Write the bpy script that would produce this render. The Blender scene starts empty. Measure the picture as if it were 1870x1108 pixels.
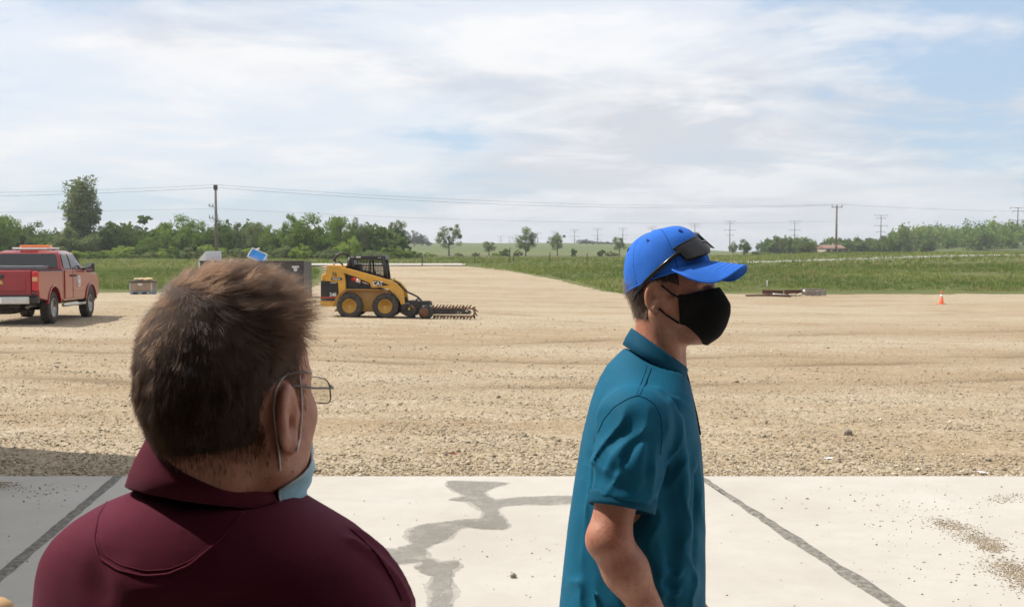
import bpy, bmesh, math, random
import numpy as np
from mathutils import Vector, Matrix, Quaternion, noise as mnoise

scene = bpy.context.scene
COL = scene.collection
R = math.radians

# ------------------------------------------------------------------ camera
FPX, CU, CV = 1850.0, 935.0, 554.0          # focal length and centre in photograph pixels
CAM = Vector((0.0, 0.0, 1.72))
PITCH = math.atan((CV - 460.0) / FPX)
cam_d = bpy.data.cameras.new("camera")
cam = bpy.data.objects.new("camera", cam_d)
COL.objects.link(cam)
cam.location = CAM
cam.rotation_euler = (math.pi / 2 - PITCH, 0, 0)
cam_d.sensor_width = 36.0
cam_d.lens = 36.0 * FPX / 1870.0
cam_d.clip_start = 0.05
cam_d.clip_end = 6000.0
cam_d.dof.use_dof = True
cam_d.dof.focus_distance = 2.35
cam_d.dof.aperture_fstop = 19.0
scene.camera = cam

# ------------------------------------------------------------------ sun and sky
SUN_TO = Vector((-0.93, 0.26, 0)).normalized()      # horizontal direction towards the sun
SUN_EL = R(52)
sun_dir = Vector((SUN_TO.x * math.cos(SUN_EL), SUN_TO.y * math.cos(SUN_EL), math.sin(SUN_EL)))
sun_d = bpy.data.lights.new("sun", 'SUN')
sun_d.energy = 4.8
sun_d.angle = R(0.6)
sun_d.color = (1.0, 0.94, 0.85)
sun = bpy.data.objects.new("sun", sun_d)
COL.objects.link(sun)
sun.rotation_euler = (-sun_dir).to_track_quat('-Z', 'Y').to_euler()
sun.location = (-20, 10, 30)

world = bpy.data.worlds.new("World")
scene.world = world
world.use_nodes = True
wt = world.node_tree
wt.nodes.clear()


class NT:
    """small node-tree helper"""
    def __init__(self, tree):
        self.t = tree

    def n(self, typ, **kw):
        nd = self.t.nodes.new(typ)
        for k, v in kw.items():
            if k.startswith('i_'):
                key = k[2:]
                key = int(key) if key.isdigit() else key.replace('_', ' ')
                self.set(nd.inputs[key], v)
            else:
                setattr(nd, k, v)
        return nd

    def set(self, sock, v):
        if isinstance(v, bpy.types.NodeSocket):
            self.t.links.new(v, sock)
        elif isinstance(v, bpy.types.Node):
            self.t.links.new(v.outputs[0], sock)
        else:
            sock.default_value = v

    def math(self, op, a, b=0.0, clamp=False):
        nd = self.t.nodes.new('ShaderNodeMath')
        nd.operation = op
        nd.use_clamp = clamp
        self.set(nd.inputs[0], a)
        self.set(nd.inputs[1], b)
        return nd.outputs[0]

    def ramp(self, fac, stops, interp='LINEAR'):
        nd = self.t.nodes.new('ShaderNodeValToRGB')
        cr = nd.color_ramp
        cr.interpolation = interp
        while len(cr.elements) < len(stops):
            cr.elements.new(0.5)
        for e, (p, c) in zip(cr.elements, stops):
            e.position = p
            if isinstance(c, (int, float)):
                c = (c, c, c)
            e.color = (*c[:3], 1.0)
        self.set(nd.inputs[0], fac)
        return nd.outputs[0]

    def mix(self, fac, a, b, blend='MIX'):
        nd = self.t.nodes.new('ShaderNodeMix')
        nd.data_type = 'RGBA'
        nd.blend_type = blend
        self.set(nd.inputs[0], fac)
        for s, v in ((nd.inputs[6], a), (nd.inputs[7], b)):
            if isinstance(v, tuple) and len(v) == 3:
                v = (*v, 1.0)
            self.set(s, v)
        return nd.outputs[2]

    def noise(self, vec, scale, detail=4.0, rough=0.55, dist=0.0):
        nd = self.t.nodes.new('ShaderNodeTexNoise')
        if vec is not None:
            self.set(nd.inputs['Vector'], vec)
        nd.inputs['Scale'].default_value = scale
        nd.inputs['Detail'].default_value = detail
        nd.inputs['Roughness'].default_value = rough
        nd.inputs['Distortion'].default_value = dist
        return nd.outputs[0]

    def mapping(self, vec, loc=(0, 0, 0), rot=(0, 0, 0), scale=(1, 1, 1)):
        nd = self.t.nodes.new('ShaderNodeMapping')
        self.set(nd.inputs[0], vec)
        nd.inputs['Location'].default_value = loc
        nd.inputs['Rotation'].default_value = rot
        nd.inputs['Scale'].default_value = scale
        return nd.outputs[0]


W = NT(wt)
sky = W.n('ShaderNodeTexSky', sky_type='NISHITA', sun_disc=False, sun_elevation=SUN_EL,
          sun_rotation=math.atan2(SUN_TO.x, SUN_TO.y), air_density=1.0, dust_density=1.6, ozone_density=1.0, altitude=300)
tc = W.n('ShaderNodeTexCoord')
sep = W.n('ShaderNodeSeparateXYZ', i_0=tc.outputs['Generated'])
zz = W.math('ADD', W.math('MAXIMUM', sep.outputs[2], 0.0), 0.14)
cx_ = W.math('DIVIDE', sep.outputs[0], zz)
cy_ = W.math('DIVIDE', sep.outputs[1], zz)
comb = W.n('ShaderNodeCombineXYZ', i_0=cx_, i_1=cy_, i_2=0.0)
v1 = W.mapping(comb.outputs[0], loc=(7.7, 3.2, 0.2), rot=(0, 0, 0.25), scale=(-0.60, 0.66, 1))
n1 = W.noise(v1, 0.85, 7.0, 0.56, 0.35)              # layer of cloud with openings
n2 = W.noise(W.mapping(comb.outputs[0], loc=(9.1, 5.2, 3.0), scale=(-0.66, 0.72, 1)), 2.2, 6.0, 0.56, 0.35)
n3 = W.noise(W.mapping(comb.outputs[0], loc=(2.2, 7.7, 6.0), scale=(0.7, 0.6, 1)), 0.75, 5.0, 0.5, 0.2)
cover = W.ramp(W.math('ADD', W.math('MULTIPLY', n1, 0.65), W.math('MULTIPLY', n2, 0.35)),
               [(0.39, 0.10), (0.47, 0.72), (0.57, 0.98)], 'EASE')
low = W.ramp(sep.outputs[2], [(0.0, 1.0), (0.09, 0.45), (0.25, 0.0)])       # horizon air
cloud_col = W.mix(W.ramp(n3, [(0.44, 0.0), (0.60, 1.0)], 'EASE'), (0.88, 0.895, 0.935), (0.66, 0.67, 0.715))
cloud_col = W.mix(W.ramp(n2, [(0.47, 0.0), (0.64, 0.9)]), cloud_col, (0.96, 0.955, 0.95))
cloud_col = W.mix(W.math('MULTIPLY', low, 0.75), cloud_col, (0.66, 0.705, 0.755))
bg_sky = W.n('ShaderNodeBackground', i_Color=W.mix(0.45, sky.outputs[0], (5.2, 7.2, 9.6)), i_Strength=0.11)
bg_cloud = W.n('ShaderNodeBackground', i_Color=cloud_col, i_Strength=1.0)
mx = W.n('ShaderNodeMixShader', i_0=cover, i_1=bg_sky.outputs[0], i_2=bg_cloud.outputs[0])
W.n('ShaderNodeOutputWorld', i_Surface=mx.outputs[0])

scene.view_settings.view_transform = 'Standard'
scene.view_settings.look = 'None'
scene.view_settings.exposure = 0.10
scene.view_settings.gamma = 1.0
scene.render.engine = 'CYCLES'
scene.cycles.use_denoising = True
try:
    scene.cycles.denoiser = 'OPENIMAGEDENOISE'
    scene.cycles.denoising_input_passes = 'RGB_ALBEDO_NORMAL'
    scene.cycles.denoising_prefilter = 'ACCURATE'
except Exception:
    pass
scene.cycles.adaptive_threshold = 0.02
scene.cycles.use_light_tree = False
scene.cycles.max_bounces = 6
scene.cycles.diffuse_bounces = 3
scene.cycles.glossy_bounces = 3
scene.cycles.transmission_bounces = 6
scene.cycles.transparent_max_bounces = 12
scene.cycles.volume_bounces = 0
scene.cycles.sample_clamp_indirect = 6.0
scene.cycles.caustics_reflective = False
scene.cycles.caustics_refractive = False


# ------------------------------------------------------------------ measuring the photograph
def ray(u, v):
    x = (u - CU) / FPX
    y = (CV - v) / FPX
    c, s = math.cos(PITCH), math.sin(PITCH)
    return Vector((x, c + y * s, -s + y * c))


def px(u, v, Y):
    d = ray(u, v)
    return CAM + d * (Y / d.y)


def smooth(a, b, x):
    t = np.clip((np.asarray(x, float) - a) / (b - a), 0, 1)
    return t * t * (3 - 2 * t)


FY = np.array([-50, 8, 60, 75, 90, 105, 120, 150, 250, 400, 800, 1500, 4000], float)
FZ = np.array([-.05, -.05, -.97, -1.0, -.70, -.25, .17, .45, .6, .9, 1.4, 1.6, 1.6], float)


def zt(X, Y):
    """height of the land"""
    X = np.asarray(X, float)
    Y = np.asarray(Y, float)
    z = np.interp(Y, FY, FZ)
    z = z - .02 * np.clip(X, -14, 17) * smooth(8, 18, Y) * (1 - smooth(75, 105, Y))
    Ys = np.maximum(Y, 1.0)
    q = X / Ys
    z = z + np.clip((Y - 380) / 420, 0, 1.25) * 6.6 * (1 - smooth(.10, .24, q))        # field rising to the middle and left
    z = z + smooth(380, 560, Y) * 5.0 * smooth(.30, .46, q)                            # wooded rise on the right
    z = z + smooth(88, 132, Y) * 1.0 * smooth(22, 68, X) * (1 - smooth(170, 300, Y))   # road bank
    return z


def zg(x, y):
    return float(zt(x, y))


def hit(u, v, ymin=7.0, ymax=1600.0):
    """the point of the land seen at a photograph pixel"""
    d = ray(u, v)
    prev = ymin
    for Y in np.geomspace(ymin, ymax, 900):
        p = CAM + d * (Y / d.y)
        if p.z <= zg(p.x, p.y):
            a, b = prev, Y
            for _ in range(30):
                m = (a + b) / 2
                p = CAM + d * (m / d.y)
                if p.z <= zg(p.x, p.y):
                    b = m
                else:
                    a = m
            return CAM + d * (b / d.y)
        prev = Y
    p = CAM + d * (ymax / d.y)
    return Vector((p.x, p.y, zg(p.x, p.y)))


# ------------------------------------------------------------------ objects
def tag(o, label=None, cat=None, group=None, kind=None):
    if label: o["label"] = label
    if cat: o["category"] = cat
    if group: o["group"] = group
    if kind: o["kind"] = kind
    return o


def empty(name, loc=(0, 0, 0), rz=0.0, scale=1.0):
    o = bpy.data.objects.new(name, None)
    o.empty_display_size = 0.2
    COL.objects.link(o)
    o.location = loc
    o.rotation_euler = (0, 0, rz)
    o.scale = (scale,) * 3
    return o


def link(name, me, mat=None, parent=None):
    o = bpy.data.objects.new(name, me)
    COL.objects.link(o)
    if mat is not None and len(me.materials) == 0:
        me.materials.append(mat)
    if parent is not None:
        o.parent = parent
    return o


def copy_tree(o, parent=None):
    c = o.copy()
    COL.objects.link(c)
    c.parent = parent
    for ch in o.children:
        copy_tree(ch, c)
    return c


class MB:
    """collects shapes of ONE piece, then links them as one mesh object"""
    def __init__(self):
        self.v, self.f = [], []

    def add(self, verts, faces):
        b = len(self.v)
        self.v.extend([tuple(p) for p in verts])
        self.f.extend([tuple(i + b for i in f) for f in faces])
        return self

    def box(self, c, s, rot=None):
        hx, hy, hz = s[0] / 2, s[1] / 2, s[2] / 2
        vs = [Vector((x, y, z)) for x in (-hx, hx) for y in (-hy, hy) for z in (-hz, hz)]
        if rot is not None:
            m = rot if isinstance(rot, Matrix) else Matrix.Rotation(rot, 3, 'Z')
            vs = [m @ p for p in vs]
        c = Vector(c)
        return self.add([p + c for p in vs], [(0, 1, 3, 2), (4, 6, 7, 5), (0, 4, 5, 1), (2, 3, 7, 6), (0, 2, 6, 4), (1, 5, 7, 3)])

    def prism(self, poly, a, b, axis='y'):
        """poly in the plane across axis, from a to b"""
        def P(p, t):
            return {'y': (p[0], t, p[1]), 'x': (t, p[0], p[1]), 'z': (p[0], p[1], t)}[axis]
        n = len(poly)
        vs = [P(p, a) for p in poly] + [P(p, b) for p in poly]
        fs = [tuple(range(n)), tuple(range(2 * n - 1, n - 1, -1))]
        fs += [(i, i + n, (i + 1) % n + n, (i + 1) % n) for i in range(n)]
        return self.add(vs, fs)

    def tube(self, path, r, n=8, cap=True):
        path = [Vector(p) for p in path]
        m = len(path)
        rs = r if isinstance(r, (list, tuple, np.ndarray)) else [r] * m
        vs, fs = [], []
        t0 = (path[1] - path[0]).normalized()
        ref = Vector((0, 0, 1)) if abs(t0.z) < 0.9 else Vector((1, 0, 0))
        u = t0.cross(ref).normalized()
        for i, p in enumerate(path):
            t = (path[min(i + 1, m - 1)] - path[max(i - 1, 0)]).normalized()
            u = (u - t * u.dot(t))
            if u.length < 1e-6:
                u = t.orthogonal()
            u.normalize()
            w = t.cross(u)
            for k in range(n):
                a = 2 * math.pi * k / n
                vs.append(p + (u * math.cos(a) + w * math.sin(a)) * rs[i])
        for i in range(m - 1):
            for k in range(n):
                a, b = i * n + k, i * n + (k + 1) % n
                fs.append((a, b, b + n, a + n))
        if cap:
            fs.append(tuple(range(n - 1, -1, -1)))
            fs.append(tuple(range((m - 1) * n, m * n)))
        return self.add(vs, fs)

    def lathe(self, prof, n=24, axis='y', c=(0, 0, 0)):
        """prof: (radius, position along axis)"""
        vs, fs = [], []
        c = Vector(c)
        for r, t in prof:
            for k in range(n):
                a = 2 * math.pi * k / n
                x, y = r * math.cos(a), r * math.sin(a)
                vs.append(c + Vector({'y': (x, t, y), 'x': (t, x, y), 'z': (x, y, t)}[axis]))
        m = len(prof)
        for i in range(m - 1):
            for k in range(n):
                a, b = i * n + k, i * n + (k + 1) % n
                fs.append((a, b, b + n, a + n))
        fs.append(tuple(range(n - 1, -1, -1)))
        fs.append(tuple(range((m - 1) * n, m * n)))
        return self.add(vs, fs)

    def loft(self, rings, cap=True, closed=True):
        n = len(rings[0])
        vs = [p for r in rings for p in r]
        fs = []
        for i in range(len(rings) - 1):
            for k in range(n if closed else n - 1):
                a, b = i * n + k, i * n + (k + 1) % n
                fs.append((a, b, b + n, a + n))
        if cap and closed:
            fs.append(tuple(range(n - 1, -1, -1)))
            fs.append(tuple(range((len(rings) - 1) * n, len(rings) * n)))
        return self.add(vs, fs)

    def ball(self, c, r, n=10, m=7):
        r = r if isinstance(r, (tuple, list)) else (r, r, r)
        rings = []
        for j in range(m + 1):
            th = math.pi * min(max(j / m, 0.02), 0.98)
            rings.append([(c[0] + r[0] * math.sin(th) * math.cos(2 * math.pi * k / n),
                           c[1] + r[1] * math.sin(th) * math.sin(2 * math.pi * k / n),
                           c[2] - r[2] * math.cos(th)) for k in range(n)])
        return self.loft(rings)

    def mesh(self, name, fix=True):
        me = bpy.data.meshes.new(name)
        me.from_pydata(self.v, [], self.f)
        if fix:
            bm = bmesh.new()
            bm.from_mesh(me)
            bmesh.ops.recalc_face_normals(bm, faces=bm.faces)
            bm.to_mesh(me)
            bm.free()
        return me

    def build(self, name, mat, parent=None, sm=False, bevel=0.0, seg=2, sub=0, solid=0.0):
        me = self.mesh(name)
        o = link(name, me, mat, parent)
        if sm:
            me.polygons.foreach_set('use_smooth', [True] * len(me.polygons))
        if solid:
            s = o.modifiers.new('thick', 'SOLIDIFY'); s.thickness = solid; s.offset = 0
        if bevel:
            b = o.modifiers.new('bevel', 'BEVEL')
            b.width = bevel; b.segments = seg; b.limit_method = 'ANGLE'; b.angle_limit = R(35)
            me.polygons.foreach_set('use_smooth', [True] * len(me.polygons))
            b.harden_normals = True
        if sub:
            s = o.modifiers.new('sub', 'SUBSURF'); s.levels = sub; s.render_levels = sub
        return o


def np_mesh(name, verts, faces, smooth_=False):
    """numpy arrays -> mesh, faces (n,3) or (n,4)"""
    me = bpy.data.meshes.new(name)
    verts = np.ascontiguousarray(verts, np.float32)
    faces = np.ascontiguousarray(faces, np.int32)
    k = faces.shape[1]
    me.vertices.add(len(verts)); me.vertices.foreach_set('co', verts.ravel())
    me.loops.add(faces.size); me.loops.foreach_set('vertex_index', faces.ravel())
    me.polygons.add(len(faces)); me.polygons.foreach_set('loop_start', np.arange(0, faces.size, k, dtype=np.int32))
    if smooth_:
        me.polygons.foreach_set('use_smooth', np.ones(len(faces), bool))
    me.update(calc_edges=True)
    return me


def vcol(me, name, arr):
    """per-vertex float/colour attribute"""
    a = np.asarray(arr, np.float32)
    if a.ndim == 1:
        at = me.attributes.new(name, 'FLOAT', 'POINT')
        at.data.foreach_set('value', a)
    else:
        at = me.attributes.new(name, 'FLOAT_COLOR', 'POINT')
        if a.shape[1] == 3:
            a = np.concatenate([a, np.ones((len(a), 1), np.float32)], 1)
        at.data.foreach_set('color', a.ravel())


# ------------------------------------------------------------------ materials
def mat(name):
    m = bpy.data.materials.new(name)
    m.use_nodes = True
    t = NT(m.node_tree)
    b = m.node_tree.nodes['Principled BSDF']
    return m, t, b


def simple(name, col, rough=0.6, metal=0.0, var=0.12, scale=6.0, bump=0.0, bscale=60.0, spec=None, coat=0.0, dirt=None, dscale=3.0):
    """plain surface with grain, blotches and optional dust"""
    m, t, b = mat(name)
    co = t.n('ShaderNodeTexCoord').outputs['Object']
    nz = t.noise(co, scale, 5, 0.6)
    c = t.mix(t.ramp(nz, [(0.3, 0), (0.7, 1)]), tuple(max(0, x * (1 - var)) for x in col), tuple(min(1, x * (1 + var)) for x in col))
    if dirt:
        dcol, amt = dirt
        dn = t.noise(co, dscale, 6, 0.65)
        c = t.mix(t.math('MULTIPLY', t.ramp(dn, [(0.42, 0), (0.68, 1)]), amt), c, dcol)
    t.set(b.inputs['Base Color'], c)
    b.inputs['Roughness'].default_value = rough
    b.inputs['Metallic'].default_value = metal
    if spec is not None:
        b.inputs['Specular IOR Level'].default_value = spec
    if coat:
        b.inputs['Coat Weight'].default_value = coat
        b.inputs['Coat Roughness'].default_value = 0.08
    if bump:
        bp = t.n('ShaderNodeBump', i_Strength=bump, i_Distance=0.01, i_Height=t.noise(co, bscale, 3, 0.6))
        t.set(b.inputs['Normal'], bp.outputs[0])
    return m
# ------------------------------------------------------------------ the land
rng = np.random.default_rng(7)


def edge_y(X):
    return np.interp(X, [-12, 8, 17], [60.5, 69, 74])


def lane(Y):
    """left and right edge of the gravel drive that leaves the lot"""
    return np.interp(Y, [58, 75, 90, 107, 120], [-13, -14.5, -17, -20, -24]), np.interp(Y, [58, 70, 90, 107, 120], [14, 7.5, 4.3, -0.8, -6.5])


def in_lot(X, Y):
    l, r = lane(Y)
    return (Y < edge_y(X)) | ((X > l) & (X < r) & (Y < 119))


def grass_mat():
    m, t, b = mat("grass_ground")
    co = t.n('ShaderNodeNewGeometry').outputs['Position']
    n1 = t.noise(t.mapping(co, scale=(.6, 1, 1)), 0.35, 6, 0.62)
    n2 = t.noise(t.mapping(co, scale=(.35, 1, 1)), 0.045, 5, 0.6)
    n3 = t.noise(co, 6.0, 4, 0.7)
    c = t.mix(t.ramp(n1, [(.35, 0), (.65, 1)]), (.060, .092, .022), (.125, .150, .045))
    c = t.mix(t.ramp(n2, [(.40, 0), (.62, 1)]), c, (.150, .155, .060))
    c = t.mix(t.math('MULTIPLY', t.ramp(n3, [(.45, 0), (.7, 1)]), .5), c, (.20, .17, .085))
    sp = t.n('ShaderNodeSeparateXYZ', i_0=co)
    yy = t.math('ADD', sp.outputs[1], t.math('MULTIPLY', t.math('SUBTRACT', n2, .5), 90.0))
    far = t.ramp(t.math('DIVIDE', yy, 1000.0), [(0.0, (.10, .13, .035)), (.20, (.12, .15, .05)), (.235, (.13, .115, .07)), (.29, (.095, .12, .04)),
                                               (.36, (.17, .15, .10)), (.40, (.12, .15, .05)), (.52, (.105, .135, .05)), (.80, (.115, .145, .055))])
    c = t.mix(t.ramp(t.math('DIVIDE', sp.outputs[1], 1000.0), [(.13, 0), (.22, .85)]), c, far)
    t.set(b.inputs['Base Color'], c)
    b.inputs['Roughness'].default_value = .9
    b.inputs['Specular IOR Level'].default_value = .15
    bp = t.n('ShaderNodeBump', i_Strength=.8, i_Distance=.3, i_Height=t.noise(co, 2.5, 5, .7))
    t.set(b.inputs['Normal'], bp.outputs[0])
    return m


def grid_sheet(name, xs, ys, zfun, m, keep=None):
    X, Y = np.meshgrid(xs, ys)
    Z = zfun(X, Y)
    nx, ny = len(xs), len(ys)
    V = np.stack([X, Y, Z], -1).reshape(-1, 3)
    i = np.arange(nx * ny).reshape(ny, nx)
    F = np.stack([i[:-1, :-1], i[:-1, 1:], i[1:, 1:], i[1:, :-1]], -1).reshape(-1, 4)
    if keep is not None:
        k = keep(X, Y).reshape(-1)
        F = F[k[F].all(1)]
    me = np_mesh(name, V, F, True)
    o = link(name, me, m)
    return o


xs = np.concatenate([-np.geomspace(3000, 60, 40), np.arange(-58, 90, 1.5), np.geomspace(90, 3000, 40)])
ys = np.concatenate([np.arange(-40, 50, 4.0), np.arange(50, 150, 1.0), np.geomspace(150, 3500, 90)])


def z_ground(X, Y):
    z = zt(X, Y)
    # soil under the gravel lies lower
    l, r = lane(Y)
    d = np.maximum(edge_y(X) - Y, np.minimum(np.minimum(X - l, r - X), 119 - Y))
    z = z - .22 * smooth(.0, 2.5, d)
    n = np.array([mnoise.noise((float(x) * .08, float(y) * .08, 3.3)) for x, y in zip(X.ravel(), Y.ravel())]).reshape(X.shape)
    return z + np.where(Y > 58, .12 * n, 0) * (1 - smooth(-1, 1, d)) + np.where(d > 0, 0, .03)


M_GRASS = grass_mat()
ground = grid_sheet("ground", xs, ys, z_ground, M_GRASS)
tag(ground, "green grass and farm fields running out to the horizon", "ground", kind="structure")

# ------------------------------------------------------------------ gravel lot
# ruts left by wheels, as curves over the lot: points (u, v) read off the photograph
RUTS = [[(-200, 622), (300, 628), (640, 632), (980, 626), (1400, 612), (2000, 600)],
        [(-100, 640), (560, 644), (760, 652), (1000, 664), (1400, 668), (1750, 660), (2000, 650)],
        [(560, 655), (760, 664), (1060, 662), (1380, 650), (1690, 655), (2000, 645)],
        [(-200, 690), (60, 688), (250, 700), (640, 712), (1000, 706), (1500, 700), (2000, 690)],
        [(700, 560), (960, 575), (1150, 578), (1500, 574), (2000, 566)],
        [(700, 548), (960, 556), (1150, 562), (1500, 560), (2000, 552)]]
rut_lines = []
for line in RUTS:
    P = [hit(u, v) for u, v in line]
    sx_ = np.array([p.x for p in P]); sy_ = np.array([p.y for p in P])
    rut_lines.append((sx_, sy_))


def rut_field(X, Y):
    """>0 in the wheel rut, <0 on the pushed-up sides"""
    out = np.zeros_like(X)
    for k, (a, b) in enumerate(rut_lines):
        yc = np.interp(X, a, b) + .12 * np.sin(X * 1.3 + k) + .06 * np.sin(X * 3.1 + 2 * k)
        w = .20 + .006 * yc
        d = (Y - yc) / w
        amp = .55 + .45 * np.sin(X * .9 + k * 2.1)
        out += amp * (np.exp(-d * d) - .75 * np.exp(-(np.abs(d) - 1.7) ** 2 * 2.2))
    return out


def gravel_mat():
    m, t, b = mat("crushed_gravel")
    co = t.n('ShaderNodeNewGeometry').outputs['Position']
    rut = t.n('ShaderNodeAttribute', attribute_name='rut').outputs['Fac']
    big = t.noise(t.mapping(co, scale=(.35, 1, 1)), .22, 6, .6, .4)
    mid = t.noise(t.mapping(co, scale=(.45, 1, 1)), 1.1, 6, .65, .3)
    fine = t.noise(co, 14, 4, .75)
    vo = t.n('ShaderNodeTexVoronoi', i_Vector=co, i_Scale=30.0)
    stone = t.ramp(vo.outputs['Color'], [(0.1, (.19, .150, .10)), (.4, (.34, .270, .18)), (.7, (.46, .385, .28)), (.95, (.58, .52, .42))])
    sand = t.mix(t.ramp(mid, [(.35, 0), (.65, 1)]), (.290, .203, .112), (.385, .290, .178))
    sand = t.mix(t.math('MULTIPLY', t.ramp(fine, [(.35, 0), (.7, 1)]), .45), sand, (.20, .155, .095))
    stony = t.ramp(t.math('ADD', t.math('MULTIPLY', big, .55), t.math('MULTIPLY', mid, .5)), [(.42, .25), (.62, .9)])
    c = t.mix(stony, sand, stone)
    c = t.mix(t.ramp(big, [(.46, 0), (.70, .5)]), c, (.43, .36, .26))
    worn = t.n('ShaderNodeAttribute', attribute_name='worn').outputs['Fac']
    c = t.mix(t.math('MULTIPLY', worn, t.ramp(mid, [(.30, .10), (.62, .55)])), c, (.235, .165, .090))
    wet = t.ramp(rut, [(.15, 0), (.80, .78)])
    c = t.mix(wet, c, (.20, .145, .085))
    t.set(b.inputs['Base Color'], c)
    b.inputs['Roughness'].default_value = .95
    b.inputs['Specular IOR Level'].default_value = .2
    h = t.math('ADD', t.math('MULTIPLY', fine, .6), t.math('MULTIPLY', t.math('SUBTRACT', 1.0, vo.outputs['Distance']), .5))
    bp = t.n('ShaderNodeBump', i_Strength=.75, i_Distance=.03, i_Height=h)
    bp2 = t.n('ShaderNodeBump', i_Strength=.7, i_Distance=.12, i_Height=mid, i_Normal=bp.outputs[0])
    t.set(b.inputs['Normal'], bp2.outputs[0])
    return m


SLAB_Y = 7.72
gx = np.concatenate([np.arange(-60, -16, 1.2), np.arange(-16, 20, .30), np.arange(20, 75, 1.2)])
gy = np.concatenate([np.arange(SLAB_Y - .3, 26, .14), np.arange(26, 56, .6), np.arange(56, 120, .5)])


def z_gravel(X, Y):
    n = np.array([mnoise.noise((float(x) * .5, float(y) * .9, 1.0)) + .5 * mnoise.noise((float(x) * 1.7, float(y) * 2.6, 5.0))
                  for x, y in zip(X.ravel(), Y.ravel())]).reshape(X.shape)
    a = .030 * smooth(SLAB_Y, SLAB_Y + 1.0, Y)
    return zt(X, Y) + a * n - .030 * rut_field(X, Y) * smooth(SLAB_Y + 1, SLAB_Y + 4, Y)


def keep_lot(X, Y):
    n = np.array([mnoise.noise((float(x) * .35, float(y) * .35, 9.0)) + .6 * mnoise.noise((float(x) * 1.3, float(y) * 1.3, 2.0))
                  for x, y in zip(X.ravel(), Y.ravel())]).reshape(X.shape)
    return in_lot(X + 1.2 * n * 0, Y + 1.1 * n)


M_GRAVEL = gravel_mat()
lot = grid_sheet("gravel_lot", gx, gy, z_gravel, M_GRAVEL, keep_lot)
tag(lot, "wide tan gravel lot with wheel ruts", "gravel lot", kind="structure")
co_ = np.empty(len(lot.data.vertices) * 3, np.float32)
lot.data.vertices.foreach_get('co', co_)
co_ = co_.reshape(-1, 3)
wv_ = np.zeros(len(co_))
for (a_, b_) in rut_lines[:4]:
    yc_ = np.interp(co_[:, 0], a_, b_)
    wv_ = np.maximum(wv_, np.exp(-((co_[:, 1] - yc_) / (.05 * yc_)) ** 2))
vcol(lot.data, 'worn', np.clip(wv_, 0, 1))
vcol(lot.data, 'rut', np.clip(rut_field(co_[:, 0], co_[:, 1]), 0, 1))

# pale road crossing beyond the drive
M_ROADPALE = simple("pale_road_surface", (.42, .39, .34), .9, var=.1, scale=1.2)
rx = np.linspace(-34, -5.5, 30)
road = grid_sheet("road", rx, np.array([117.5, 119, 121, 123, 125]), lambda X, Y: zt(X, Y) + .10, M_ROADPALE)
tag(road, "pale road strip beyond the gravel drive", "road", kind="structure")
M_HIGHWAY = simple("highway_concrete", (.30, .295, .27), .85, var=.08, scale=.4)
hx = np.linspace(20, 110, 60)
hw = MB()
rings = []
for x in hx:
    y0 = 131 + .02 * (x - 20)
    z0 = zg(x, y0)
    rings.append([(x, y0 - 3.4, z0 + .02), (x, y0 - 3.2, z0 + .10), (x, y0 + 4, z0 + .12), (x, y0 + 4.2, z0 - .1)])
hw.loft(rings, cap=True)
hwo = hw.build("highway", M_HIGHWAY)
tag(hwo, "pale raised road along the top of the grass bank", "road", kind="structure")


# ------------------------------------------------------------------ concrete apron
def slab_mat():
    m, t, b = mat("broom_finished_concrete")
    co = t.n('ShaderNodeNewGeometry').outputs['Position']
    n1 = t.noise(co, .9, 6, .6, .3)
    n2 = t.noise(co, 7, 5, .65)
    n3 = t.noise(t.mapping(co, scale=(.25, 4, 1)), 30, 2, .5)
    n4 = t.noise(t.mapping(co, rot=(0, 0, .3), scale=(.6, 2.2, 1)), 2.0, 6, .7, .6)
    c = t.mix(t.ramp(n1, [(.3, 0), (.7, 1)]), (.445, .415, .365), (.53, .505, .455))
    c = t.mix(t.math('MULTIPLY', t.ramp(n2, [(.4, 0), (.75, 1)]), .35), c, (.40, .375, .335))
    c = t.mix(t.math('MULTIPLY', t.ramp(n4, [(.58, 0), (.72, 1)]), .30), c, (.385, .37, .35))
    c = t.mix(t.math('MULTIPLY', n3, .12), c, (.30, .28, .25))
    t.set(b.inputs['Base Color'], c)
    b.inputs['Roughness'].default_value = .82
    b.inputs['Specular IOR Level'].default_value = .3
    h = t.math('ADD', n3, t.math('MULTIPLY', n2, .6))
    bp = t.n('ShaderNodeBump', i_Strength=.25, i_Distance=.004, i_Height=h)
    t.set(b.inputs['Normal'], bp.outputs[0])
    return m


M_SLAB = slab_mat()
# three pours of concrete, with open joints between them (skew to the camera, as in the photograph)


def joint_x(p0, p1):
    a, b = px(*p0, 5), px(*p1, 5)
    def on(u, v):
        d = ray(u, v); s = -CAM.z / d.z; return CAM + d * s
    A, B = on(*p0), on(*p1)
    return lambda y: A.x + (B.x - A.x) * (y - A.y) / (B.y - A.y)


JL = joint_x((203, 880), (0, 1052))
JR = joint_x((1292, 880), (1640, 1108))
GAPW = .020
Y0S, Y1S = -.15, SLAB_Y


def slab_panel(xa0, xa1, xb0, xb1):
    mb = MB()
    poly = [(xa0, Y0S), (xb0, Y0S), (xb1, Y1S), (xa1, Y1S)]
    mb.prism(poly, -.16, 0.0, 'z')
    return mb


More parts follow.
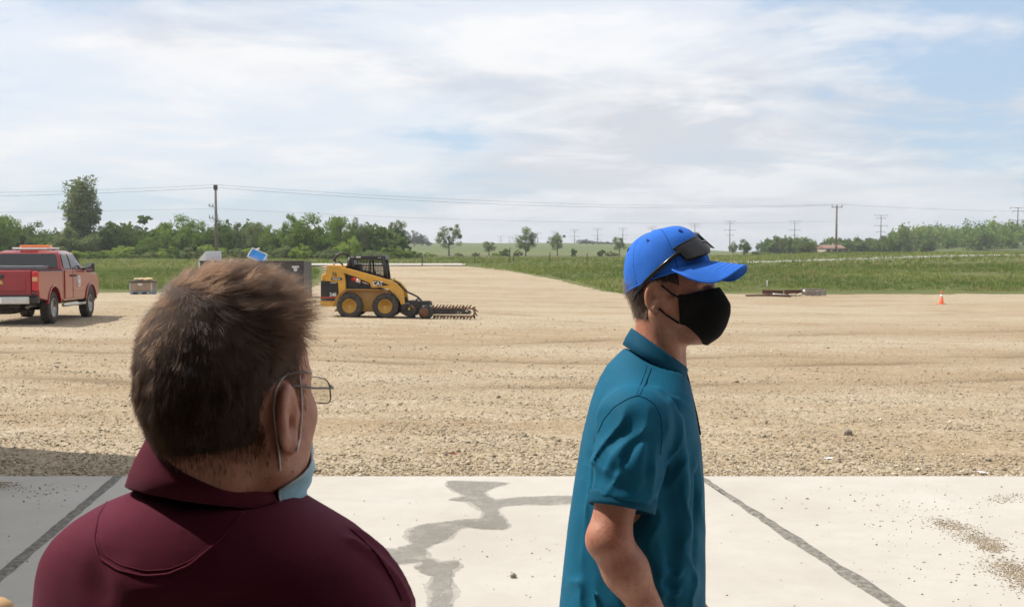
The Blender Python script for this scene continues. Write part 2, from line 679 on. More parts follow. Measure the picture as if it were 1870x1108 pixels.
slab = empty("concrete_slab", (0, 0, 0))
tag(slab, "pale broom-finished concrete apron in the foreground", "concrete slab", kind="structure")
for (a0, a1, b0, b1) in ((-16, -16, JL(Y0S) - GAPW, JL(Y1S) - GAPW), (JL(Y0S) + GAPW, JL(Y1S) + GAPW, JR(Y0S) - GAPW, JR(Y1S) - GAPW), (JR(Y0S) + GAPW, JR(Y1S) + GAPW, 16, 16)):
    slab_panel(a0, a1, b0, b1).build("slab_panel", M_SLAB, slab, bevel=.006)
# dirt packed in the joints
M_GRIT = simple("joint_grit", (.20, .185, .16), .95, var=.5, scale=25, bump=.8, bscale=80)
for J in (JL, JR):
    mb = MB()
    ring = []
    for y in np.arange(Y0S, Y1S, .05):
        w = GAPW + .018 + .016 * mnoise.noise((y * 2.1, J(0), 0)) + .012 * mnoise.noise((y * 9, J(0), 4))
        o_ = .014 * mnoise.noise((y * 1.7, J(0), 8))
        hgt = .004 + .004 * mnoise.noise((y * 7, 3, J(0)))
        x = J(y) + o_
        ring.append([(x - w, y, .0012), (x - w * .5, y, .002 + hgt), (x + w * .5, y, .002 + hgt), (x + w, y, .0012)])
    mb.loft(ring, closed=False)
    mb.build("joint_filler", M_GRIT, slab, sm=True)


def on_slab(u, v, z=0.0):
    d = ray(u, v)
    s = (z - CAM.z) / d.z
    return CAM + d * s


# damp streak on the apron, outline read off the photograph
STAIN = [(818, 878), (905, 880), (930, 882), (900, 890), (882, 900), (893, 908), (905, 912), (950, 908), (1000, 906), (1060, 905), (1110, 908), (1060, 919), (1010, 921), (960, 921),
         (915, 924), (905, 932), (918, 946), (928, 962), (918, 965), (880, 965), (850, 962), (836, 966), (822, 982), (808, 989), (790, 993), (775, 1003), (780, 1018),
         (800, 1026), (835, 1024), (841, 1034), (825, 1042), (822, 1060), (827, 1080), (824, 1108), (822, 1150), (790, 1150), (784, 1108), (793, 1090), (784, 1072), (795, 1052), (775, 1045),
         (762, 1036), (768, 1026), (740, 1028), (700, 1032), (660, 1020), (690, 1000), (725, 1003), (735, 998), (760, 992), (740, 980), (748, 966), (770, 958), (820, 952), (850, 948),
         (880, 947), (886, 936), (870, 925), (858, 918), (820, 912), (850, 906), (832, 896), (815, 886)]


def stain_mat():
    m, t, b = mat("damp_concrete")
    co = t.n('ShaderNodeNewGeometry').outputs['Position']
    n1 = t.noise(co, 1.4, 5, .6)
    n2 = t.noise(co, 12, 5, .65)
    c = t.mix(t.ramp(n1, [(.35, 0), (.65, 1)]), (.255, .228, .185), (.335, .315, .28))
    c = t.mix(t.math('MULTIPLY', n2, .3), c, (.22, .205, .18))
    t.set(b.inputs['Base Color'], c)
    b.inputs['Roughness'].default_value = .5
    b.inputs['Specular IOR Level'].default_value = .4
    return m


def ragged(poly, n=14, amp=.026, seed=0):
    out = []
    for i in range(len(poly)):
        a, b = poly[i], poly[(i + 1) % len(poly)]
        for k in range(n):
            p = a.lerp(b, k / n)
            p = p + Vector((mnoise.noise((p.x * 6, p.y * 6, seed)) + .7 * mnoise.noise((p.x * 24, p.y * 24, seed)),
                            mnoise.noise((p.x * 6, p.y * 6, seed + 7)) + .7 * mnoise.noise((p.x * 24, p.y * 24, seed + 7)), 0)) * amp
            out.append(p)
    return out


def flat_sheet(name, pts, z, m):
    bm = bmesh.new()
    vs = [bm.verts.new((p.x, p.y, z)) for p in pts]
    es = [bm.edges.new((vs[i], vs[(i + 1) % len(vs)])) for i in range(len(vs))]
    bmesh.ops.triangle_fill(bm, use_beauty=True, edges=es)
    for f in bm.faces:
        if f.normal.z < 0:
            f.normal_flip()
    me = bpy.data.meshes.new(name)
    bm.to_mesh(me); bm.free()
    return link(name, me, m)


def damp(m, amount):
    """broken-up edge: the sheet lets the dry concrete show through in places"""
    t = NT(m.node_tree)
    b = m.node_tree.nodes['Principled BSDF']
    co = t.n('ShaderNodeNewGeometry').outputs['Position']
    f = t.math('MULTIPLY', t.ramp(t.math('ADD', t.math('MULTIPLY', t.noise(co, 5, 6, .7), .6), t.math('MULTIPLY', t.noise(co, 28, 4, .7), .4)), [(.36, .35), (.56, 1)]), amount)
    mx_ = t.n('ShaderNodeMixShader', i_0=f, i_1=t.n('ShaderNodeBsdfTransparent').outputs[0], i_2=b.outputs[0])
    t.set(m.node_tree.nodes['Material Output'].inputs[0], mx_.outputs[0])
    return m


core = [on_slab(*p) for p in STAIN]
st = flat_sheet("damp_streak", ragged(core), .0040, damp(stain_mat(), .50))
cen = sum(core, Vector()) / len(core)
halo = []
for i_, p_ in enumerate(core):
    tg = (core[(i_ + 1) % len(core)] - core[i_ - 1])
    nn = Vector((tg.y, -tg.x, 0)).normalized()
    halo.append(p_ - nn * .022)
hs = flat_sheet("damp_fringe", ragged(halo, 14, .02, 3), .0025, damp(stain_mat(), .30))
hs.parent = st
tag(st, "dark branching damp streak on the concrete between the two men", "water stain")

# ------------------------------------------------------------------ loose stones
M_STONE, _t, _b = mat("loose_stone")
_c = _t.n('ShaderNodeAttribute', attribute_name='tint').outputs['Color']
_t.set(_b.inputs['Base Color'], _c)
_b.inputs['Roughness'].default_value = .9


def stones(name, pts, size, m, seed=0, cols=None):
    """many stones in one mesh: pts (n,3) base points, size (n)"""
    r = np.random.default_rng(seed)
    n = len(pts)
    base = np.array([(1, 0, 0), (-1, 0, 0), (0, 1, 0), (0, -1, 0), (0, 0, 1), (0, 0, -1)], float)
    tris = np.array([(4, 0, 2), (4, 2, 1), (4, 1, 3), (4, 3, 0), (5, 2, 0), (5, 1, 2), (5, 3, 1), (5, 0, 3)])
    V = base[None] * r.uniform(.55, 1.15, (n, 6, 1)) + r.normal(0, .16, (n, 6, 3))
    a = r.uniform(0, 2 * np.pi, n)
    ca, sa = np.cos(a), np.sin(a)
    sc = np.stack([r.uniform(.7, 1.4, n), r.uniform(.7, 1.2, n), r.uniform(.35, .8, n)], -1)
    V = V * sc[:, None]
    x = V[..., 0] * ca[:, None] - V[..., 1] * sa[:, None]
    y = V[..., 0] * sa[:, None] + V[..., 1] * ca[:, None]
    V = np.stack([x, y, V[..., 2] + .30], -1) * np.asarray(size)[:, None, None] * .5 + pts[:, None]
    F = (tris[None] + (np.arange(n) * 6)[:, None, None]).reshape(-1, 3)
    me = np_mesh(name, V.reshape(-1, 3), F)
    if cols is None:
        k = r.random(n)
        pal = np.array([(.28, .225, .155), (.37, .295, .195), (.45, .37, .26), (.60, .53, .42), (.35, .27, .175), (.33, .285, .23)])
        cols = pal[r.integers(0, len(pal), n)] * r.uniform(.75, 1.2, (n, 1))
    vcol(me, 'tint', np.repeat(cols, 6, 0))
    o = link(name, me, m)
    return o


def gravel_points(n, y0, y1, seed, power=1.0):
    r = np.random.default_rng(seed)
    Y = y0 + (y1 - y0) * r.random(n) ** power
    X = (r.random(n) * 2 - 1) * (.56 * Y + .8)
    pn = np.array([mnoise.noise((float(x) * .8, float(y) * 1.6, 2.0)) + .5 * mnoise.noise((float(x) * 3, float(y) * 4, 6.0)) for x, y in zip(X, Y)])
    k = pn + r.normal(0, .25, n) + .9 * np.exp(-(Y - SLAB_Y) / .9) > -.02
    return X[k], Y[k]


def lot_z(X, Y):
    return z_gravel(X, Y)


GX, GY = gravel_points(70000, SLAB_Y + .02, 15.5, 3, 1.5)
GS = np.random.default_rng(5).lognormal(math.log(.0165), .42, len(GX))
GX2, GY2 = gravel_points(15000, 15, 36, 4, 1.3)
GS2 = np.random.default_rng(6).lognormal(math.log(.030), .35, len(GX2))
AX, AY, AS = np.concatenate([GX, GX2]), np.concatenate([GY, GY2]), np.concatenate([GS, GS2])
gs = stones("gravel_stones", np.stack([AX, AY, lot_z(AX, AY)], -1), AS, M_STONE, 11)
tag(gs, "loose crushed stones lying over the gravel lot", "gravel", kind="stuff")

# pebbles carried onto the apron
r_ = np.random.default_rng(21)
PX_, PY_, PS_ = [], [], []


def pebbles(uv, n, spread, s0, s1):
    for _ in range(n):
        u = uv[0] + r_.normal(0, spread[0]); v = uv[1] + r_.normal(0, spread[1])
        if v < 884:
            continue
        p = on_slab(u, v)
        PX_.append(p.x); PY_.append(p.y); PS_.append(math.exp(r_.uniform(math.log(s0), math.log(s1))))


pebbles((1700, 930), 150, (110, 24), .006, .020)
pebbles((1760, 1020), 150, (120, 60), .006, .022)
pebbles((1480, 990), 60, (160, 70), .005, .016)
pebbles((800, 985), 60, (130, 60), .005, .016)
pebbles((950, 1030), 40, (90, 50), .005, .018)
pebbles((70, 890), 90, (45, 14), .008, .024)
pebbles((60, 960), 30, (60, 60), .007, .018)
pebbles((1525, 915), 6, (50, 6), .018, .032)
ps = stones("apron_pebbles", np.stack([PX_, PY_, np.zeros(len(PX_))], -1), np.array(PS_), M_STONE, 12, )
tag(ps, "scattered pebbles carried onto the concrete apron", "pebbles", kind="stuff")
# drifts of fine gravel on the right of the apron
gp = []
for (u, v, su, sv, n, ang) in ((1735, 958, 22, 5, 900, .18), (1790, 985, 26, 6, 1100, .18), (1812, 1000, 14, 4, 700, .1), (1850, 1040, 26, 9, 1700, .2), (1880, 1060, 28, 14, 1500, .2), (1840, 910, 26, 5, 350, -.1), (5, 885, 18, 5, 700, 0.05)):
    for _ in range(int(n * .62)):
        a, b = r_.normal(0, su), r_.normal(0, sv)
        p = on_slab(u + a, max(880, v + b + a * ang))
        gp.append((p.x, p.y, 0))
gp = np.array(gp)
pal = np.array([(.34, .27, .18), (.42, .34, .24), (.26, .21, .15), (.50, .43, .33)])
sd = stones("gravel_drift", gp, r_.uniform(.005, .014, len(gp)), M_STONE, 13, pal[r_.integers(0, 4, len(gp))] * r_.uniform(.8, 1.15, (len(gp), 1)))
tag(sd, "thin drifts of tan grit on the right of the concrete apron", "grit", kind="stuff")

# a few larger single stones
for (u, v, s, lab) in ((937, 1054, .034, "single grey-brown stone standing on the concrete by the damp streak"), (1549, 794, .09, "dark fist-sized rock on the gravel at right"),
                       (958, 799, .06, "small dark square rock on the gravel left of the teal shirt")):
    p = on_slab(u, v) if v > 880 else hit(u, v)
    mb = MB()
    mb.ball((0, 0, .28), (.5, .42, .38), 9, 6)
    mb.v = [tuple(Vector(q) * (1 + .28 * mnoise.noise(Vector(q) * 2.3 + Vector((u, 0, 0))))) for q in mb.v]
    o = mb.build("stone", simple("rock_grey_%d" % u, (.24, .21, .17), .9, var=.3, scale=9))
    o.location = p
    o.scale = (s, s, s)
    tag(o, lab, "stone")

# litter
def litter(u, v, s, col, lab, cat):
    p = hit(u, v)
    mb = MB()
    rr = np.random.default_rng(int(u))
    rings = [[(x, y, .25 * math.sin(3 * x + u) * .3 + .15 + rr.uniform(-.08, .1)) for x in np.linspace(-.5, .5, 6)] for y in np.linspace(-.35, .35, 4)]
    mb.loft(rings, closed=False)
    o = mb.build("litter", simple("litter_%d" % u, col, .5), solid=.02)
    o.location = p; o.scale = (s, s, s); o.rotation_euler = (0, 0, rr.uniform(0, 3))
    tag(o, lab, cat)


litter(828, 828, .055, (.75, .06, .03), "bright red scrap lying on the gravel", "litter")
litter(1512, 838, .07, (.8, .8, .8), "white plastic scrap lying on the gravel near the apron", "litter")
litter(1793, 865, .08, (.75, .74, .72), "crumpled pale scrap by the edge of the apron at far right", "litter")

# ------------------------------------------------------------------ grass blades
M_BLADE, _t, _b = mat("grass_blades")
_c = _t.n('ShaderNodeAttribute', attribute_name='tint').outputs['Color']
_tr = _t.n('ShaderNodeBsdfTranslucent', i_Color=_c)
_df = _t.n('ShaderNodeBsdfDiffuse', i_Color=_c)
_mx = _t.n('ShaderNodeMixShader', i_0=.35, i_1=_df.outputs[0], i_2=_tr.outputs[0])
_t.set(M_BLADE.node_tree.nodes['Material Output'].inputs[0], _mx.outputs[0])


def grass(name, n, y0, y1, hgt, seed, lab, near_edge=False):
    r = np.random.default_rng(seed)
    Y = y0 + (y1 - y0) * r.random(n) ** 1.5
    X = (r.random(n) * 2 - 1) * (.58 * Y + 2)
    l, rr = lane(Y)
    lotm = in_lot(X, Y) | ((X > l - .4) & (X < rr + .4) & (Y < 126))
    k = ~lotm
    X, Y = X[k], Y[k]
    n = len(X)
    clump = np.array([mnoise.noise((float(x) * .25, float(y) * .25, 1.5)) for x, y in zip(X, Y)])
    clump2 = np.array([mnoise.noise((float(x) * .05, float(y) * .11, 7.5)) for x, y in zip(X, Y)])
    edge = np.clip((Y - edge_y(X)) / 4, .25, 1)
    h = hgt * (.7 + .5 * clump + .5 * r.random(n)) * edge
    B = 5
    V = np.zeros((n, B, 3, 3))
    a = r.uniform(0, 2 * np.pi, (n, B))
    w = r.uniform(.03, .07, (n, B))
    off = r.normal(0, .13, (n, B, 2))
    lean = r.normal(0, .28, (n, B, 2)) * h[:, None, None]
    z0 = (zt(X, Y) - .05)[:, None]
    bx, by = X[:, None] + off[..., 0], Y[:, None] + off[..., 1]
    V[..., 0, 0] = bx - w * np.cos(a); V[..., 0, 1] = by - w * np.sin(a); V[..., 0, 2] = z0
    V[..., 1, 0] = bx + w * np.cos(a); V[..., 1, 1] = by + w * np.sin(a); V[..., 1, 2] = z0
    V[..., 2, 0] = bx + lean[..., 0]; V[..., 2, 1] = by + lean[..., 1]
    V[..., 2, 2] = z0 + h[:, None] * r.uniform(.6, 1.25, (n, B))
    F = np.arange(n * B * 3).reshape(-1, 3)
    me = np_mesh(name, V.reshape(-1, 3), F)
    c0, c1, c2 = np.array((.135, .195, .048)), np.array((.235, .285, .080)), np.array((.36, .31, .15))
    t_ = np.clip(.5 + clump2 * 1.2 + r.normal(0, .2, n), 0, 1)[:, None]
    c = c0 * (1 - t_) + c1 * t_
    dry = (r.random(n) < .12 + .15 * (clump > .25))[:, None]
    c = np.where(dry, c2, c) * r.uniform(.75, 1.25, (n, 1))
    vcol(me, 'tint', np.repeat(c, B * 3, 0))
    o = link(name, me, M_BLADE)
    tag(o, lab, "grass", kind="stuff")
    return o


grass("meadow_grass", 52000, 58, 112, .31, 31, "long uneven green grass beyond the edge of the gravel")
grass("far_meadow_grass", 28000, 100, 215, .36, 32, "rough green grass in front of the tree line")

# ------------------------------------------------------------------ the building the picture is taken from (behind and beside the camera)
M_SIDING = simple("building_sheet_metal", (.34, .33, .31), .5, var=.06, scale=.7)
M_INNER = simple("building_liner", (.10, .095, .09), .8, var=.1, scale=.7)
bld = empty("metal_building", (0, -6, 0))
tag(bld, "dim metal workshop around and behind the camera with an open doorway", "building")


def bpart(nm, c, s, m):
    mb = MB(); mb.box((c[0], c[1] + 6, c[2]), s); return mb.build(nm, m, bld)


bpart("rear_wall", (0, -13.9, 2.6), (26, .2, 5.2), M_INNER)
bpart("side_wall", (12.9, -6.9, 2.6), (.2, 13.8, 5.2), M_INNER)
bpart("roof", (0, -6.9, 5.3), (26.2, 14.2, .18), M_INNER)
bpart("front_wall", (8.6, .05, 2.6), (8.4, .2, 5.2), M_SIDING)
bpart("front_wall", (-4.9, .05, 2.6), (1.0, .2, 5.2), M_SIDING)
bpart("door_lintel", (0, .05, 4.0), (8.8, .2, 2.4), M_SIDING)
bpart("workshop_floor", (0, -7.1, -.08), (25.6, 13.8, .15), M_INNER)
# wing out of view on the left, sized to cast shade on the apron
bpart("shade_wing", (-8.95, -2.2, 2.3), (7.0, 23.2, 4.6), M_SIDING)
# ------------------------------------------------------------------ trees
def leaf_mat(name, c0, c1, transl=.35):
    m, t, b = mat(name)
    a = t.n('ShaderNodeAttribute', attribute_name='leaf').outputs['Fac']
    oi = t.n('ShaderNodeObjectInfo').outputs['Random']
    c = t.mix(a, c0, c1)
    c = t.mix(t.math('MULTIPLY', oi, .5), c, tuple(x * .72 for x in c1))
    tr = t.n('ShaderNodeBsdfTranslucent', i_Color=c)
    df = t.n('ShaderNodeBsdfDiffuse', i_Color=c)
    mx_ = t.n('ShaderNodeMixShader', i_0=transl, i_1=df.outputs[0], i_2=tr.outputs[0])
    t.set(m.node_tree.nodes['Material Output'].inputs[0], mx_.outputs[0])
    return m


M_BARK = simple("bark", (.075, .062, .05), .95, var=.35, scale=3, bump=.6, bscale=8)
LEAF = {'mid': leaf_mat("leaves_mid", (.106, .180, .042), (.245, .351, .080)),
        'dark': leaf_mat("leaves_dark", (.071, .128, .037), (.159, .234, .063)),
        'light': leaf_mat("leaves_light", (.180, .276, .052), (.362, .458, .106)),
        'grey': leaf_mat("leaves_grey_green", (.128, .170, .074), (.256, .308, .128)),
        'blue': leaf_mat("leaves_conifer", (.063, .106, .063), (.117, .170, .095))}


def tree_proto(seed, H, Wd, trunk=.28, dens=1.0, leaf=.34, shape='round', open_=.0):
    """trunk + crown meshes for a tree H high, Wd wide; crown of leaf clumps on limbs"""
    r = np.random.default_rng(seed)
    tm = MB()
    z0 = H * trunk
    cz = (H + z0) / 2
    rad = np.array([Wd / 2, Wd / 2, (H - z0) / 2])
    # limb tips through the crown volume
    K = int(26 * dens) + 8
    tips = []
    while len(tips) < K:
        p = r.uniform(-1, 1, 3)
        d = np.linalg.norm(p)
        if d > 1 or d < .35:
            continue
        if shape == 'vase':
            w = .45 + .6 * (p[2] + 1) / 2
        elif shape == 'cone':
            w = 1.05 - .8 * (p[2] + 1) / 2
        else:
            w = 1.0 if p[2] < .3 else 1.0
        if shape == 'round' and mnoise.noise(Vector(p) * 1.3 + Vector((seed, 0, 0))) < -.12:
            continue
        q = np.array([p[0] * w, p[1] * w, p[2]]) * rad * (.82 + .30 * r.random()) + np.array([0, 0, cz])
        tips.append(q)
    tips = np.array(tips)
    nst = 1 if trunk > .15 else 3
    top = H * .80
    for s in range(nst):
        bx_, by_ = r.normal(0, .25 * (nst > 1), 2)
        pts = [Vector((bx_ * .4, by_ * .4, -.3))]
        for k in range(1, 7):
            f = k / 6
            pts.append(Vector((bx_ + r.normal(0, .10) * f + bx_ * 2 * f, by_ + r.normal(0, .1) * f + by_ * 2 * f, top * f)))
        r0 = H * .020 / math.sqrt(nst) + .05
        tm.tube(pts, [r0 * (1.25 if k == 0 else 1) * (1 - .85 * k / 6) for k in range(7)], 7)
    for q in tips[:: 1 if open_ else 2]:
        zb = max(z0 * .8, min(q[2] * .62, top * .8)) * r.uniform(.8, 1.0)
        a = Vector((0, 0, zb))
        b = Vector(q)
        m1 = a.lerp(b, .5) + Vector((r.normal(0, .15), r.normal(0, .15), -abs(r.normal(0, .25))))
        rr = H * .0060
        tm.tube([a, m1, b], [rr, rr * .65, rr * .25], 5, cap=False)
    # leaves
    N = int(4300 * dens)
    ci = r.integers(0, K, N)
    cs = (r.uniform(.55, 1.25, K) * min(Wd, H - z0) * (.155 if open_ else .19))[ci]
    G3 = r.normal(0, 1, (N, 3))
    gl_ = np.linalg.norm(G3, axis=1, keepdims=True)
    G3 = G3 * np.minimum(1, 1.75 / gl_) * np.where(gl_ > 1.75, r.uniform(.3, 1, (N, 1)), 1)
    P = tips[ci] + G3 * cs[:, None] * np.array([.62, .62, .52])
    if shape == 'round':     # drop the strays that would make a ball outline
        dd = np.linalg.norm((P - np.array([0, 0, cz])) / (rad * 1.12), axis=1)
        P = P[dd < 1.05 + .1 * r.normal(0, 1, N)]
    P = P[P[:, 2] > .1]
    N = len(P)
    sz = leaf * r.uniform(.6, 1.3, N)
    a1 = r.normal(0, 1, (N, 3)); a1 /= np.linalg.norm(a1, axis=1)[:, None]
    a2 = np.cross(a1, r.normal(0, 1, (N, 3))); a2 /= np.linalg.norm(a2, axis=1)[:, None]
    a3 = np.cross(a1, a2)
    V = np.stack([P - a1 * sz[:, None] * .6, P + a2 * sz[:, None] * .42 + a3 * sz[:, None] * .1,
                  P + a1 * sz[:, None] * .6, P - a2 * sz[:, None] * .42 + a3 * sz[:, None] * .1], 1).reshape(-1, 3)
    F = np.arange(N * 4).reshape(-1, 4)
    cm = np_mesh("crown", V, F)
    tone = np.clip(r.uniform(0, 1, K)[np.clip(ci[:N], 0, K - 1)] * .6 + r.uniform(0, .55, N), 0, 1)
    vcol(cm, 'leaf', np.repeat(tone, 4))
    return tm.mesh("trunk"), cm, H, Wd


PROTO = {}


def protos(key, n, *a, **k):
    PROTO[key] = [tree_proto(100 * len(PROTO) + i, *a, **k) for i in range(n)]


protos('round', 4, 10, 8, trunk=.22)
protos('full', 3, 8, 8, trunk=.06, dens=1.25)
protos('tall', 2, 15, 8, trunk=.12, dens=2.9, leaf=.36, shape='vase')
protos('open', 3, 10, 8.4, trunk=.24, dens=.80, open_=.5, leaf=.30)
protos('bush', 3, 3.6, 5, trunk=.02, dens=.7, leaf=.26)
protos('cone', 2, 12, 5, trunk=.08, dens=.9, shape='cone', leaf=.34)
tree_n = [0]


def tree(u, top, base, wpx, kind, colour, Y, lab, grp=None, name="tree", cat="tree", sink=0.0):
    """a tree seen at column u from pixel row top to base, wpx wide, standing Y metres away"""
    x = (u - CU) / FPX * Y
    gz = zg(x, Y)
    tz = px(u, top, Y).z
    ms = PROTO[kind]
    tr_, cr_, H, Wd = ms[tree_n[0] % len(ms)]
    tree_n[0] += 1
    h = max(tz - gz, 1.0)
    w = wpx / FPX * Y
    rr = np.random.default_rng(int(u * 7 + top))
    root = empty(name, (x, Y, gz - sink), rr.uniform(0, 6.28))
    root.scale = (w / Wd, w / Wd, (h + sink) / (H * .985))
    t_ = link("trunk", tr_, M_BARK, root)
    c_ = bpy.data.objects.new("crown", cr_)
    COL.objects.link(c_)
    c_.parent = root
    if not cr_.materials:
        cr_.materials.append(LEAF['mid'])
    c_.material_slots[0].link = 'OBJECT'
    c_.material_slots[0].material = LEAF[colour]
    tag(root, lab, cat, grp)
    return root


tree(150, 325, 470, 76, 'tall', 'grey', 196, "very tall vase-shaped tree standing above the pickup")
tree(143, 418, 468, 82, 'full', 'grey', 190, "bushy grey-green tree at the foot of the very tall tree")
tree(2, 391, 470, 72, 'round', 'mid', 170, "light green tree cut by the left edge of the picture")
tree(68, 411, 470, 62, 'full', 'dark', 215, "dark rounded tree over the cab roof of the pickup")
tree(97, 424, 468, 34, 'full', 'dark', 205, "small dark tree between the pickup light bar and the very tall tree")
tree(36, 428, 470, 34, 'full', 'dark', 225, "small dark tree at the far left behind the pickup bed")
tree(245, 416, 468, 66, 'full', 'dark', 195, "dark round tree just right of the far grove, above the crate")
tree(213, 436, 468, 46, 'full', 'dark', 205, "low dark tree left of the dark round tree")
tree(275, 436, 470, 44, 'full', 'mid', 190, "low mid-green tree right of the dark round tree")
tree(333, 398, 470, 66, 'round', 'mid', 182, "bright green tree left of the nearer wooden utility pole")
tree(306, 404, 468, 40, 'round', 'mid', 190, "narrow green tree left of the bright green tree")
tree(371, 410, 470, 44, 'full', 'mid', 188, "green tree touching the left side of the nearer utility pole")
tree(405, 408, 470, 44, 'full', 'dark', 186, "dark green tree directly behind the nearer utility pole")
tree(440, 405, 470, 44, 'open', 'grey', 192, "thin grey-green tree right of the nearer utility pole")
tree(472, 404, 470, 46, 'round', 'grey', 188, "grey-green tree above the man's hair, left of the tall pair")
tree(497, 416, 470, 44, 'full', 'mid', 184, "lower green tree left of the tall forked tree")
tree(528, 389, 470, 46, 'open', 'mid', 178, "tall forked tree with sky gaps above the black container")
tree(564, 397, 470, 72, 'full', 'mid', 176, "broad green tree right of the tall forked tree")
tree(622, 393, 470, 58, 'round', 'mid', 186, "tall round tree above the loader's exhaust hose")
tree(657, 403, 468, 42, 'round', 'grey', 196, "grey-green tree right of the tall round tree, above the cab")
tree(692, 407, 466, 40, 'open', 'grey', 206, "slender open tree above the right of the loader cab")
tree(725, 401, 464, 42, 'open', 'grey', 212, "slender tall tree at the right end of the tree line")
tree(638, 434, 470, 40, 'full', 'light', 168, "small yellow-green tree behind the loader's hose")
tree(820, 409, 462, 50, 'open', 'grey', 260, "lone open tree in the field right of the tree line")
tree(893, 440, 463, 30, 'open', 'grey', 270, "small low tree left of the lone round tree in the field")
tree(960, 418, 463, 40, 'round', 'grey', 262, "lone round-headed tree in the middle of the field")
tree(1018, 424, 464, 38, 'open', 'grey', 266, "lone ragged tree right of the round-headed field tree")
tree(1131, 432, 462, 32, 'open', 'grey', 300, "thin rounded tree just left of the blue cap")
tree(1338, 440, 466, 16, 'round', 'grey', 300, "narrow tree just right of the cap brim")
tree(1358, 439, 468, 24, 'full', 'dark', 290, "dark dense tree right of the cap brim")
tree(1383, 457, 470, 22, 'full', 'dark', 290, "low dark tree right of the dense tree by the cap")
tree(1430, 432, 468, 18, 'round', 'grey', 310, "small thin tree left of the second steel pylon from the cap")
tree(1467, 436, 470, 40, 'full', 'grey', 296, "broad grey-green tree right of the second steel pylon from the cap")
tree(1622, 429, 470, 20, 'round', 'grey', 290, "narrow tall tree beside the second steel pylon from the right")
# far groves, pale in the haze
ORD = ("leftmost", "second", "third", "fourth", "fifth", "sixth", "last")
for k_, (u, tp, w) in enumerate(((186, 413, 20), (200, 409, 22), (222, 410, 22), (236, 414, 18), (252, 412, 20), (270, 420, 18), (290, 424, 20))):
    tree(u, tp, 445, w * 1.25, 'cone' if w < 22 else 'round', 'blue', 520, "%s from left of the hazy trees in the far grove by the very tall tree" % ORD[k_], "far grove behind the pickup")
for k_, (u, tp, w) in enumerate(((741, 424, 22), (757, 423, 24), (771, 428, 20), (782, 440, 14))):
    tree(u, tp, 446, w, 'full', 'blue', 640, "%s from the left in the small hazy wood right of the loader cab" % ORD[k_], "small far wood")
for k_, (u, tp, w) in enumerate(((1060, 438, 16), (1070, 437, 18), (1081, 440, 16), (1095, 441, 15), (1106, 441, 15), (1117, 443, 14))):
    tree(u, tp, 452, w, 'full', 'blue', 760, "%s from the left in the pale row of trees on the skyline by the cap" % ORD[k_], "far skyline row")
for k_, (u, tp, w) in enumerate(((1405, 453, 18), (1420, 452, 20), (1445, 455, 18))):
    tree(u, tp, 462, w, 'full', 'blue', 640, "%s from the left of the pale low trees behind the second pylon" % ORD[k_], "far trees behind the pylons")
# shrubs along the foot of the tree line
sh = np.random.default_rng(44)
ANCH = [(20, "behind the pickup bed"), (62, "behind the pickup's roof beacon"), (110, "behind the pickup's hood"), (165, "just right of the very tall tree"), (215, "above and left of the cardboard crate"), (262, "directly above the cardboard crate"),
        (310, "below the bright green tree, left side"), (352, "below the bright green tree, right side"), (398, "at the foot of the nearer utility pole"), (445, "above the tilted blue panel"), (490, "below the lower green tree by the forked tree"),
        (535, "above the right end of the black container"), (585, "left of the loader's exhaust hose"), (640, "behind the loader's exhaust hose"), (690, "behind the loader cab roof"), (735, "right of the loader cab, ending the tree line")]
CN = {'mid': "mid-green", 'dark': "dark green", 'grey': "grey-green", 'light': "yellow-green"}
seen_ = {}
for i, u in enumerate(np.linspace(-10, 745, 38)):
    tp = 455 + sh.uniform(-11, 7)
    w_ = sh.uniform(38, 62)
    c_ = ['mid', 'dark', 'grey', 'light'][i % 4]
    an = min(ANCH, key=lambda q: abs(q[0] - u))[1]
    size = "tall" if tp < 450 else "broad" if w_ > 52 else "low"
    lab = "%s %s shrub %s" % (size, CN[c_], an)
    tree(u + sh.normal(0, 4), tp, 474, w_, 'bush', c_, sh.uniform(160, 182), lab, "shrubs along the tree line", "shrub", "shrub", .2)
for (u, tp, w, c, lab) in ((921, 453, 20, 'dark', "dark round bush left of the round-headed field tree"), (946, 456, 16, 'grey', "small bush at the foot of the round-headed field tree"),
                           (1047, 452, 12, 'dark', "small dark bush right of the ragged field tree"), (1098, 455, 16, 'dark', "small dark bush near the cap, below the skyline row"), (1118, 459, 24, 'grey', "low grey bush beside the cap"),
                           (905, 464, 22, 'light', "yellow-green bush in front of the low field tree"), (868, 462, 18, 'grey', "low grey bush in the field left of the low field tree"),
                           (785, 461, 24, 'light', "yellowish low bush in the field left of the lone open tree"), (838, 461, 16, 'grey', "low bush just right of the lone open tree")):
    tree(u, tp, 466, w, 'bush', c, 250, lab, None, "shrub", "shrub", .2)
for (u, tp, w, c) in ((1515, 458, 34, 'dark'), (1545, 461, 32, 'dark'), (1588, 463, 36, 'dark'), (1402, 462, 30, 'grey'), (1490, 461, 24, 'mid'), (1570, 461, 20, 'mid')):
    tree(u, tp, 472, w, 'bush', c, 262, {1515: "dark low shrub left of the slim wooden pole beyond the road", 1545: "dark low shrub right of the slim wooden pole", 1588: "dark low shrub left of the second pylon from the right", 1402: "grey low shrub beyond the road left of the broad tree", 1490: "green shrub under the right of the broad grey-green tree", 1570: "green shrub between the two dark ones beyond the road"}[u], "shrubs beyond the road", "shrub", "shrub", .2)


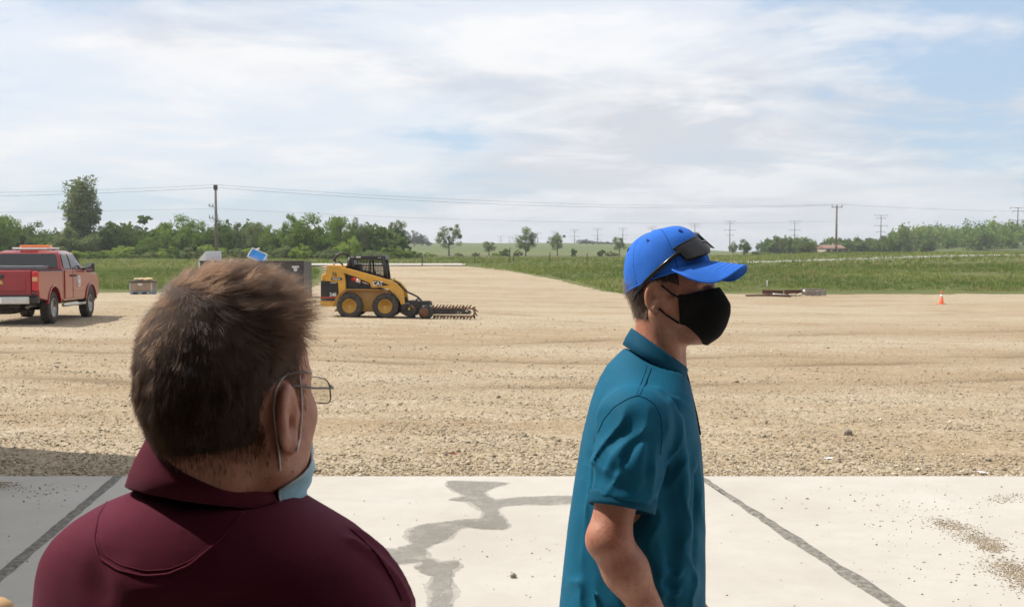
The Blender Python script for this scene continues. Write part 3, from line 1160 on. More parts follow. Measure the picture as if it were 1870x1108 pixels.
# the far wood on the right: one mass
def wood(name, n, box, seed, colour, lab, hmin=7, hmax=12):
    r = np.random.default_rng(seed)
    Vs, Ts = [], []
    for i in range(n):
        u = r.uniform(box[0], box[1])
        Y = r.uniform(box[2], box[3])
        x = (u - CU) / FPX * Y
        h = r.uniform(hmin, hmax)
        w = h * r.uniform(.7, .95)
        g = zg(x, Y)
        K = 420
        # lobes
        c = r.normal(0, 1, (9, 3)) * np.array([.26, .26, .20])
        k = r.integers(0, 9, K)
        P = c[k] + r.normal(0, 1, (K, 3)) * .12
        P = P * np.array([w, w, h]) + np.array([x, Y, g + h * .55])
        P[:, 2] = np.maximum(P[:, 2], g + .2)
        s = .62 * r.uniform(.6, 1.3, K)
        a1 = r.normal(0, 1, (K, 3)); a1 /= np.linalg.norm(a1, axis=1)[:, None]
        a2 = np.cross(a1, r.normal(0, 1, (K, 3))); a2 /= np.linalg.norm(a2, axis=1)[:, None]
        Vs.append(np.stack([P - a1 * s[:, None], P + a2 * s[:, None] * .7, P + a1 * s[:, None], P - a2 * s[:, None] * .7], 1).reshape(-1, 3))
        Ts.append(np.repeat(np.clip(r.uniform(0, .7) + r.uniform(0, .4, K), 0, 1), 4))
    V = np.concatenate(Vs)
    me = np_mesh(name, V, np.arange(len(V)).reshape(-1, 4))
    vcol(me, 'leaf', np.concatenate(Ts))
    o = link(name, me, LEAF[colour])
    tag(o, lab, "woodland", kind="stuff")


wood("far_woodland", 170, (1640, 2100, 430, 620), 51, 'mid', "green wooded rise along the skyline at far right", 6, 11)
wood("far_tree_belt", 150, (1395, 1700, 390, 520), 52, 'dark', "low dark belt of trees behind the pylons on the right", 3.5, 6)
wood("tree_line_undergrowth", 150, (-60, 740, 196, 225), 53, 'dark', "dark undergrowth filling the left-hand tree line", 3.0, 6)

# ------------------------------------------------------------------ pylons and utility poles
M_STEEL = simple("weathered_steel", (.060, .050, .048), .7, var=.2)
M_WOODPOLE = simple("pole_wood", (.20, .16, .125), .9, var=.25, scale=2)
M_WIRE = simple("wire", (.14, .14, .145), .6)
M_INSUL = simple("insulator", (.22, .22, .23), .5)
PYL = [(1856, 379, "steel pylon nearest the right edge of the picture"), (1607, 393, "steel pylon second from the right edge"), (1450, 403.5, "steel pylon left of the taller wooden pole"),
       (1332, 403.5, "steel pylon rising just right of the cap brim"), (1268, 409, "steel pylon whose top shows above the cap's crown"), (1190, 414, "steel pylon whose tip shows behind the back of the cap"),
       (1137, 416, "small far steel pylon nearest the back of the cap"), (1091, 417, "small far steel pylon above the skyline tree row"), (1049, 419.5, "small far steel pylon left of the skyline tree row"),
       (1012, 422, "tiny steel pylon behind the ragged field tree"), (982, 424.5, "tiny steel pylon right of the round-headed field tree"), (944, 429, "tiny steel pylon left of the round-headed field tree"),
       (931, 432, "very faint tiny steel pylon between the low and the round-headed field trees"), (915, 431, "tiny steel pylon right of the low field tree")]
for (u, tp, lab) in PYL:
    H = 27.0
    Y = H * FPX / (463.5 - tp)
    x = (u - CU) / FPX * Y
    top = px(u, tp, Y).z
    g = zg(x, Y) - .5
    o = empty("transmission_pylon", (x, Y, g), .12)
    h = top - g
    MB().tube([(0, 0, 0), (0, 0, h * .5), (0, 0, h)], [.50, .36, .20], 10).build("mast", M_STEEL, o, sm=True)
    for k, (dz, half) in enumerate(((.15, 4.9), (2.1, 3.4), (7.4, 4.9), (11.6, 3.3))):
        z = h - dz
        c = MB().tube([(-half, 0, z + .35), (-half * .4, 0, z + .02), (0, 0, z - .12), (half * .4, 0, z + .02), (half, 0, z + .35)], [.09, .14, .2, .14, .09], 6).build("crossarm", M_STEEL, o)
        for s in (-1, 1):
            MB().lathe([(.05, z + .3), (.14, z + .1), (.14, z - .9), (.05, z - 1.1)], 6, 'z', (s * half * .97, 0, 0)).build("insulator", M_INSUL, c)
    tag(o, lab, "pylon", "steel transmission pylons")


def wooden_pole(u, tp, base, Y, lab, left=True):
    x = (u - CU) / FPX * Y
    g = zg(x, Y)
    top = px(u, tp, Y).z
    h = top - g
    o = empty("utility_pole", (x, Y, g))
    MB().tube([(0, 0, -.5), (0, 0, h * .5), (0, 0, h)], [.25, .20, .15], 10).build("mast", M_WOODPOLE, o, sm=True)
    s = -1 if left else 1
    if left:
        for dz in (3.2, 4.9):
            b = MB().tube([(0, 0, h - dz), (s * .6, 0, h - dz + .02), (s * .95, 0, h - dz + .30)], .045, 6).build("bracket", M_STEEL, o)
            for q in (.45, .95):
                MB().lathe([(.03, -.05), (.09, .05), (.07, .2), (.09, .3), (.03, .42)], 8, 'z', (s * q, 0, h - dz + .08)).build("insulator", M_INSUL, b)
        MB().tube([(0, .1, h - 4.4), (s * .5, .1, h - 5.4), (s * .9, .1, h - 5.1), (s * .98, .1, h - 4.3)], .03, 5).build("jumper_cable", M_STEEL, o)
        MB().tube([(.02, -.18, h - 9.6), (.02, -.18, h - 4.9)], .05, 6).build("conduit", M_STEEL, o)
        MB().box((.14, -.12, h - 4.6), (.28, .24, .7)).build("switch_box", M_INSUL, o)
        MB().box((0, 0, h - .35), (.5, .45, .7)).build("pole_cap_bracket", M_STEEL, o)
    else:
        MB().box((0, -.18, h - .5), (2.2, .12, .14)).build("crossarm", M_WOODPOLE, o)
        for q in (-1.0, 0, 1.0):
            MB().lathe([(.05, h - .43), (.1, h - .3), (.06, h - .2), (.1, h - .1), (.03, h + .02)], 8, 'z', (q, -.18, 0)).build("insulator", M_INSUL, o)
        MB().box((-.05, -.35, 1.6), (.3, .3, .5)).build("meter_box", M_INSUL, o)
    tag(o, lab, "utility pole")
    return Vector((x, Y, top))


PA = wooden_pole(396, 338, 478, 148, "wooden utility pole with brackets rising above the man's brown hair", True)
PB = wooden_pole(1526, 374, 475, 205, "slim wooden utility pole with a short crossarm right of the blue cap", False)
MB().tube([(0, 0, -.3), (0, 0, 8.5)], .11, 8).build("utility_pole", M_WOODPOLE)
pp = bpy.data.objects["utility_pole.002"] if "utility_pole.002" in bpy.data.objects else bpy.context.scene.objects[-1]
pp.location = ((1667 - CU) / FPX * 290, 290, zg((1667 - CU) / FPX * 290, 290))
tag(pp, "short pale pole beyond the road, right of the second pylon", "utility pole")


def wire(a, b, sag, r, lab):
    a, b = Vector(a), Vector(b)
    pts = []
    for k in range(41):
        t = k / 40
        p = a.lerp(b, t)
        p.z -= sag * 4 * t * (1 - t)
        pts.append(p)
    o = MB().tube(pts, r, 5).build("power_line", M_WIRE, sm=True)
    tag(o, lab, "power line", "overhead lines on the wooden poles")


A, B_ = PA, PB
LW = px(-330, 352, 148)
RW = px(2150, 384, 260)
wire(A + Vector((0, 0, .05)), B_ + Vector((0, 0, .1)), 1.35, .017, "topmost thin overhead line between the two wooden poles")
wire(A + Vector((0, 0, -.35)), B_ + Vector((-.6, 0, -.05)), 1.55, .020, "second overhead line just under the topmost between the wooden poles")
wire(A + Vector((0, 0, -3.4)), B_ + Vector((0, 0, -3.3)), 1.1, .013, "faint lowest overhead line between the two wooden poles")
wire(LW, A + Vector((0, 0, .05)), .5, .017, "topmost thin overhead line running left from the nearer wooden pole")
wire(LW + Vector((0, 0, -.6)), A + Vector((0, 0, -.35)), .5, .022, "second overhead line running left from the nearer wooden pole")
wire(LW + Vector((0, 0, -2.9)), A + Vector((0, 0, -3.4)), .2, .012, "faint lowest overhead line running left from the nearer wooden pole")
wire(B_ + Vector((0, 0, .1)), RW, .9, .018, "overhead line running right from the slim wooden pole")

# ------------------------------------------------------------------ fence posts along the far verge
M_POST = simple("fence_post_steel", (.10, .085, .07), .85, var=.3)
for i, (u, v, hh) in enumerate(((771, 486, 1.3), (867, 479, 1.3), (931, 480, 2.0), (938, 480, 1.3), (1004, 480, 1.4), (1072, 478, 1.2))):
    p = hit(u, v)
    o = MB().tube([(0, 0, -.2), (0, 0, hh * .85), (.02, 0, hh)], [.07, .065, .05], 7).build("fence_post", M_POST)
    o.location = p
    tag(o, "thin dark fence post in the grass, number %s from the loader cab" % ("one two three four five six".split()[i]), "fence post", "fence posts in the far verge")
p = hit(1401, 524)
o = MB().tube([(0, 0, 0), (0, 0, .55)], .05, 6).build("marker_stake", simple("white_stake", (.7, .7, .68), .7))
o.location = p
tag(o, "small white stake in the grass above the rusty beams", "stake")

# far houses
M_WALLH = simple("house_wall", (.42, .36, .30), .8)
M_ROOFH = simple("house_roof", (.24, .14, .11), .8)
M_WINH = simple("house_window", (.05, .06, .07), .2)


def house(u, Y, Lx, h, lab, roofh=1.6, roofm=None, rz=0.1):
    x = (u - CU) / FPX * Y
    o = empty("farm_house", (x, Y, zg(x, Y)), rz)
    MB().box((0, 0, h / 2), (Lx, 7, h)).build("wall", M_WALLH, o)
    rf = MB().prism([(-3.9, h), (3.9, h), (0, h + roofh)], -Lx / 2 - .4, Lx / 2 + .4, 'x').build("roof", roofm or M_ROOFH, o)
    MB().box((Lx * .2, .8, h + roofh), (.6, .6, 1.1)).build("chimney", M_WALLH, rf)
    for k in range(3):
        w = MB().box((-Lx * .33 + k * Lx * .3, -3.52, h * .55), (1.3, .08, 1.2)).build("window", M_WINH, o)
    MB().box((Lx * .42, -3.52, 1.05), (1.0, .08, 2.1)).build("door", M_ROOFH, o)
    tag(o, lab, "house")


house(1516, 340, 6.5, 2.2, "far house with a red-brown roof left of the slim wooden pole", 1.1)
house(211, 540, 9, 4.0, "far house with an orange roof in the hazy grove", 2.2, simple("orange_roof", (.50, .17, .07), .8))

# ------------------------------------------------------------------ things standing at the edge of the lot
M_CONE = simple("cone_orange", (.85, .13, .035), .55, var=.08)
M_CONEW = simple("cone_white_band", (.80, .80, .78), .45)
p = hit(1719, 555)
o = empty("traffic_cone", p, .3)
MB().prism([(-.19, -.19), (.19, -.19), (.19, .19), (-.19, .19)], 0, .035, 'z').build("base", M_CONE, o, bevel=.012)
MB().lathe([(.135, .036), (.128, .06), (.080, .40)], 20, 'z').build("body", M_CONE, o, sm=True)
MB().lathe([(.0815, .40), (.061, .555)], 20, 'z').build("reflective_band", M_CONEW, o, sm=True)
MB().lathe([(.059, .555), (.032, .745), (.022, .755)], 20, 'z').build("tip", M_CONE, o, sm=True)
tag(o, "orange traffic cone with a white band on the gravel at right", "traffic cone")

# pallet crate of cardboard near the pickup
M_CARD = simple("cardboard", (.36, .25, .18), .85, var=.15, scale=4, dirt=((.5, .42, .36), .3))
M_PLAST = simple("grey_blue_pallet", (.24, .29, .34), .6, var=.15)
M_FRAMEG = simple("crate_frame_grey", (.45, .46, .47), .5)
M_LABELW = simple("paper_label", (.75, .74, .72), .7)
p = hit(262, 537)
o = empty("pallet_crate", p, .05)
for q in (-.5, 0, .5):
    MB().box((q, 0, .06), (.16, 1.0, .12)).build("pallet_runner", M_PLAST, o, bevel=.01)
MB().box((0, 0, .145), (1.24, 1.02, .05)).build("pallet_deck", M_PLAST, o)
MB().box((0, 0, .42), (1.08, .90, .48)).build("carton", M_CARD, o, bevel=.015)
for sx in (-1, 1):
    for sy in (-1, 1):
        MB().box((sx * .58, sy * .46, .45), (.06, .06, .56)).build("corner_post", M_FRAMEG, o, bevel=.008)
for q in range(4):
    MB().box((0, -.482, .27 + q * .105), (1.10, .02, .085)).build("side_slat", M_CARD, o)
MB().box((0, 0, .70), (1.3, 1.04, .07)).build("lid_rim", simple("dark_rim", (.09, .075, .065), .8), o, bevel=.01)
MB().box((-.02, -.497, .56), (.22, .012, .10)).build("paper_label", M_LABELW, o)
tag(o, "cardboard crate on a grey pallet in front of the grass by the pickup", "crate")
rr = random.Random(3)
for k, (ax, sz) in enumerate(((-.35, .30), (-.05, .42), (.22, .36), (.42, .26))):
    mb = MB()
    mb.ball((0, 0, 0), (sz * .55, .26, .10), 9, 6)
    mb.v = [tuple(Vector(q) * (1 + .3 * mnoise.noise(Vector(q) * 5 + Vector((k, 0, 0))))) for q in mb.v]
    s_ = mb.build("sack", simple("paper_sack_%d" % k, (.45 + .06 * k, .36 + .04 * k, .24), .85), sm=True)
    s_.location = p + Vector((ax, -.05, .815 + .01 * (k % 2)))
    tag(s_, ("pale crumpled sack at the left end on top of the cardboard crate", "larger pale sack left of centre on the cardboard crate", "pale sack right of centre on the cardboard crate", "small pale sack at the right end on the cardboard crate")[k], "sack")

# dark container behind the man's head, with scrap sticking out of it
M_CONT = simple("container_black_steel", (.045, .045, .050), .55, var=.2, scale=2, dirt=((.12, .10, .08), .5))
pr = hit(563, 536)
Yc = 52.0
xr = (555 - CU) / FPX * Yc
xl = (366 - CU) / FPX * Yc
ztop = px(540, 478, Yc).z
g = min(zg(xr, Yc), zg(xl, Yc)) - .02
o = empty("scrap_container", ((xl + xr) / 2, Yc, g), 0.0)
L = xr - xl
Hc = ztop - g
for (nm, c, s) in (("front_side", (0, 0, Hc / 2), (L, .07, Hc)), ("rear_side", (0, 2.0, Hc / 2), (L, .07, Hc)), ("end_panel", (L / 2 - .035, 1.0, Hc / 2), (.07, 1.93, Hc)), ("end_panel", (-L / 2 + .035, 1.0, Hc / 2), (.07, 1.93, Hc)), ("floor", (0, 1.0, .06), (L - .14, 1.93, .1))):
    MB().box(c, s).build(nm, M_CONT, o)
for k in range(7):
    MB().box((-L / 2 + .12 + k * (L - .24) / 6, -.06, Hc * .5), (.09, .06, Hc * .96)).build("rib", M_CONT, o, bevel=.008)
MB().box((0, -.05, Hc + .03), (L + .06, .14, .06)).build("top_rail", M_CONT, o, bevel=.01)
pl = MB().box((L / 2 - .42, -.045, Hc - .26), (.36, .02, .11)).build("name_plate", simple("plate_grey", (.55, .55, .55), .5), o)
MB().lathe([(.10, -.06), (.10, -.045)], 20, 'y', (L / 2 - .42, 0, Hc - .40)).build("emblem", simple("plate_grey2", (.55, .55, .55), .5), o).scale = (1, 1, 1)
tag(o, "black steel scrap container behind the man's brown hair", "container")
M_WPANEL = simple("white_panel", (.62, .64, .68), .5, var=.05)
M_WPANEL2 = simple("white_panel_warm", (.74, .74, .70), .5, var=.05)  # second panel white, a little lighter and warmer
# folded white cabinet
c = px(392, 470, Yc + 1.0)
oc = empty("white_cabinet", (c.x, Yc + .7, g + .11), 0)
zb = 0.0
zt_ = px(392, 459.5, Yc + .7).z - (g + .11)
MB().prism([(-.37, zb), (.48, zb), (.42, zt_), (-.41, zt_)], 0, .05, 'y').build("face_panel", M_WPANEL, oc)
MB().prism([(-.41, zt_), (-.37, zb), (-.78, zb), (-.78, zt_ - .42)], .06, .55, 'y').build("sloping_side", M_WPANEL2, oc)
MB().box((.02, .3, zt_ + .012), (.84, .55, .02)).build("top_edge", M_WPANEL2, oc)
tag(oc, "white sheet-metal cabinet sticking out of the black container", "cabinet")
# blue-lidded box
c = px(470, 469, Yc + 1.0)
ob = empty("tilted_appliance_box", (c.x, Yc + .75, g + .11), 0)
zt_ = px(470, 462, Yc + .75).z - (g + .11)
MB().prism([(-.43, 0), (-.10, 0), (-.12, zt_ - .02), (-.43, zt_ - .0)], 0, .5, 'y').build("left_panel", M_WPANEL, ob)
MB().prism([(-.08, 0), (.48, 0), (.46, zt_ - .18), (-.06, zt_ - .42)], .02, .5, 'y').build("right_panel", M_WPANEL, ob)
M_BLUE = simple("blue_sheet", (.02, .26, .72), .35, var=.2, scale=4)
lid = MB().box((0, 0, 0), (.80, .04, .50)).build("blue_panel", M_BLUE, ob)
lid.location = (.08, -.06, zt_ - .14)
lid.rotation_euler = (-.5, R(24), 0)
fr = MB()
for (cx0, cz0, w, h_) in ((0, .27, .86, .05), (0, -.27, .86, .05), (-.415, 0, .05, .5), (.415, 0, .05, .5)):
    fr.box((cx0, -.01, cz0), (w, .06, h_))
fr.build("panel_frame", M_WPANEL2, lid)
MB().tube([(-.18, .1, zt_ + .12), (.16, .1, zt_ + .24)], .05, 6).build("bent_strip", M_WPANEL, ob)
tag(ob, "tilted white box with a bright blue panel in the black container", "scrap box")
os_ = MB().tube([(0, 0, 0), (.42, .1, Hc + .15 - .11)], .06, 6).build("scrap_strip", M_WPANEL2)
cs = px(421, 478, Yc + .9)
os_.location = (cs.x - .40, Yc + .9, g + .11)
tag(os_, "pale metal strip leaning out of the black container beside the cabinet", "scrap strip")

# rusty beams and the pallet at the right edge of the lot
M_RUST = simple("rusty_steel", (.13, .062, .040), .9, var=.35, scale=5, bump=.4)
M_OLDWOOD = simple("weathered_wood", (.30, .26, .22), .9, var=.3, scale=5)
BE = [(1362, 1422, 541, .10, "long low rusty beam nearest the cap brim"), (1392, 1430, 538, .30, "tall rusty beam behind the low one"), (1432, 1465, 539, .36, "rusty beam next to the pale pallet"), (1398, 1444, 542, .12, "short rusty beam in front of the tall one")]
for k, (u0, u1, v, hh, lab) in enumerate(BE):
    a, b = hit(u0, v - k % 2), hit(u1, v)
    o = empty("rusty_beam", (a + b) / 2, math.atan2(b.y - a.y, b.x - a.x))
    L_ = (b - a).length
    MB().box((0, 0, hh / 2), (L_, .05, hh)).build("web", M_RUST, o)
    MB().box((0, 0, .02), (L_, .26, .04)).build("bottom_flange", M_RUST, o)
    MB().box((0, 0, hh), (L_, .26, .04)).build("top_flange", M_RUST, o)
    tag(o, lab, "steel beam", "rusty beams at the grass edge")
for k, (u, v, w_, lab) in enumerate(((1424, 540, .9, "white sheet scrap lying against the rusty beams"), (1447, 541, .45, "pale timber block in front of the rusty beams"), (1459, 541, .4, "pale timber block beside the pallet"))):
    p = hit(u, v)
    o = MB().box((0, 0, .09), (w_, .4, .16 if k else .08), Matrix.Rotation(.1 - .2 * k, 3, 'Y')).build("scrap_block", M_WPANEL2 if k == 0 else simple("pale_timber_%d" % k, (.5, .42, .30), .85), bevel=.02)
    o.location = p
    tag(o, lab, "scrap")
p = hit(1485, 539.5)
o = empty("wooden_crate", p, .04)
for sy in (-.5, .5):
    for z in (.12, .27, .42):
        MB().box((0, sy, z), (1.5, .03, .10)).build("side_slat", M_OLDWOOD, o)
for sx in (-.68, -.23, .23, .68):
    for sy in (-.46, .46):
        MB().box((sx, sy, .24), (.09, .05, .48)).build("post", M_OLDWOOD, o)
for k in range(6):
    MB().box((0, -.45 + k * .18, .07), (1.5, .13, .03)).build("floor_slat", M_OLDWOOD, o)
for k in range(3):
    MB().box((-.45 + k * .45, 0, .33), (.36, .8, .16)).build("contents_block", simple("crate_content_%d" % k, (.55, .54, .5), .8), o, bevel=.02)
tag(o, "low wooden slat crate at the grass edge left of the traffic cone", "crate")

# ------------------------------------------------------------------ summer haze
hz = MB().box((0, 1700, 20), (9000, 4600, 52)).build("haze", None)
hm = bpy.data.materials.new("haze")
hm.use_nodes = True
hm.node_tree.nodes.clear()
ht = NT(hm.node_tree)
pv = ht.n('ShaderNodeVolumePrincipled')
pv.inputs['Color'].default_value = (.93, .95, 1.0, 1)
pv.inputs['Density'].default_value = .00028
pv.inputs['Anisotropy'].default_value = .2
ou = ht.n('ShaderNodeOutputMaterial', i_Volume=pv.outputs[0])
hz.data.materials.append(hm)
hz.display_type = 'WIRE'
tag(hz, "thin summer haze over the fields", "haze", kind="stuff")
# ------------------------------------------------------------------ lettering as thin raised mesh
def text_mesh(s, size, depth=.004, shear=0.0, xs=1.0):
    cu = bpy.data.curves.new("lettering", 'FONT')
    cu.body = s
    cu.size = size
    cu.extrude = depth
    cu.offset = size * .018
    cu.resolution_u = 3
    cu.shear = shear
    cu.align_x = 'CENTER'
    cu.align_y = 'CENTER'
    ob = bpy.data.objects.new("lettering_tmp", cu)
    COL.objects.link(ob)
    dg = bpy.context.evaluated_depsgraph_get()
    me = bpy.data.meshes.new_from_object(ob.evaluated_get(dg))
    bpy.data.objects.remove(ob)
    bpy.data.curves.remove(cu)
    for v in me.vertices:
        v.co.x *= xs
    return me


M_TYRE = simple("tyre_rubber", (.032, .031, .030), .85, var=.25, scale=8, dirt=((.16, .125, .085), .55), dscale=6)
M_BLACKP = simple("black_plastic", (.022, .022, .022), .55, var=.2, dirt=((.10, .08, .06), .3))
M_BLACKM = simple("black_painted_steel", (.020, .020, .021), .45, var=.2, dirt=((.09, .07, .05), .35))
M_CHROME = simple("chrome", (.62, .61, .60), .22, 1.0, var=.06)
M_GLASSD, _t, _b = mat("tinted_glass")
_b.inputs['Base Color'].default_value = (.018, .022, .024, 1)
_b.inputs['Roughness'].default_value = .04
_b.inputs['Specular IOR Level'].default_value = .6
M_TRED = simple("truck_red_paint", (.30, .006, .009), .28, var=.10, scale=1.5, coat=.7, dirt=((.20, .08, .05), .10), dscale=2.0)
M_TAIL = simple("tail_lamp_red", (.55, .01, .012), .15, coat=.5)
M_TAILW = simple("tail_lamp_amber", (.72, .42, .20), .15, coat=.5)
M_WHITE = simple("white_enamel", (.80, .80, .79), .35, var=.03)
M_AMBER = simple("amber_beacon", (.90, .23, .03), .25, coat=.4)
M_ALU = simple("wheel_alloy", (.50, .50, .51), .35, .85, var=.1, dirt=((.2, .16, .12), .4))


def wheel(root, c, r, w, out, rim_m, spokes=8, rimr=.6, lugs=True, name="wheel"):
    """wheel > tyre, rim; axis along y, out = -1/+1 the visible side"""
    wo = empty(name, c)
    wo.parent = root
    h = w / 2
    prof = [(r * rimr, -h * .86), (r * .80, -h), (r * .94, -h * .92), (r, -h * .70), (r, h * .70), (r * .94, h * .92), (r * .80, h), (r * rimr, h * .86)]
    ty = MB().lathe(prof, 36, 'y').build("tyre", M_TYRE, wo, sm=False)
    tr = MB()
    for k in range(30):
        a = 2 * math.pi * k / 30
        for s in (-1, 1):
            m = Matrix.Rotation(-a, 3, 'Y')
            c0 = m @ Vector((r * 1.0, s * h * .45, 0))
            tr.box(c0, (.03, h * .75, r * .12), m @ Matrix.Rotation(s * .5, 3, 'X'))
    tr.build("tread", M_TYRE, ty)
    ri = MB().lathe([(r * rimr * 1.03, out * h * .88), (r * rimr * .95, out * h * .92), (r * rimr * .90, out * h * .70), (r * rimr * .80, out * h * .45), (r * rimr * .30, out * h * .52), (r * .16, out * h * .78), (r * .10, out * h * .80)], 28, 'y').build("rim", rim_m, wo, sm=True)
    if spokes:
        sp = MB()
        for k in range(spokes):
            a = 2 * math.pi * k / spokes
            m = Matrix.Rotation(-a, 3, 'Y')
            sp.box(m @ Vector((r * rimr * .55, out * h * .66, 0)), (r * rimr * .72, h * .18, r * .10), m)
        sp.build("spokes", rim_m, ri)
    return wo


# ------------------------------------------------------------------ red pickup
def arch(cx_, cz, rad, n=10, a0=180, a1=0):
    return [(cx_ + rad * math.cos(R(a0 + (a1 - a0) * k / n)), cz + rad * math.sin(R(a0 + (a1 - a0) * k / n))) for k in range(n + 1)]


def pickup():
    g0 = hit(90, 588)
    T = empty("pickup_truck", (0, 0, 0))
    HW = 1.0
    zs, zr = .56, 1.42            # sill and bed rail
    WR = .42
    FX = 3.64
    # bed sides with wheel arch
    side = [(-1.27, .70), (-.56, .62)] + arch(0, .44, .55, 10, 160, 20) + [(.56, .62), (.80, .60), (.80, zr), (-1.27, zr)]
    for s in (-1, 1):
        MB().prism(side, s * (HW - .16), s * HW, 'y').build("bed_side", M_TRED, T, bevel=.035, seg=3)
        MB().prism([(x, z) for (x, z) in arch(0, .44, .60, 12, 170, 10)] + [(x, z) for (x, z) in arch(0, .44, .545, 12, 10, 170)], s * (HW - .05), s * (HW + .025), 'y').build("wheel_arch_lip", M_TRED, T, bevel=.012)
        MB().box((-.22, s * (HW - .07), zr + .012), (2.04, .16, .03)).build("bed_rail_cap", M_BLACKP, T, bevel=.01)
    MB().box((-.24, 0, .80), (2.06, 1.7, .06)).build("bed_floor", M_BLACKP, T)
    MB().box((.77, 0, 1.08), (.05, 1.7, .60)).build("bed_front_panel", M_TRED, T)
    MB().box((.52, 0, 1.50), (.42, 1.30, .10)).build("tool_box", simple("tool_box_grey", (.22, .22, .23), .45), T, bevel=.02)
    # tailgate
    tg = MB().box((-1.285, 0, 1.09), (.09, 1.64, .66)).build("tailgate", M_TRED, T, bevel=.025, seg=3)
    MB().box((-1.335, 0, 1.09), (.02, 1.38, .40)).build("tailgate_stamping", M_TRED, tg, bevel=.012)
    MB().box((-1.352, 0, 1.27), (.025, .34, .10)).build("handle", M_BLACKP, tg, bevel=.01)
    bow = [(-.155, -.045), (-.06, -.045), (-.06, -.07), (.06, -.07), (.06, -.045), (.155, -.045), (.125, .045), (.06, .045), (.06, .07), (-.06, .07), (-.06, .045), (-.125, .045)]
    MB().prism([(y, 1.12 + z) for (y, z) in bow], -1.362, -1.345, 'x').build("emblem", simple("gold_emblem", (.62, .42, .14), .3, .6), tg)
    # tail lamps
    for s in (-1, 1):
        tl = MB().box((-1.27, s * (HW - .085), 1.14), (.12, .17, .50)).build("tail_lamp", M_TAIL, T, bevel=.025)
        MB().box((-1.30, s * (HW - .085), 1.20), (.08, .13, .12)).build("reverse_lens", M_TAILW, tl, bevel=.015)
    # rear bumper
    bp = MB().box((-1.36, 0, .66), (.20, 1.62, .20)).build("rear_bumper", M_CHROME, T, bevel=.03, seg=3)
    MB().box((-1.33, 0, .775), (.26, 1.86, .035)).build("step_pad", M_BLACKP, bp, bevel=.01)
    for s in (-1, 1):
        MB().box((-1.31, s * .90, .665), (.20, .20, .18)).build("corner_step", M_BLACKP, bp, bevel=.02)
    pl_ = MB().box((-1.468, .0, .66), (.012, .32, .16)).build("licence_plate", M_WHITE, bp)
    MB().box((-1.44, 0, .47), (.24, .10, .10)).build("hitch", M_BLACKM, T, bevel=.01)
    # cab lower body with doors
    low = [(.82, zs), (2.85, zs)] + [(FX - .56, .60)] + arch(FX, .44, .56, 10, 162, 18) + [(FX + .57, .62), (4.55, .66), (4.62, .95), (4.56, 1.22), (4.30, 1.32), (3.30, 1.44), (.82, 1.44)]
    MB().prism(low, -HW + .01, HW - .01, 'y').build("body", M_TRED, T, bevel=.05, seg=3)
    for s in (-1, 1):
        MB().prism([(x, z) for (x, z) in arch(FX, .44, .61, 12, 170, 10)] + [(x, z) for (x, z) in arch(FX, .44, .555, 12, 10, 170)], s * (HW - .05), s * (HW + .025), 'y').build("wheel_arch_lip", M_TRED, T, bevel=.012)
        MB().prism(arch(FX, .44, .553, 12, 176, 4), s * .2, s * (HW - .02), 'y').build("wheel_well", M_BLACKP, T)
    # greenhouse
    def gh(x0, x1, hw, z):
        return [(x0, -hw, z), (x1, -hw, z), (x1, hw, z), (x0, hw, z)]
    cab = MB()
    cab.loft([gh(.84, 3.28, .955, 1.43), gh(1.02, 2.72, .86, 1.78), gh(1.12, 2.46, .79, 1.93), gh(1.30, 2.30, .66, 1.985)])
    cab.build("cab", M_TRED, T, bevel=.05, seg=3)

    def glass(name, pts, parent=T):
        c = sum((Vector(p) for p in pts), Vector()) / len(pts)
        n = (Vector(pts[1]) - Vector(pts[0])).cross(Vector(pts[2]) - Vector(pts[0])).normalized()
        if n.dot(c - Vector((1.9, 0, 1.5))) < 0:
            n = -n
        mb = MB()
        k = len(pts)
        mb.add([Vector(p) + n * .004 for p in pts] + [Vector(p) + n * .016 for p in pts],
               [tuple(range(k)), tuple(range(2 * k - 1, k - 1, -1))] + [(i, (i + 1) % k, (i + 1) % k + k, i + k) for i in range(k)])
        return mb.build(name, M_GLASSD, parent)

    glass("rear_window", [(.868, -.84, 1.49), (.868, .84, 1.49), (1.035, .77, 1.80), (1.09, .72, 1.885), (1.09, -.72, 1.885), (1.035, -.77, 1.80)])
    glass("windshield", [(3.18, -.84, 1.49), (3.18, .84, 1.49), (2.70, .76, 1.80), (2.50, .70, 1.91), (2.50, -.70, 1.91), (2.70, -.76, 1.80)])
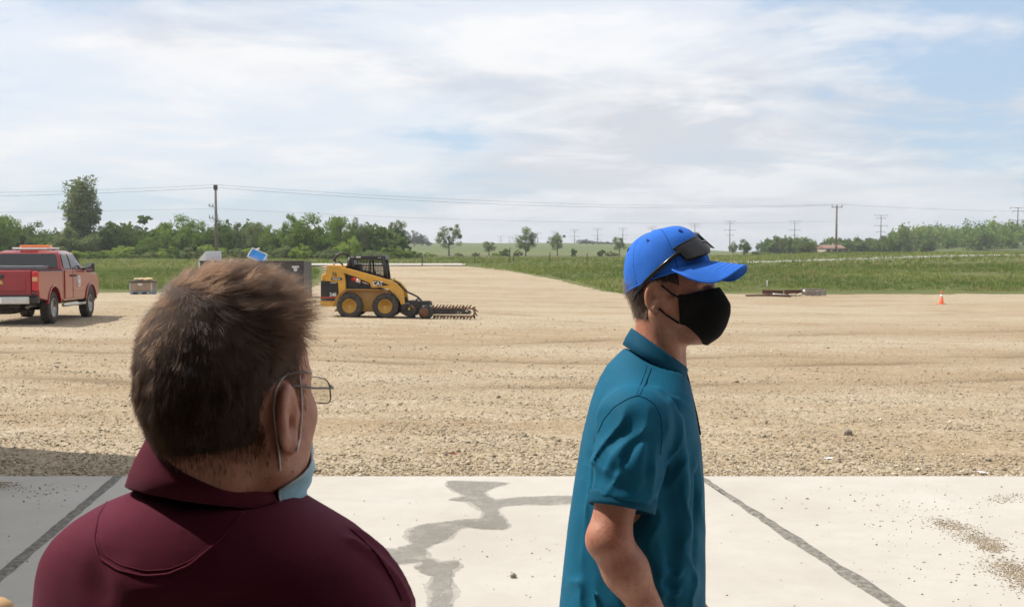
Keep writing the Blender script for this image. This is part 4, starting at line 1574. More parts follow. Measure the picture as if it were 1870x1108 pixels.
    for s in (-1, 1):
        y1, y2, y3 = s * .944, s * .868, s * .815
        glass("rear_door_window", [(1.02, y1, 1.475), (1.66, y1, 1.475), (1.66, y2, 1.78), (1.62, y3, 1.88), (1.20, y3, 1.88), (1.10, y2, 1.78)])
        glass("front_door_window", [(1.76, y1, 1.475), (2.98, y1, 1.475), (2.60, y2, 1.78), (2.40, y3, 1.88), (1.76, y3, 1.88), (1.76, y2, 1.78)])
        # doors as panels a little proud of the body
        for (a, b, nm) in ((.95, 1.70, "rear_door"), (1.72, 2.92, "front_door")):
            d = MB().box(((a + b) / 2, s * (HW - .002), 1.03), (b - a - .02, .03, .80)).build(nm, M_TRED, T, bevel=.012)
            MB().box((a + .14 if nm == "front_door" else b - .14, s * (HW + .035), 1.27), (.17, .05, .05)).build("handle", M_BLACKP, d, bevel=.012)
            if nm == "front_door":
                MB().box(((a + b) / 2, s * (HW + .015), .86), (b - a - .06, .02, .06)).build("side_moulding", M_TRED, d, bevel=.01)
                cc = (2.30, 0, 1.10)
                MB().lathe([(.165, s * (HW + .016)), (.165, s * (HW + .022))], 30, 'y', cc).build("door_emblem", M_WHITE, d)
                MB().lathe([(.125, s * (HW + .0225)), (.125, s * (HW + .025))], 30, 'y', cc).build("emblem_ring", simple("emblem_grey", (.35, .36, .42), .5), d)
                MB().lathe([(.075, s * (HW + .0255)), (.075, s * (HW + .028))], 24, 'y', cc).build("emblem_centre", M_WHITE, d)
        # mirrors
        mr = MB().box((2.98, s * 1.16, 1.50), (.14, .24, .27)).build("side_mirror", M_BLACKP, T, bevel=.04, seg=3)
        MB().box((3.0, s * 1.0, 1.46), (.08, .16, .06)).build("mirror_arm", M_BLACKP, mr)
        MB().box((2.905, s * 1.16, 1.50), (.012, .19, .21)).build("mirror_glass", simple("mirror_glass_%d" % s, (.75, .78, .78), .03, 1.0), mr)
        MB().tube([(.95, s * .93, .45), (1.05, s * 1.02, .45), (2.85, s * 1.02, .45), (2.95, s * .93, .45)], .045, 8).build("running_board", M_CHROME, T, sm=True)
        # head lamps
        MB().box((4.57, s * .80, 1.08), (.10, .30, .22)).build("headlight", M_WHITE, T, bevel=.03)
        wheel(T, (0, s * .86, WR), WR, .27, s, M_ALU)
        wheel(T, (FX, s * .86, WR), WR, .27, s, M_ALU)
    MB().box((4.64, 0, 1.05), (.06, 1.25, .34)).build("grille", M_CHROME, T, bevel=.02)
    MB().box((4.66, 0, .70), (.14, 1.86, .22)).build("front_bumper", M_CHROME, T, bevel=.04)
    # underside
    MB().box((1.6, 0, .52), (5.4, .95, .14)).build("frame_rail", M_BLACKM, T)
    MB().tube([(0, -.75, WR), (0, -.2, WR), (0, 0, WR), (0, .2, WR), (0, .75, WR)], [.06, .07, .17, .07, .06], 10).build("rear_axle", M_BLACKM, T, sm=True)
    MB().lathe([(.18, .28), (.34, .30), (.36, .38), (.34, .46), (.18, .48)], 20, 'z', (-.62, .05, 0)).build("spare_tyre", M_TYRE, T)
    MB().tube([(.3, -.62, .50), (-.9, -.62, .50), (-1.15, -.66, .47)], .055, 10).build("exhaust_pipe", simple("exhaust_steel", (.25, .22, .19), .5, .7), T, sm=True)
    # roof light bar
    lb = MB().box((1.78, 0, 2.045), (.30, 1.20, .05)).build("light_bar", M_WHITE, T, bevel=.015)
    MB().box((1.78, 0, 2.10), (.26, .82, .075)).build("amber_beacon", M_AMBER, lb, bevel=.03, seg=3)
    for s in (-1, 1):
        MB().box((1.78, s * .48, 2.0), (.10, .06, .06)).build("mount_foot", M_BLACKP, lb)
    MB().box((1.19, 0, 1.955), (.10, .46, .045)).build("third_brake_light", M_TAIL, T, bevel=.012)
    MB().tube([(1.28, -.42, 2.0), (1.20, -.42, 2.02), (1.20, .42, 2.02), (1.28, .42, 2.0)], .014, 6).build("light_bar_rail", M_CHROME, T)
    return T


T = pickup()
YA = 26.3                                     # rear axle
ua = R(98)
rw = px(93, 588, YA)                          # where the right rear tyre stands
off = Matrix.Rotation(ua, 3, 'Z') @ Vector((0, -.86, 0))
loc = Vector((rw.x, YA, 0)) - off
fr_ = loc + Matrix.Rotation(ua, 3, 'Z') @ Vector((3.64, 0, 0))
zr_, zf_ = zg(loc.x, loc.y) - .01, zg(fr_.x, fr_.y) - .01
T.location = (loc.x, loc.y, zr_)
T.scale = (.96, .96, .96)
T.rotation_euler = (0, -math.atan2(zf_ - zr_, 3.64), ua)
tag(T, "red pickup truck with an amber roof beacon parked at left", "pickup truck")

# ------------------------------------------------------------------ skid-steer loader with trencher
M_YEL = simple("loader_yellow", (.66, .345, .035), .42, var=.10, scale=3, dirt=((.32, .21, .11), .45), dscale=2.5)
M_YELD = simple("loader_yellow_shaded_dusty", (.47, .235, .045), .6, var=.15, scale=3, dirt=((.28, .19, .11), .6), dscale=2.5)  # lower hull's shade put into a darker base, with dust blotches
M_RUSTY = simple("worn_rusty_steel", (.17, .075, .040), .8, .2, var=.4, scale=9, dirt=((.24, .16, .09), .5), dscale=8)
M_DECAL = simple("decal_black", (.016, .016, .017), .4)
M_TXT = simple("decal_white", (.80, .79, .76), .5)
M_REDD = simple("decal_red", (.62, .03, .02), .5)
SC = 54.4


def Z3(X, Y):
    return ((X / 6.925 + 570 - 671.2) / SC, (580 - (Y / 6.925 + 440)) / SC)


def Z2(X, Y):
    return ((X / 5.5 + 560 - 671.2) / SC, (580 - (Y / 5.5 + 440)) / SC)


def Z4(X, Y):
    return ((X / 10.39 + 700 - 671.2) / SC, (580 - (Y / 10.39 + 500)) / SC)


def loader():
    S = empty("skid_steer_loader", (0, 0, 0))
    HB = .52                      # half width of the hull
    # hull
    hull = [Z3(*p) for p in ((260, 890), (330, 800), (300, 620), (420, 605), (850, 605), (985, 640), (1000, 780), (900, 890))]
    MB().prism(hull, -HB, HB, 'y').build("hull", M_YELD, S, bevel=.03)
    for s in (-1, 1):
        fend = [Z3(*p) for p in ((270, 760), (300, 700), (345, 640), (410, 600), (430, 600), (850, 600), (850, 614), (440, 616), (400, 650), (340, 720), (330, 790), (290, 830))]
        MB().prism(fend, s * HB, s * (HB + .14), 'y').build("fender", M_YELD, S, bevel=.008)
        # rear upright
        up = [Z3(*p) for p in ((180, 303), (350, 306), (372, 345), (405, 420), (416, 505), (418, 602), (400, 618), (360, 652), (322, 700), (332, 640), (322, 515), (165, 500), (168, 420))]
        MB().prism(up, s * (HB + .02), s * (HB + .17), 'y').build("upright", M_YEL, S, bevel=.012)
        # black engine side panel
        bl = [Z3(*p) for p in ((100, 500), (322, 517), (331, 640), (272, 752), (100, 752))]
        pn = MB().prism(bl, s * (HB + .0), s * (HB + .13), 'y').build("engine_side_panel", M_DECAL, S, bevel=.01)
        st_ = [Z3(*p) for p in ((100, 705), (296, 705), (290, 718), (100, 718))]
        MB().prism(st_, s * (HB + .131), s * (HB + .134), 'y').build("red_stripe", M_REDD, pn)
        # lower rear guard
        gd = [Z3(*p) for p in ((90, 755), (282, 755), (268, 826), (136, 828), (90, 808))]
        MB().prism(gd, s * (HB - .1), s * (HB + .12), 'y').build("rear_guard", M_YEL, S, bevel=.015)
        # lift arm
        arm = [Z2(*p) for p in ((335, 258), (420, 272), (700, 347), (850, 388), (905, 420), (965, 490), (985, 622), (945, 627), (930, 582), (880, 522), (820, 472), (740, 455), (655, 462), (632, 415), (480, 352), (372, 318), (345, 290))]
        am = MB().prism(arm, s * (HB + .06), s * (HB + .20), 'y').build("lift_arm", M_YEL, S, bevel=.018)
        dk = [Z2(*p) for p in ((668, 386), (720, 392), (838, 434), (770, 440), (690, 443), (676, 418))]
        MB().prism(dk, s * (HB + .201), s * (HB + .205), 'y').build("name_panel", M_DECAL, am)
        tip = [Z2(*p) for p in ((935, 580), (962, 560), (985, 622), (1000, 640), (985, 690), (950, 690), (944, 628))]
        MB().prism(tip, s * (HB + .05), s * (HB + .19), 'y').build("arm_foot", M_BLACKM, am, bevel=.01)
        for (bx0, bz0) in ((870, 480), (935, 545), (650, 445), (890, 505)):
            q = Z2(bx0, bz0)
            MB().lathe([(.028, s * (HB + .19)), (.028, s * (HB + .225))], 12, 'y', (q[0], 0, q[1])).build("pin", simple("pin_steel", (.4, .3, .18), .5), am) if s < 0 else None
        # lift cylinder
        a, b = Z2(440, 372), Z2(620, 428)
        cy = MB().tube([(a[0], s * (HB + .03), a[1]), ((a[0] * .45 + b[0] * .55), s * (HB + .03), (a[1] * .45 + b[1] * .55))], .058, 12).build("lift_cylinder", M_REDD, S, sm=True)
        a2 = ((a[0] * .72 + b[0] * .28), (a[1] * .72 + b[1] * .28))
        MB().tube([(a2[0], s * (HB + .03), a2[1]), ((a[0] * .50 + b[0] * .50), s * (HB + .03), (a[1] * .5 + b[1] * .5))], .062, 12).build("cylinder_label", M_TXT, cy, sm=True)
        MB().tube([((a[0] * .45 + b[0] * .55), s * (HB + .03), (a[1] * .45 + b[1] * .55)), (b[0], s * (HB + .03), b[1])], .032, 10).build("rod", M_CHROME, cy, sm=True)
        # tilt cylinder at the front
        a, b = Z2(810, 490), Z2(945, 640)
        MB().tube([(a[0], s * (HB - .12), a[1]), (b[0], s * (HB - .12), b[1])], .05, 10).build("tilt_cylinder", M_BLACKM, S, sm=True)
        # cab side: posts and wire mesh
        fr = MB()
        def bar(p, q, w=.05, yy=.42):
            a_, b_ = Z2(*p), Z2(*q)
            fr.tube([(a_[0], s * yy, a_[1]), (b_[0], s * yy, b_[1])], w, 6)
        bar((420, 160), (400, 275), .07); bar((420, 160), (765, 160), .055); bar((755, 160), (785, 372), .065)
        bar((618, 165), (622, 335), .035); bar((440, 175), (455, 285), .06); bar((400, 275), (790, 375), .05)
        fr.build("cab_frame", M_BLACKM, S, sm=True)
        ms = MB()
        for k in range(19):
            x0_ = 470 + k * 15.5
            a_, b_ = Z2(x0_, 172), Z2(x0_ + 12, 285 + (x0_ - 400) * .24)
            ms.tube([(a_[0], s * .40, a_[1]), (b_[0], s * .40, b_[1])], .0075, 4)
        for k in range(11):
            z_ = 180 + k * 16.5
            xl_ = 466 if z_ < 290 else 466 + (z_ - 290) * 4
            a_, b_ = Z2(xl_, z_), Z2(768, z_)
            ms.tube([(a_[0], s * .40, a_[1]), (b_[0], s * .40, b_[1])], .0075, 4)
        ms.build("window_mesh", M_BLACKM, S)
        for cxw in (Z3(475, 815), Z3(927, 815)):
            wheel(S, (cxw[0], s * .70, .417), .417, .30, s, M_YEL, 0, .56, name="wheel")
    # lettering on the near (right) side
    def letter(s, q, size, yy, m, parent, xs=1.0, rot=0.0, nm="lettering"):
        me = text_mesh(s, size, .003, 0, xs)
        o = link(nm, me, m, parent)
        o.location = (q[0], -yy, q[1])
        o.rotation_euler = (R(90), rot, 0)
        return o
    ch = {c.name: c for c in S.children}
    near = [c for c in S.children if c.type == 'MESH' and c.name.startswith("lift_arm")][0]
    pnl = [c for c in S.children if c.name.startswith("engine_side_panel")][0]
    upr = [c for c in S.children if c.name.startswith("upright")][0]
    letter("CAT", Z2(712, 419), .20, HB + .209, M_TXT, near, .85)
    letter("248", Z3(256, 676), .17, HB + .134, M_TXT, pnl, .9)
    letter("76", Z3(278, 420), .20, HB + .174, M_DECAL, upr, .8)
    q = Z3(305, 474)
    MB().box((q[0], -(HB + .172), q[1]), (.36, .006, .085)).build("dealer_plate", M_DECAL, upr)
    for k in range(6):
        MB().box((q[0] - .12 + k * .045, -(HB + .176), q[1]), (.03, .004, .035)).build("plate_mark", M_TXT, upr)
    q = Z3(262, 524)
    for k in range(5):
        MB().box((q[0] - .085 + k * .042, -(HB + .132), q[1]), (.028, .005, .03)).build("panel_mark", M_TXT, pnl)
    # hull between the arms: engine, rear door
    rear = [Z3(*p) for p in ((92, 500), (100, 440), (125, 410), (190, 395), (330, 395), (330, 800), (90, 800))]
    MB().prism(rear, -HB + .02, HB - .02, 'y').build("engine_door", M_YEL, S, bevel=.04, seg=3)
    MB().prism([Z3(*p) for p in ((88, 520), (96, 520), (96, 740), (88, 740))], -HB + .1, HB - .1, 'y').build("rear_grille", M_DECAL, S)
    MB().prism([Z3(*p) for p in ((330, 330), (470, 365), (640, 430), (860, 500), (860, 602), (330, 602))], -HB + .06, HB - .06, 'y').build("engine_housing", M_BLACKM, S)
    MB().prism([Z3(*p) for p in ((180, 306), (400, 308), (410, 345), (330, 395), (180, 395))], -HB - .01, HB + .01, 'y').build("rear_crossmember", M_YEL, S, bevel=.015)
    for s in (-1, 1):
        MB().prism([Z3(*p) for p in ((150, 370), (168, 372), (172, 398), (155, 395))], s * .40, s * .46, 'y').build("rear_work_light", M_BLACKM, S)
    # cab shell
    roof = [Z2(*p) for p in ((400, 168), (430, 143), (775, 138), (783, 178), (770, 186), (430, 178), (405, 200))]
    rf_ = MB().prism(roof, -.47, .47, 'y').build("cab_roof", M_BLACKM, S, bevel=.02)
    q = Z2(505, 156)
    MB().box((q[0], -.474, q[1]), (.16, .006, .035)).build("roof_decal", M_TXT, rf_)
    for qx in (438, 455, 712, 730):
        q = Z2(qx, 158)
        MB().box((q[0], -.474, q[1]), (.035, .006, .02)).build("roof_bolt", M_TXT, rf_)
    MB().prism([Z2(*p) for p in ((392, 270), (412, 185), (432, 185), (425, 290))], -.44, .44, 'y').build("cab_rear_panel", M_BLACKM, S)
    MB().prism([Z2(*p) for p in ((440, 178), (448, 178), (470, 290), (460, 290))], -.36, .36, 'y').build("rear_window", simple("cab_rear_glass", (.03, .06, .055), .1), S)
    sb = MB().prism([Z2(*p) for p in ((470, 230), (505, 225), (520, 330), (610, 340), (610, 365), (480, 350))], -.25, .25, 'y').build("seat", M_BLACKP, S, bevel=.02)
    for s in (-1, 1):
        a_, b_ = Z2(640, 370), Z2(650, 290)
        MB().tube([(a_[0], s * .32, a_[1]), (b_[0], s * .32, b_[1])], .02, 6).build("control_lever", M_BLACKP, S)
    gr_ = MB().tube([(*Z2(775, 190)[:1], -.43, Z2(775, 190)[1]), (Z2(798, 250)[0], -.45, Z2(798, 250)[1]), (Z2(800, 320)[0], -.45, Z2(800, 320)[1]), (Z2(782, 350)[0], -.43, Z2(782, 350)[1])], .014, 6).build("grab_handle", M_BLACKM, S, sm=True)
    # thick hose at the rear of the cab
    def path(pts, yy, Zf=Z2):
        return [(Zf(*p)[0], yy, Zf(*p)[1]) for p in pts]
    MB().tube(path([(253, 205), (256, 175), (275, 145), (310, 126), (350, 122), (385, 135), (405, 160)], -.30), .048, 10).build("air_hose", M_BLACKP, S, sm=True)
    MB().tube(path([(248, 245), (251, 190)], -.30), .035, 10).build("exhaust_stub", M_CHROME, S, sm=True)
    MB().tube(path([(262, 215), (300, 210), (325, 225), (340, 250)], -.24), .030, 8).build("hydraulic_hose", M_BLACKP, S, sm=True)
    # hoses to the attachment
    MB().tube(path([(850, 396), (890, 403), (930, 430), (960, 470), (1010, 505), (1060, 525), (1110, 550), (1145, 585), (1150, 610)], -.42), .022, 8).build("hydraulic_hose", M_BLACKP, S, sm=True)
    MB().tube(path([(855, 405), (880, 420), (915, 430), (935, 445), (975, 490), (1030, 520), (1090, 545), (1130, 580), (1140, 615)], -.36), .022, 8).build("hydraulic_hose", M_BLACKP, S, sm=True)
    for k in range(3):
        q = Z2(852 + k * 6, 388 - k * 3)
        MB().tube([(q[0], -.55 + k * .02, q[1]), (q[0] + .03, -.55, q[1] + .08)], .014, 6).build("hose_coupler", M_CHROME, S)
    MB().box((.0, 0, .47), (1.25, .9, .28)).build("belly_pan", M_BLACKM, S)
    # --- trencher
    TR = empty("trencher", (0, 0, 0)); TR.parent = S
    MB().prism([Z4(*p) for p in ((330, 560), (400, 548), (600, 560), (640, 640), (600, 740), (520, 812), (440, 790), (300, 712), (322, 620))], -.62, .62, 'y').build("mount_plate", M_BLACKM, TR, bevel=.02)
    MB().prism([Z4(*p) for p in ((450, 490), (540, 482), (720, 500), (860, 490), (900, 560), (760, 600), (640, 760), (560, 780), (520, 600), (460, 520))], -.52, -.20, 'y').build("drive_frame", M_BLACKM, TR, bevel=.015)
    MB().prism([Z4(*p) for p in ((505, 560), (560, 575), (600, 630), (560, 650), (500, 600))], -.66, -.60, 'y').build("worn_plate", M_RUSTY, TR, bevel=.008)
    q = Z4(485, 640)
    MB().box((q[0], -.63, q[1]), (.05, .02, .075)).build("warning_label", simple("label_yellow", (.62, .52, .08), .6), TR)
    q = Z4(800, 705)
    MB().lathe([(.10, -.66), (.20, -.655), (.25, -.61), (.25, -.22), (.20, -.18)], 26, 'y', (q[0], 0, q[1])).build("drive_hub", M_BLACKM, TR, bevel=.01)
    MB().lathe([(.12, -.70), (.16, -.67)], 20, 'y', (q[0] - .06, 0, q[1])).build("hub_cover", M_RUSTY, TR)
    MB().tube(path([(640, 545), (720, 500), (880, 497), (910, 540), (900, 580)], -.44, Z4), .022, 8).build("guard_handle", M_BLACKM, TR, sm=True)
    MB().tube(path([(600, 500), (640, 465), (690, 490)], -.35, Z4), .05, 8).build("hydraulic_motor", M_BLACKM, TR, sm=True)
    MB().lathe([(.055, -.46), (.06, -.40)], 12, 'y', (Z4(655, 495)[0], 0, Z4(655, 495)[1])).build("motor_fitting", M_CHROME, TR)
    MB().prism([Z4(*p) for p in ((528, 790), (590, 770), (600, 850), (560, 862), (530, 850))], -.5, -.30, 'y').build("skid_foot", M_BLACKM, TR, bevel=.01)
    yb = -.42
    boom = [Z4(*p) for p in ((900, 640), (1480, 640), (1640, 660), (1665, 690), (1660, 740), (1640, 738), (960, 745), (900, 740))]
    bo = MB().prism(boom, yb - .06, yb + .06, 'y').build("boom", M_BLACKM, TR, bevel=.01)
    for (bx0, bz0) in ((1412, 698), (1412, 730), (1648, 720), (1465, 705)):
        q = Z4(bx0, bz0)
        MB().lathe([(.022, yb - .085), (.022, yb - .055)], 10, 'y', (q[0], 0, q[1])).build("bolt", M_CHROME, bo)
    q0, q1 = Z4(1545, 668), Z4(1605, 682)
    MB().box(((q0[0] + q1[0]) / 2, yb - .064, (q0[1] + q1[1]) / 2), (.10, .008, .025)).build("boom_plate", M_TXT, bo)
    # chain run and digging teeth
    top = [Z4(x, 632) for x in np.linspace(930, 1660, 24)]
    nose = [Z4(1680 + 42 * math.cos(R(a)), 704 - 68 * math.sin(R(a))) for a in np.linspace(75, -75, 8)]
    bot = [Z4(x, 775) for x in np.linspace(1660, 930, 24)]
    runp = top + nose + bot
    cm_ = MB()
    for a, b in zip(runp[:-1], runp[1:]):
        a3, b3 = Vector((a[0], yb, a[1])), Vector((b[0], yb, b[1]))
        d = (b3 - a3)
        m = Matrix.Rotation(-math.atan2(d.z, d.x), 3, 'Y')
        cm_.box((a3 + b3) / 2, (d.length * .86, .09, .045), m)
    cn = cm_.build("chain", M_RUSTY, TR)
    tooth = MB().prism([(-.055, 0), (.03, 0), (.035, .035), (.075, .105), (.045, .115), (.0, .06), (-.05, .03)], -.02, .02, 'y').mesh("tooth")
    cup = MB().prism([(-.05, 0), (.045, 0), (.05, .10), (.02, .105), (-.04, .04)], -.055, .055, 'y').mesh("tooth")
    step = 2
    for i in range(0, len(runp) - 1, step):
        a, b = runp[i], runp[i + 1]
        t = link("tooth", tooth if (i // step) % 3 else cup, M_RUSTY, cn)
        ang = math.atan2(b[1] - a[1], b[0] - a[0])
        t.location = (a[0], yb + (.05 if (i // step) % 2 else -.05), a[1])
        t.rotation_euler = (0, -ang, 0)
        nrm = Vector((-math.sin(ang), math.cos(ang)))
        mid = Vector((Z4(1300, 712)))
        if nrm.dot(Vector(a) - mid) < 0:
            t.scale = (1, 1, -1)
        t.location.x += nrm.x * .02 * (1 if t.scale[2] > 0 else -1)
        t.location.z += nrm.y * .02 * (1 if t.scale[2] > 0 else -1)
    return S


S = loader()
ps_ = hit(671.2, 580)
S.location = (ps_.x, ps_.y + .70, zg(ps_.x, ps_.y + .7) - .012)
S.scale = (ps_.y / FPX * SC,) * 3
S.rotation_euler = (0, .012, 0)
tag(S, "yellow skid-steer loader with a chain trencher parked on the gravel", "skid steer")
# ------------------------------------------------------------------ implicit-surface modelling for bodies and clothes
class Field:
    def __init__(self, lo, hi, h):
        self.lo = np.array(lo, float)
        self.h = h
        self.n = np.ceil((np.array(hi, float) - self.lo) / h).astype(int) + 1
        self.D = np.full(self.n, 9.0, np.float32)

    def block(self, lo, hi):
        a = np.clip(np.floor((np.array(lo) - self.lo) / self.h).astype(int), 0, self.n)
        b = np.clip(np.ceil((np.array(hi) - self.lo) / self.h).astype(int) + 1, 0, self.n)
        if (b <= a).any():
            return None, None
        g = [(self.lo[i] + self.h * np.arange(a[i], b[i])).astype(np.float32) for i in range(3)]
        return tuple(slice(a[i], b[i]) for i in range(3)), np.meshgrid(*g, indexing='ij', sparse=True)

    def op(self, f, lo, hi, k, mode='add'):
        m = .05 + k
        sl, P = self.block(np.array(lo) - m, np.array(hi) + m)
        if sl is None:
            return self
        d = f(*P)
        A = self.D[sl]
        if mode == 'add':
            hh = np.clip(.5 + .5 * (A - d) / k, 0, 1)
            self.D[sl] = A * (1 - hh) + d * hh - k * hh * (1 - hh)
        else:                       # carve d away
            d = -d
            hh = np.clip(.5 - .5 * (A - d) / k, 0, 1)
            self.D[sl] = A * (1 - hh) + d * hh + k * hh * (1 - hh)
        return self

    def ell(self, c, r, k=.02, rot=None, mode='add'):
        c, r = np.array(c, float), np.array(r, float)
        Rm = np.eye(3) if rot is None else np.array(rot.to_3x3() if isinstance(rot, Matrix) else rot)

        def f(x, y, z):
            x, y, z = x - c[0], y - c[1], z - c[2]
            a = (Rm[0, 0] * x + Rm[1, 0] * y + Rm[2, 0] * z)
            b = (Rm[0, 1] * x + Rm[1, 1] * y + Rm[2, 1] * z)
            e = (Rm[0, 2] * x + Rm[1, 2] * y + Rm[2, 2] * z)
            k0 = np.sqrt((a / r[0]) ** 2 + (b / r[1]) ** 2 + (e / r[2]) ** 2)
            k1 = np.sqrt((a / r[0] ** 2) ** 2 + (b / r[1] ** 2) ** 2 + (e / r[2] ** 2) ** 2)
            return k0 * (k0 - 1) / np.maximum(k1, 1e-6)
        m = r.max()
        return self.op(f, c - m, c + m, k, mode)

    def cap(self, a, b, ra, rb, k=.02, mode='add'):
        a, b = np.array(a, float), np.array(b, float)
        ab = b - a
        L2 = max((ab ** 2).sum(), 1e-9)

        def f(x, y, z):
            t = np.clip(((x - a[0]) * ab[0] + (y - a[1]) * ab[1] + (z - a[2]) * ab[2]) / L2, 0, 1)
            return np.sqrt((x - a[0] - t * ab[0]) ** 2 + (y - a[1] - t * ab[1]) ** 2 + (z - a[2] - t * ab[2]) ** 2) - (ra + (rb - ra) * t)
        m = max(ra, rb)
        return self.op(f, np.minimum(a, b) - m, np.maximum(a, b) + m, k, mode)

    def stack(self, rows, k=.03, p=2.3, yaw=0.0):
        """rows of (z, cx, cy, half a, half b): a body built of level slices, superellipse of power p, turned by yaw"""
        rows = sorted(rows)
        R_ = np.array(rows, float)
        ca, sa = math.cos(yaw), math.sin(yaw)
        m = R_[:, 3:].max()

        def f(x, y, z):
            cx0 = np.interp(z, R_[:, 0], R_[:, 1]); cy0 = np.interp(z, R_[:, 0], R_[:, 2])
            a = np.interp(z, R_[:, 0], R_[:, 3]); b = np.interp(z, R_[:, 0], R_[:, 4])
            X, Y = x - cx0, y - cy0
            u, v = X * ca + Y * sa, -X * sa + Y * ca
            q = (np.abs(u / a) ** p + np.abs(v / b) ** p) ** (1 / p)
            d = (q - 1) * np.minimum(a, b)
            dz = np.maximum(R_[0, 0] - z, z - R_[-1, 0])
            return np.maximum(d, dz)
        lo = (R_[:, 1].min() - m, R_[:, 2].min() - m, R_[0, 0])
        hi = (R_[:, 1].max() + m, R_[:, 2].max() + m, R_[-1, 0])
        return self.op(f, lo, hi, k)

    def fold(self, pts, amp, w, taper=True):
        """a soft ridge (amp>0) or crease (amp<0) along a line of points"""
        pts = [np.array(p, float) for p in pts]
        P0 = np.array(pts)
        lo, hi = P0.min(0) - 3 * w, P0.max(0) + 3 * w
        sl, G = self.block(lo, hi)
        if sl is None:
            return self
        x, y, z = G
        best = None
        nseg = len(pts) - 1
        for i in range(nseg):
            a, b = pts[i], pts[i + 1]
            ab = b - a
            L2 = max((ab ** 2).sum(), 1e-9)
            t = np.clip(((x - a[0]) * ab[0] + (y - a[1]) * ab[1] + (z - a[2]) * ab[2]) / L2, 0, 1)
            d2 = (x - a[0] - t * ab[0]) ** 2 + (y - a[1] - t * ab[1]) ** 2 + (z - a[2] - t * ab[2]) ** 2
            s = (i + t) / nseg
            e = np.exp(-d2 / (w * w))
            if taper:
                e = e * np.sin(np.pi * np.clip(s, .04, .96)) ** .6
            best = e if best is None else np.maximum(best, e)
        self.D[sl] -= (amp * best).astype(np.float32)
        return self

    def mesh(self, relax=1):
        D = self.D
        s = D < 0
        nx, ny, nz = D.shape
        c = np.zeros((nx - 1, ny - 1, nz - 1), np.int8)
        corners = [(i, j, k) for i in (0, 1) for j in (0, 1) for k in (0, 1)]
        for (i, j, k) in corners:
            c += s[i:nx - 1 + i, j:ny - 1 + j, k:nz - 1 + k]
        act = (c > 0) & (c < 8)
        idx = np.argwhere(act)
        ids = np.full(act.shape, -1, np.int32)
        ids[act] = np.arange(len(idx))
        vals = np.stack([D[idx[:, 0] + i, idx[:, 1] + j, idx[:, 2] + k] for (i, j, k) in corners], 1)
        pos = np.zeros((len(idx), 3)); cnt = np.zeros(len(idx))
        cr = np.array(corners, float)
        for a in range(8):
            for b in range(a + 1, 8):
                if np.abs(cr[a] - cr[b]).sum() != 1:
                    continue
                m = (vals[:, a] < 0) != (vals[:, b] < 0)
                t = vals[m, a] / (vals[m, a] - vals[m, b])
                pos[m] += cr[a] + (cr[b] - cr[a]) * t[:, None]
                cnt[m] += 1
        V = self.lo + self.h * (idx + pos / cnt[:, None])
        Fs = []
        for ax in range(3):
            sl0 = [slice(None)] * 3; sl1 = [slice(None)] * 3
            sl0[ax] = slice(0, -1); sl1[ax] = slice(1, None)
            ch = s[tuple(sl0)] != s[tuple(sl1)]
            e = np.argwhere(ch)
            o1, o2 = [q for q in range(3) if q != ax]
            ok = (e[:, o1] > 0) & (e[:, o2] > 0) & (e[:, o1] < D.shape[o1] - 1) & (e[:, o2] < D.shape[o2] - 1)
            e = e[ok]
            inside = s[e[:, 0], e[:, 1], e[:, 2]]

            def g(d1, d2):
                q = e.copy(); q[:, o1] -= d1; q[:, o2] -= d2
                return ids[q[:, 0], q[:, 1], q[:, 2]]
            quad = np.stack([g(1, 1), g(0, 1), g(0, 0), g(1, 0)], 1)
            flip = inside if ax != 1 else ~inside
            quad[~flip] = quad[~flip][:, ::-1]
            Fs.append(quad)
        F = np.concatenate(Fs)
        F = F[(F >= 0).all(1)]
        for _ in range(relax):
            acc = np.zeros_like(V); n = np.zeros(len(V))
            for i in range(4):
                j = (i + 1) % 4
                np.add.at(acc, F[:, i], V[F[:, j]]); np.add.at(n, F[:, i], 1)
                np.add.at(acc, F[:, j], V[F[:, i]]); np.add.at(n, F[:, j], 1)
            V = V * .5 + .5 * acc / np.maximum(n, 1)[:, None]
        return V, F


def xf(M, p):
    return M @ Vector(p)


# ------------------------------------------------------------------ materials of skin, cloth, hair
def skin_mat(name, base, red):
    m, t, b = mat(name)
    co = t.n('ShaderNodeTexCoord').outputs['Object']
    n1 = t.noise(co, 14, 5, .6); n2 = t.noise(co, 160, 3, .6); n3 = t.noise(co, 60, 4, .6)
    c = t.mix(t.ramp(n1, [(.35, 0), (.68, 1)]), base, red)
    c = t.mix(t.math('MULTIPLY', t.ramp(n3, [(.45, 0), (.70, 1)]), .45), c, tuple(x * .72 for x in red))
    c = t.mix(t.math('MULTIPLY', t.ramp(t.noise(co, 110, 4, .7), [(.58, 0), (.68, 1)]), .35), c, tuple(x * .55 for x in red))
    t.set(b.inputs['Base Color'], c)
    b.inputs['Roughness'].default_value = .48
    b.inputs['Subsurface Weight'].default_value = .22
    b.inputs['Subsurface Radius'].default_value = (1.0, .32, .18)
    b.inputs['Subsurface Scale'].default_value = .012
    h = t.math('ADD', n2, t.math('MULTIPLY', n3, .5))
    n4 = t.noise(co, 420, 2, .6)
    bp = t.n('ShaderNodeBump', i_Strength=.40, i_Distance=.002, i_Height=t.math('ADD', h, t.math('MULTIPLY', n4, .7)))
    t.set(b.inputs['Normal'], bp.outputs[0])
    return m


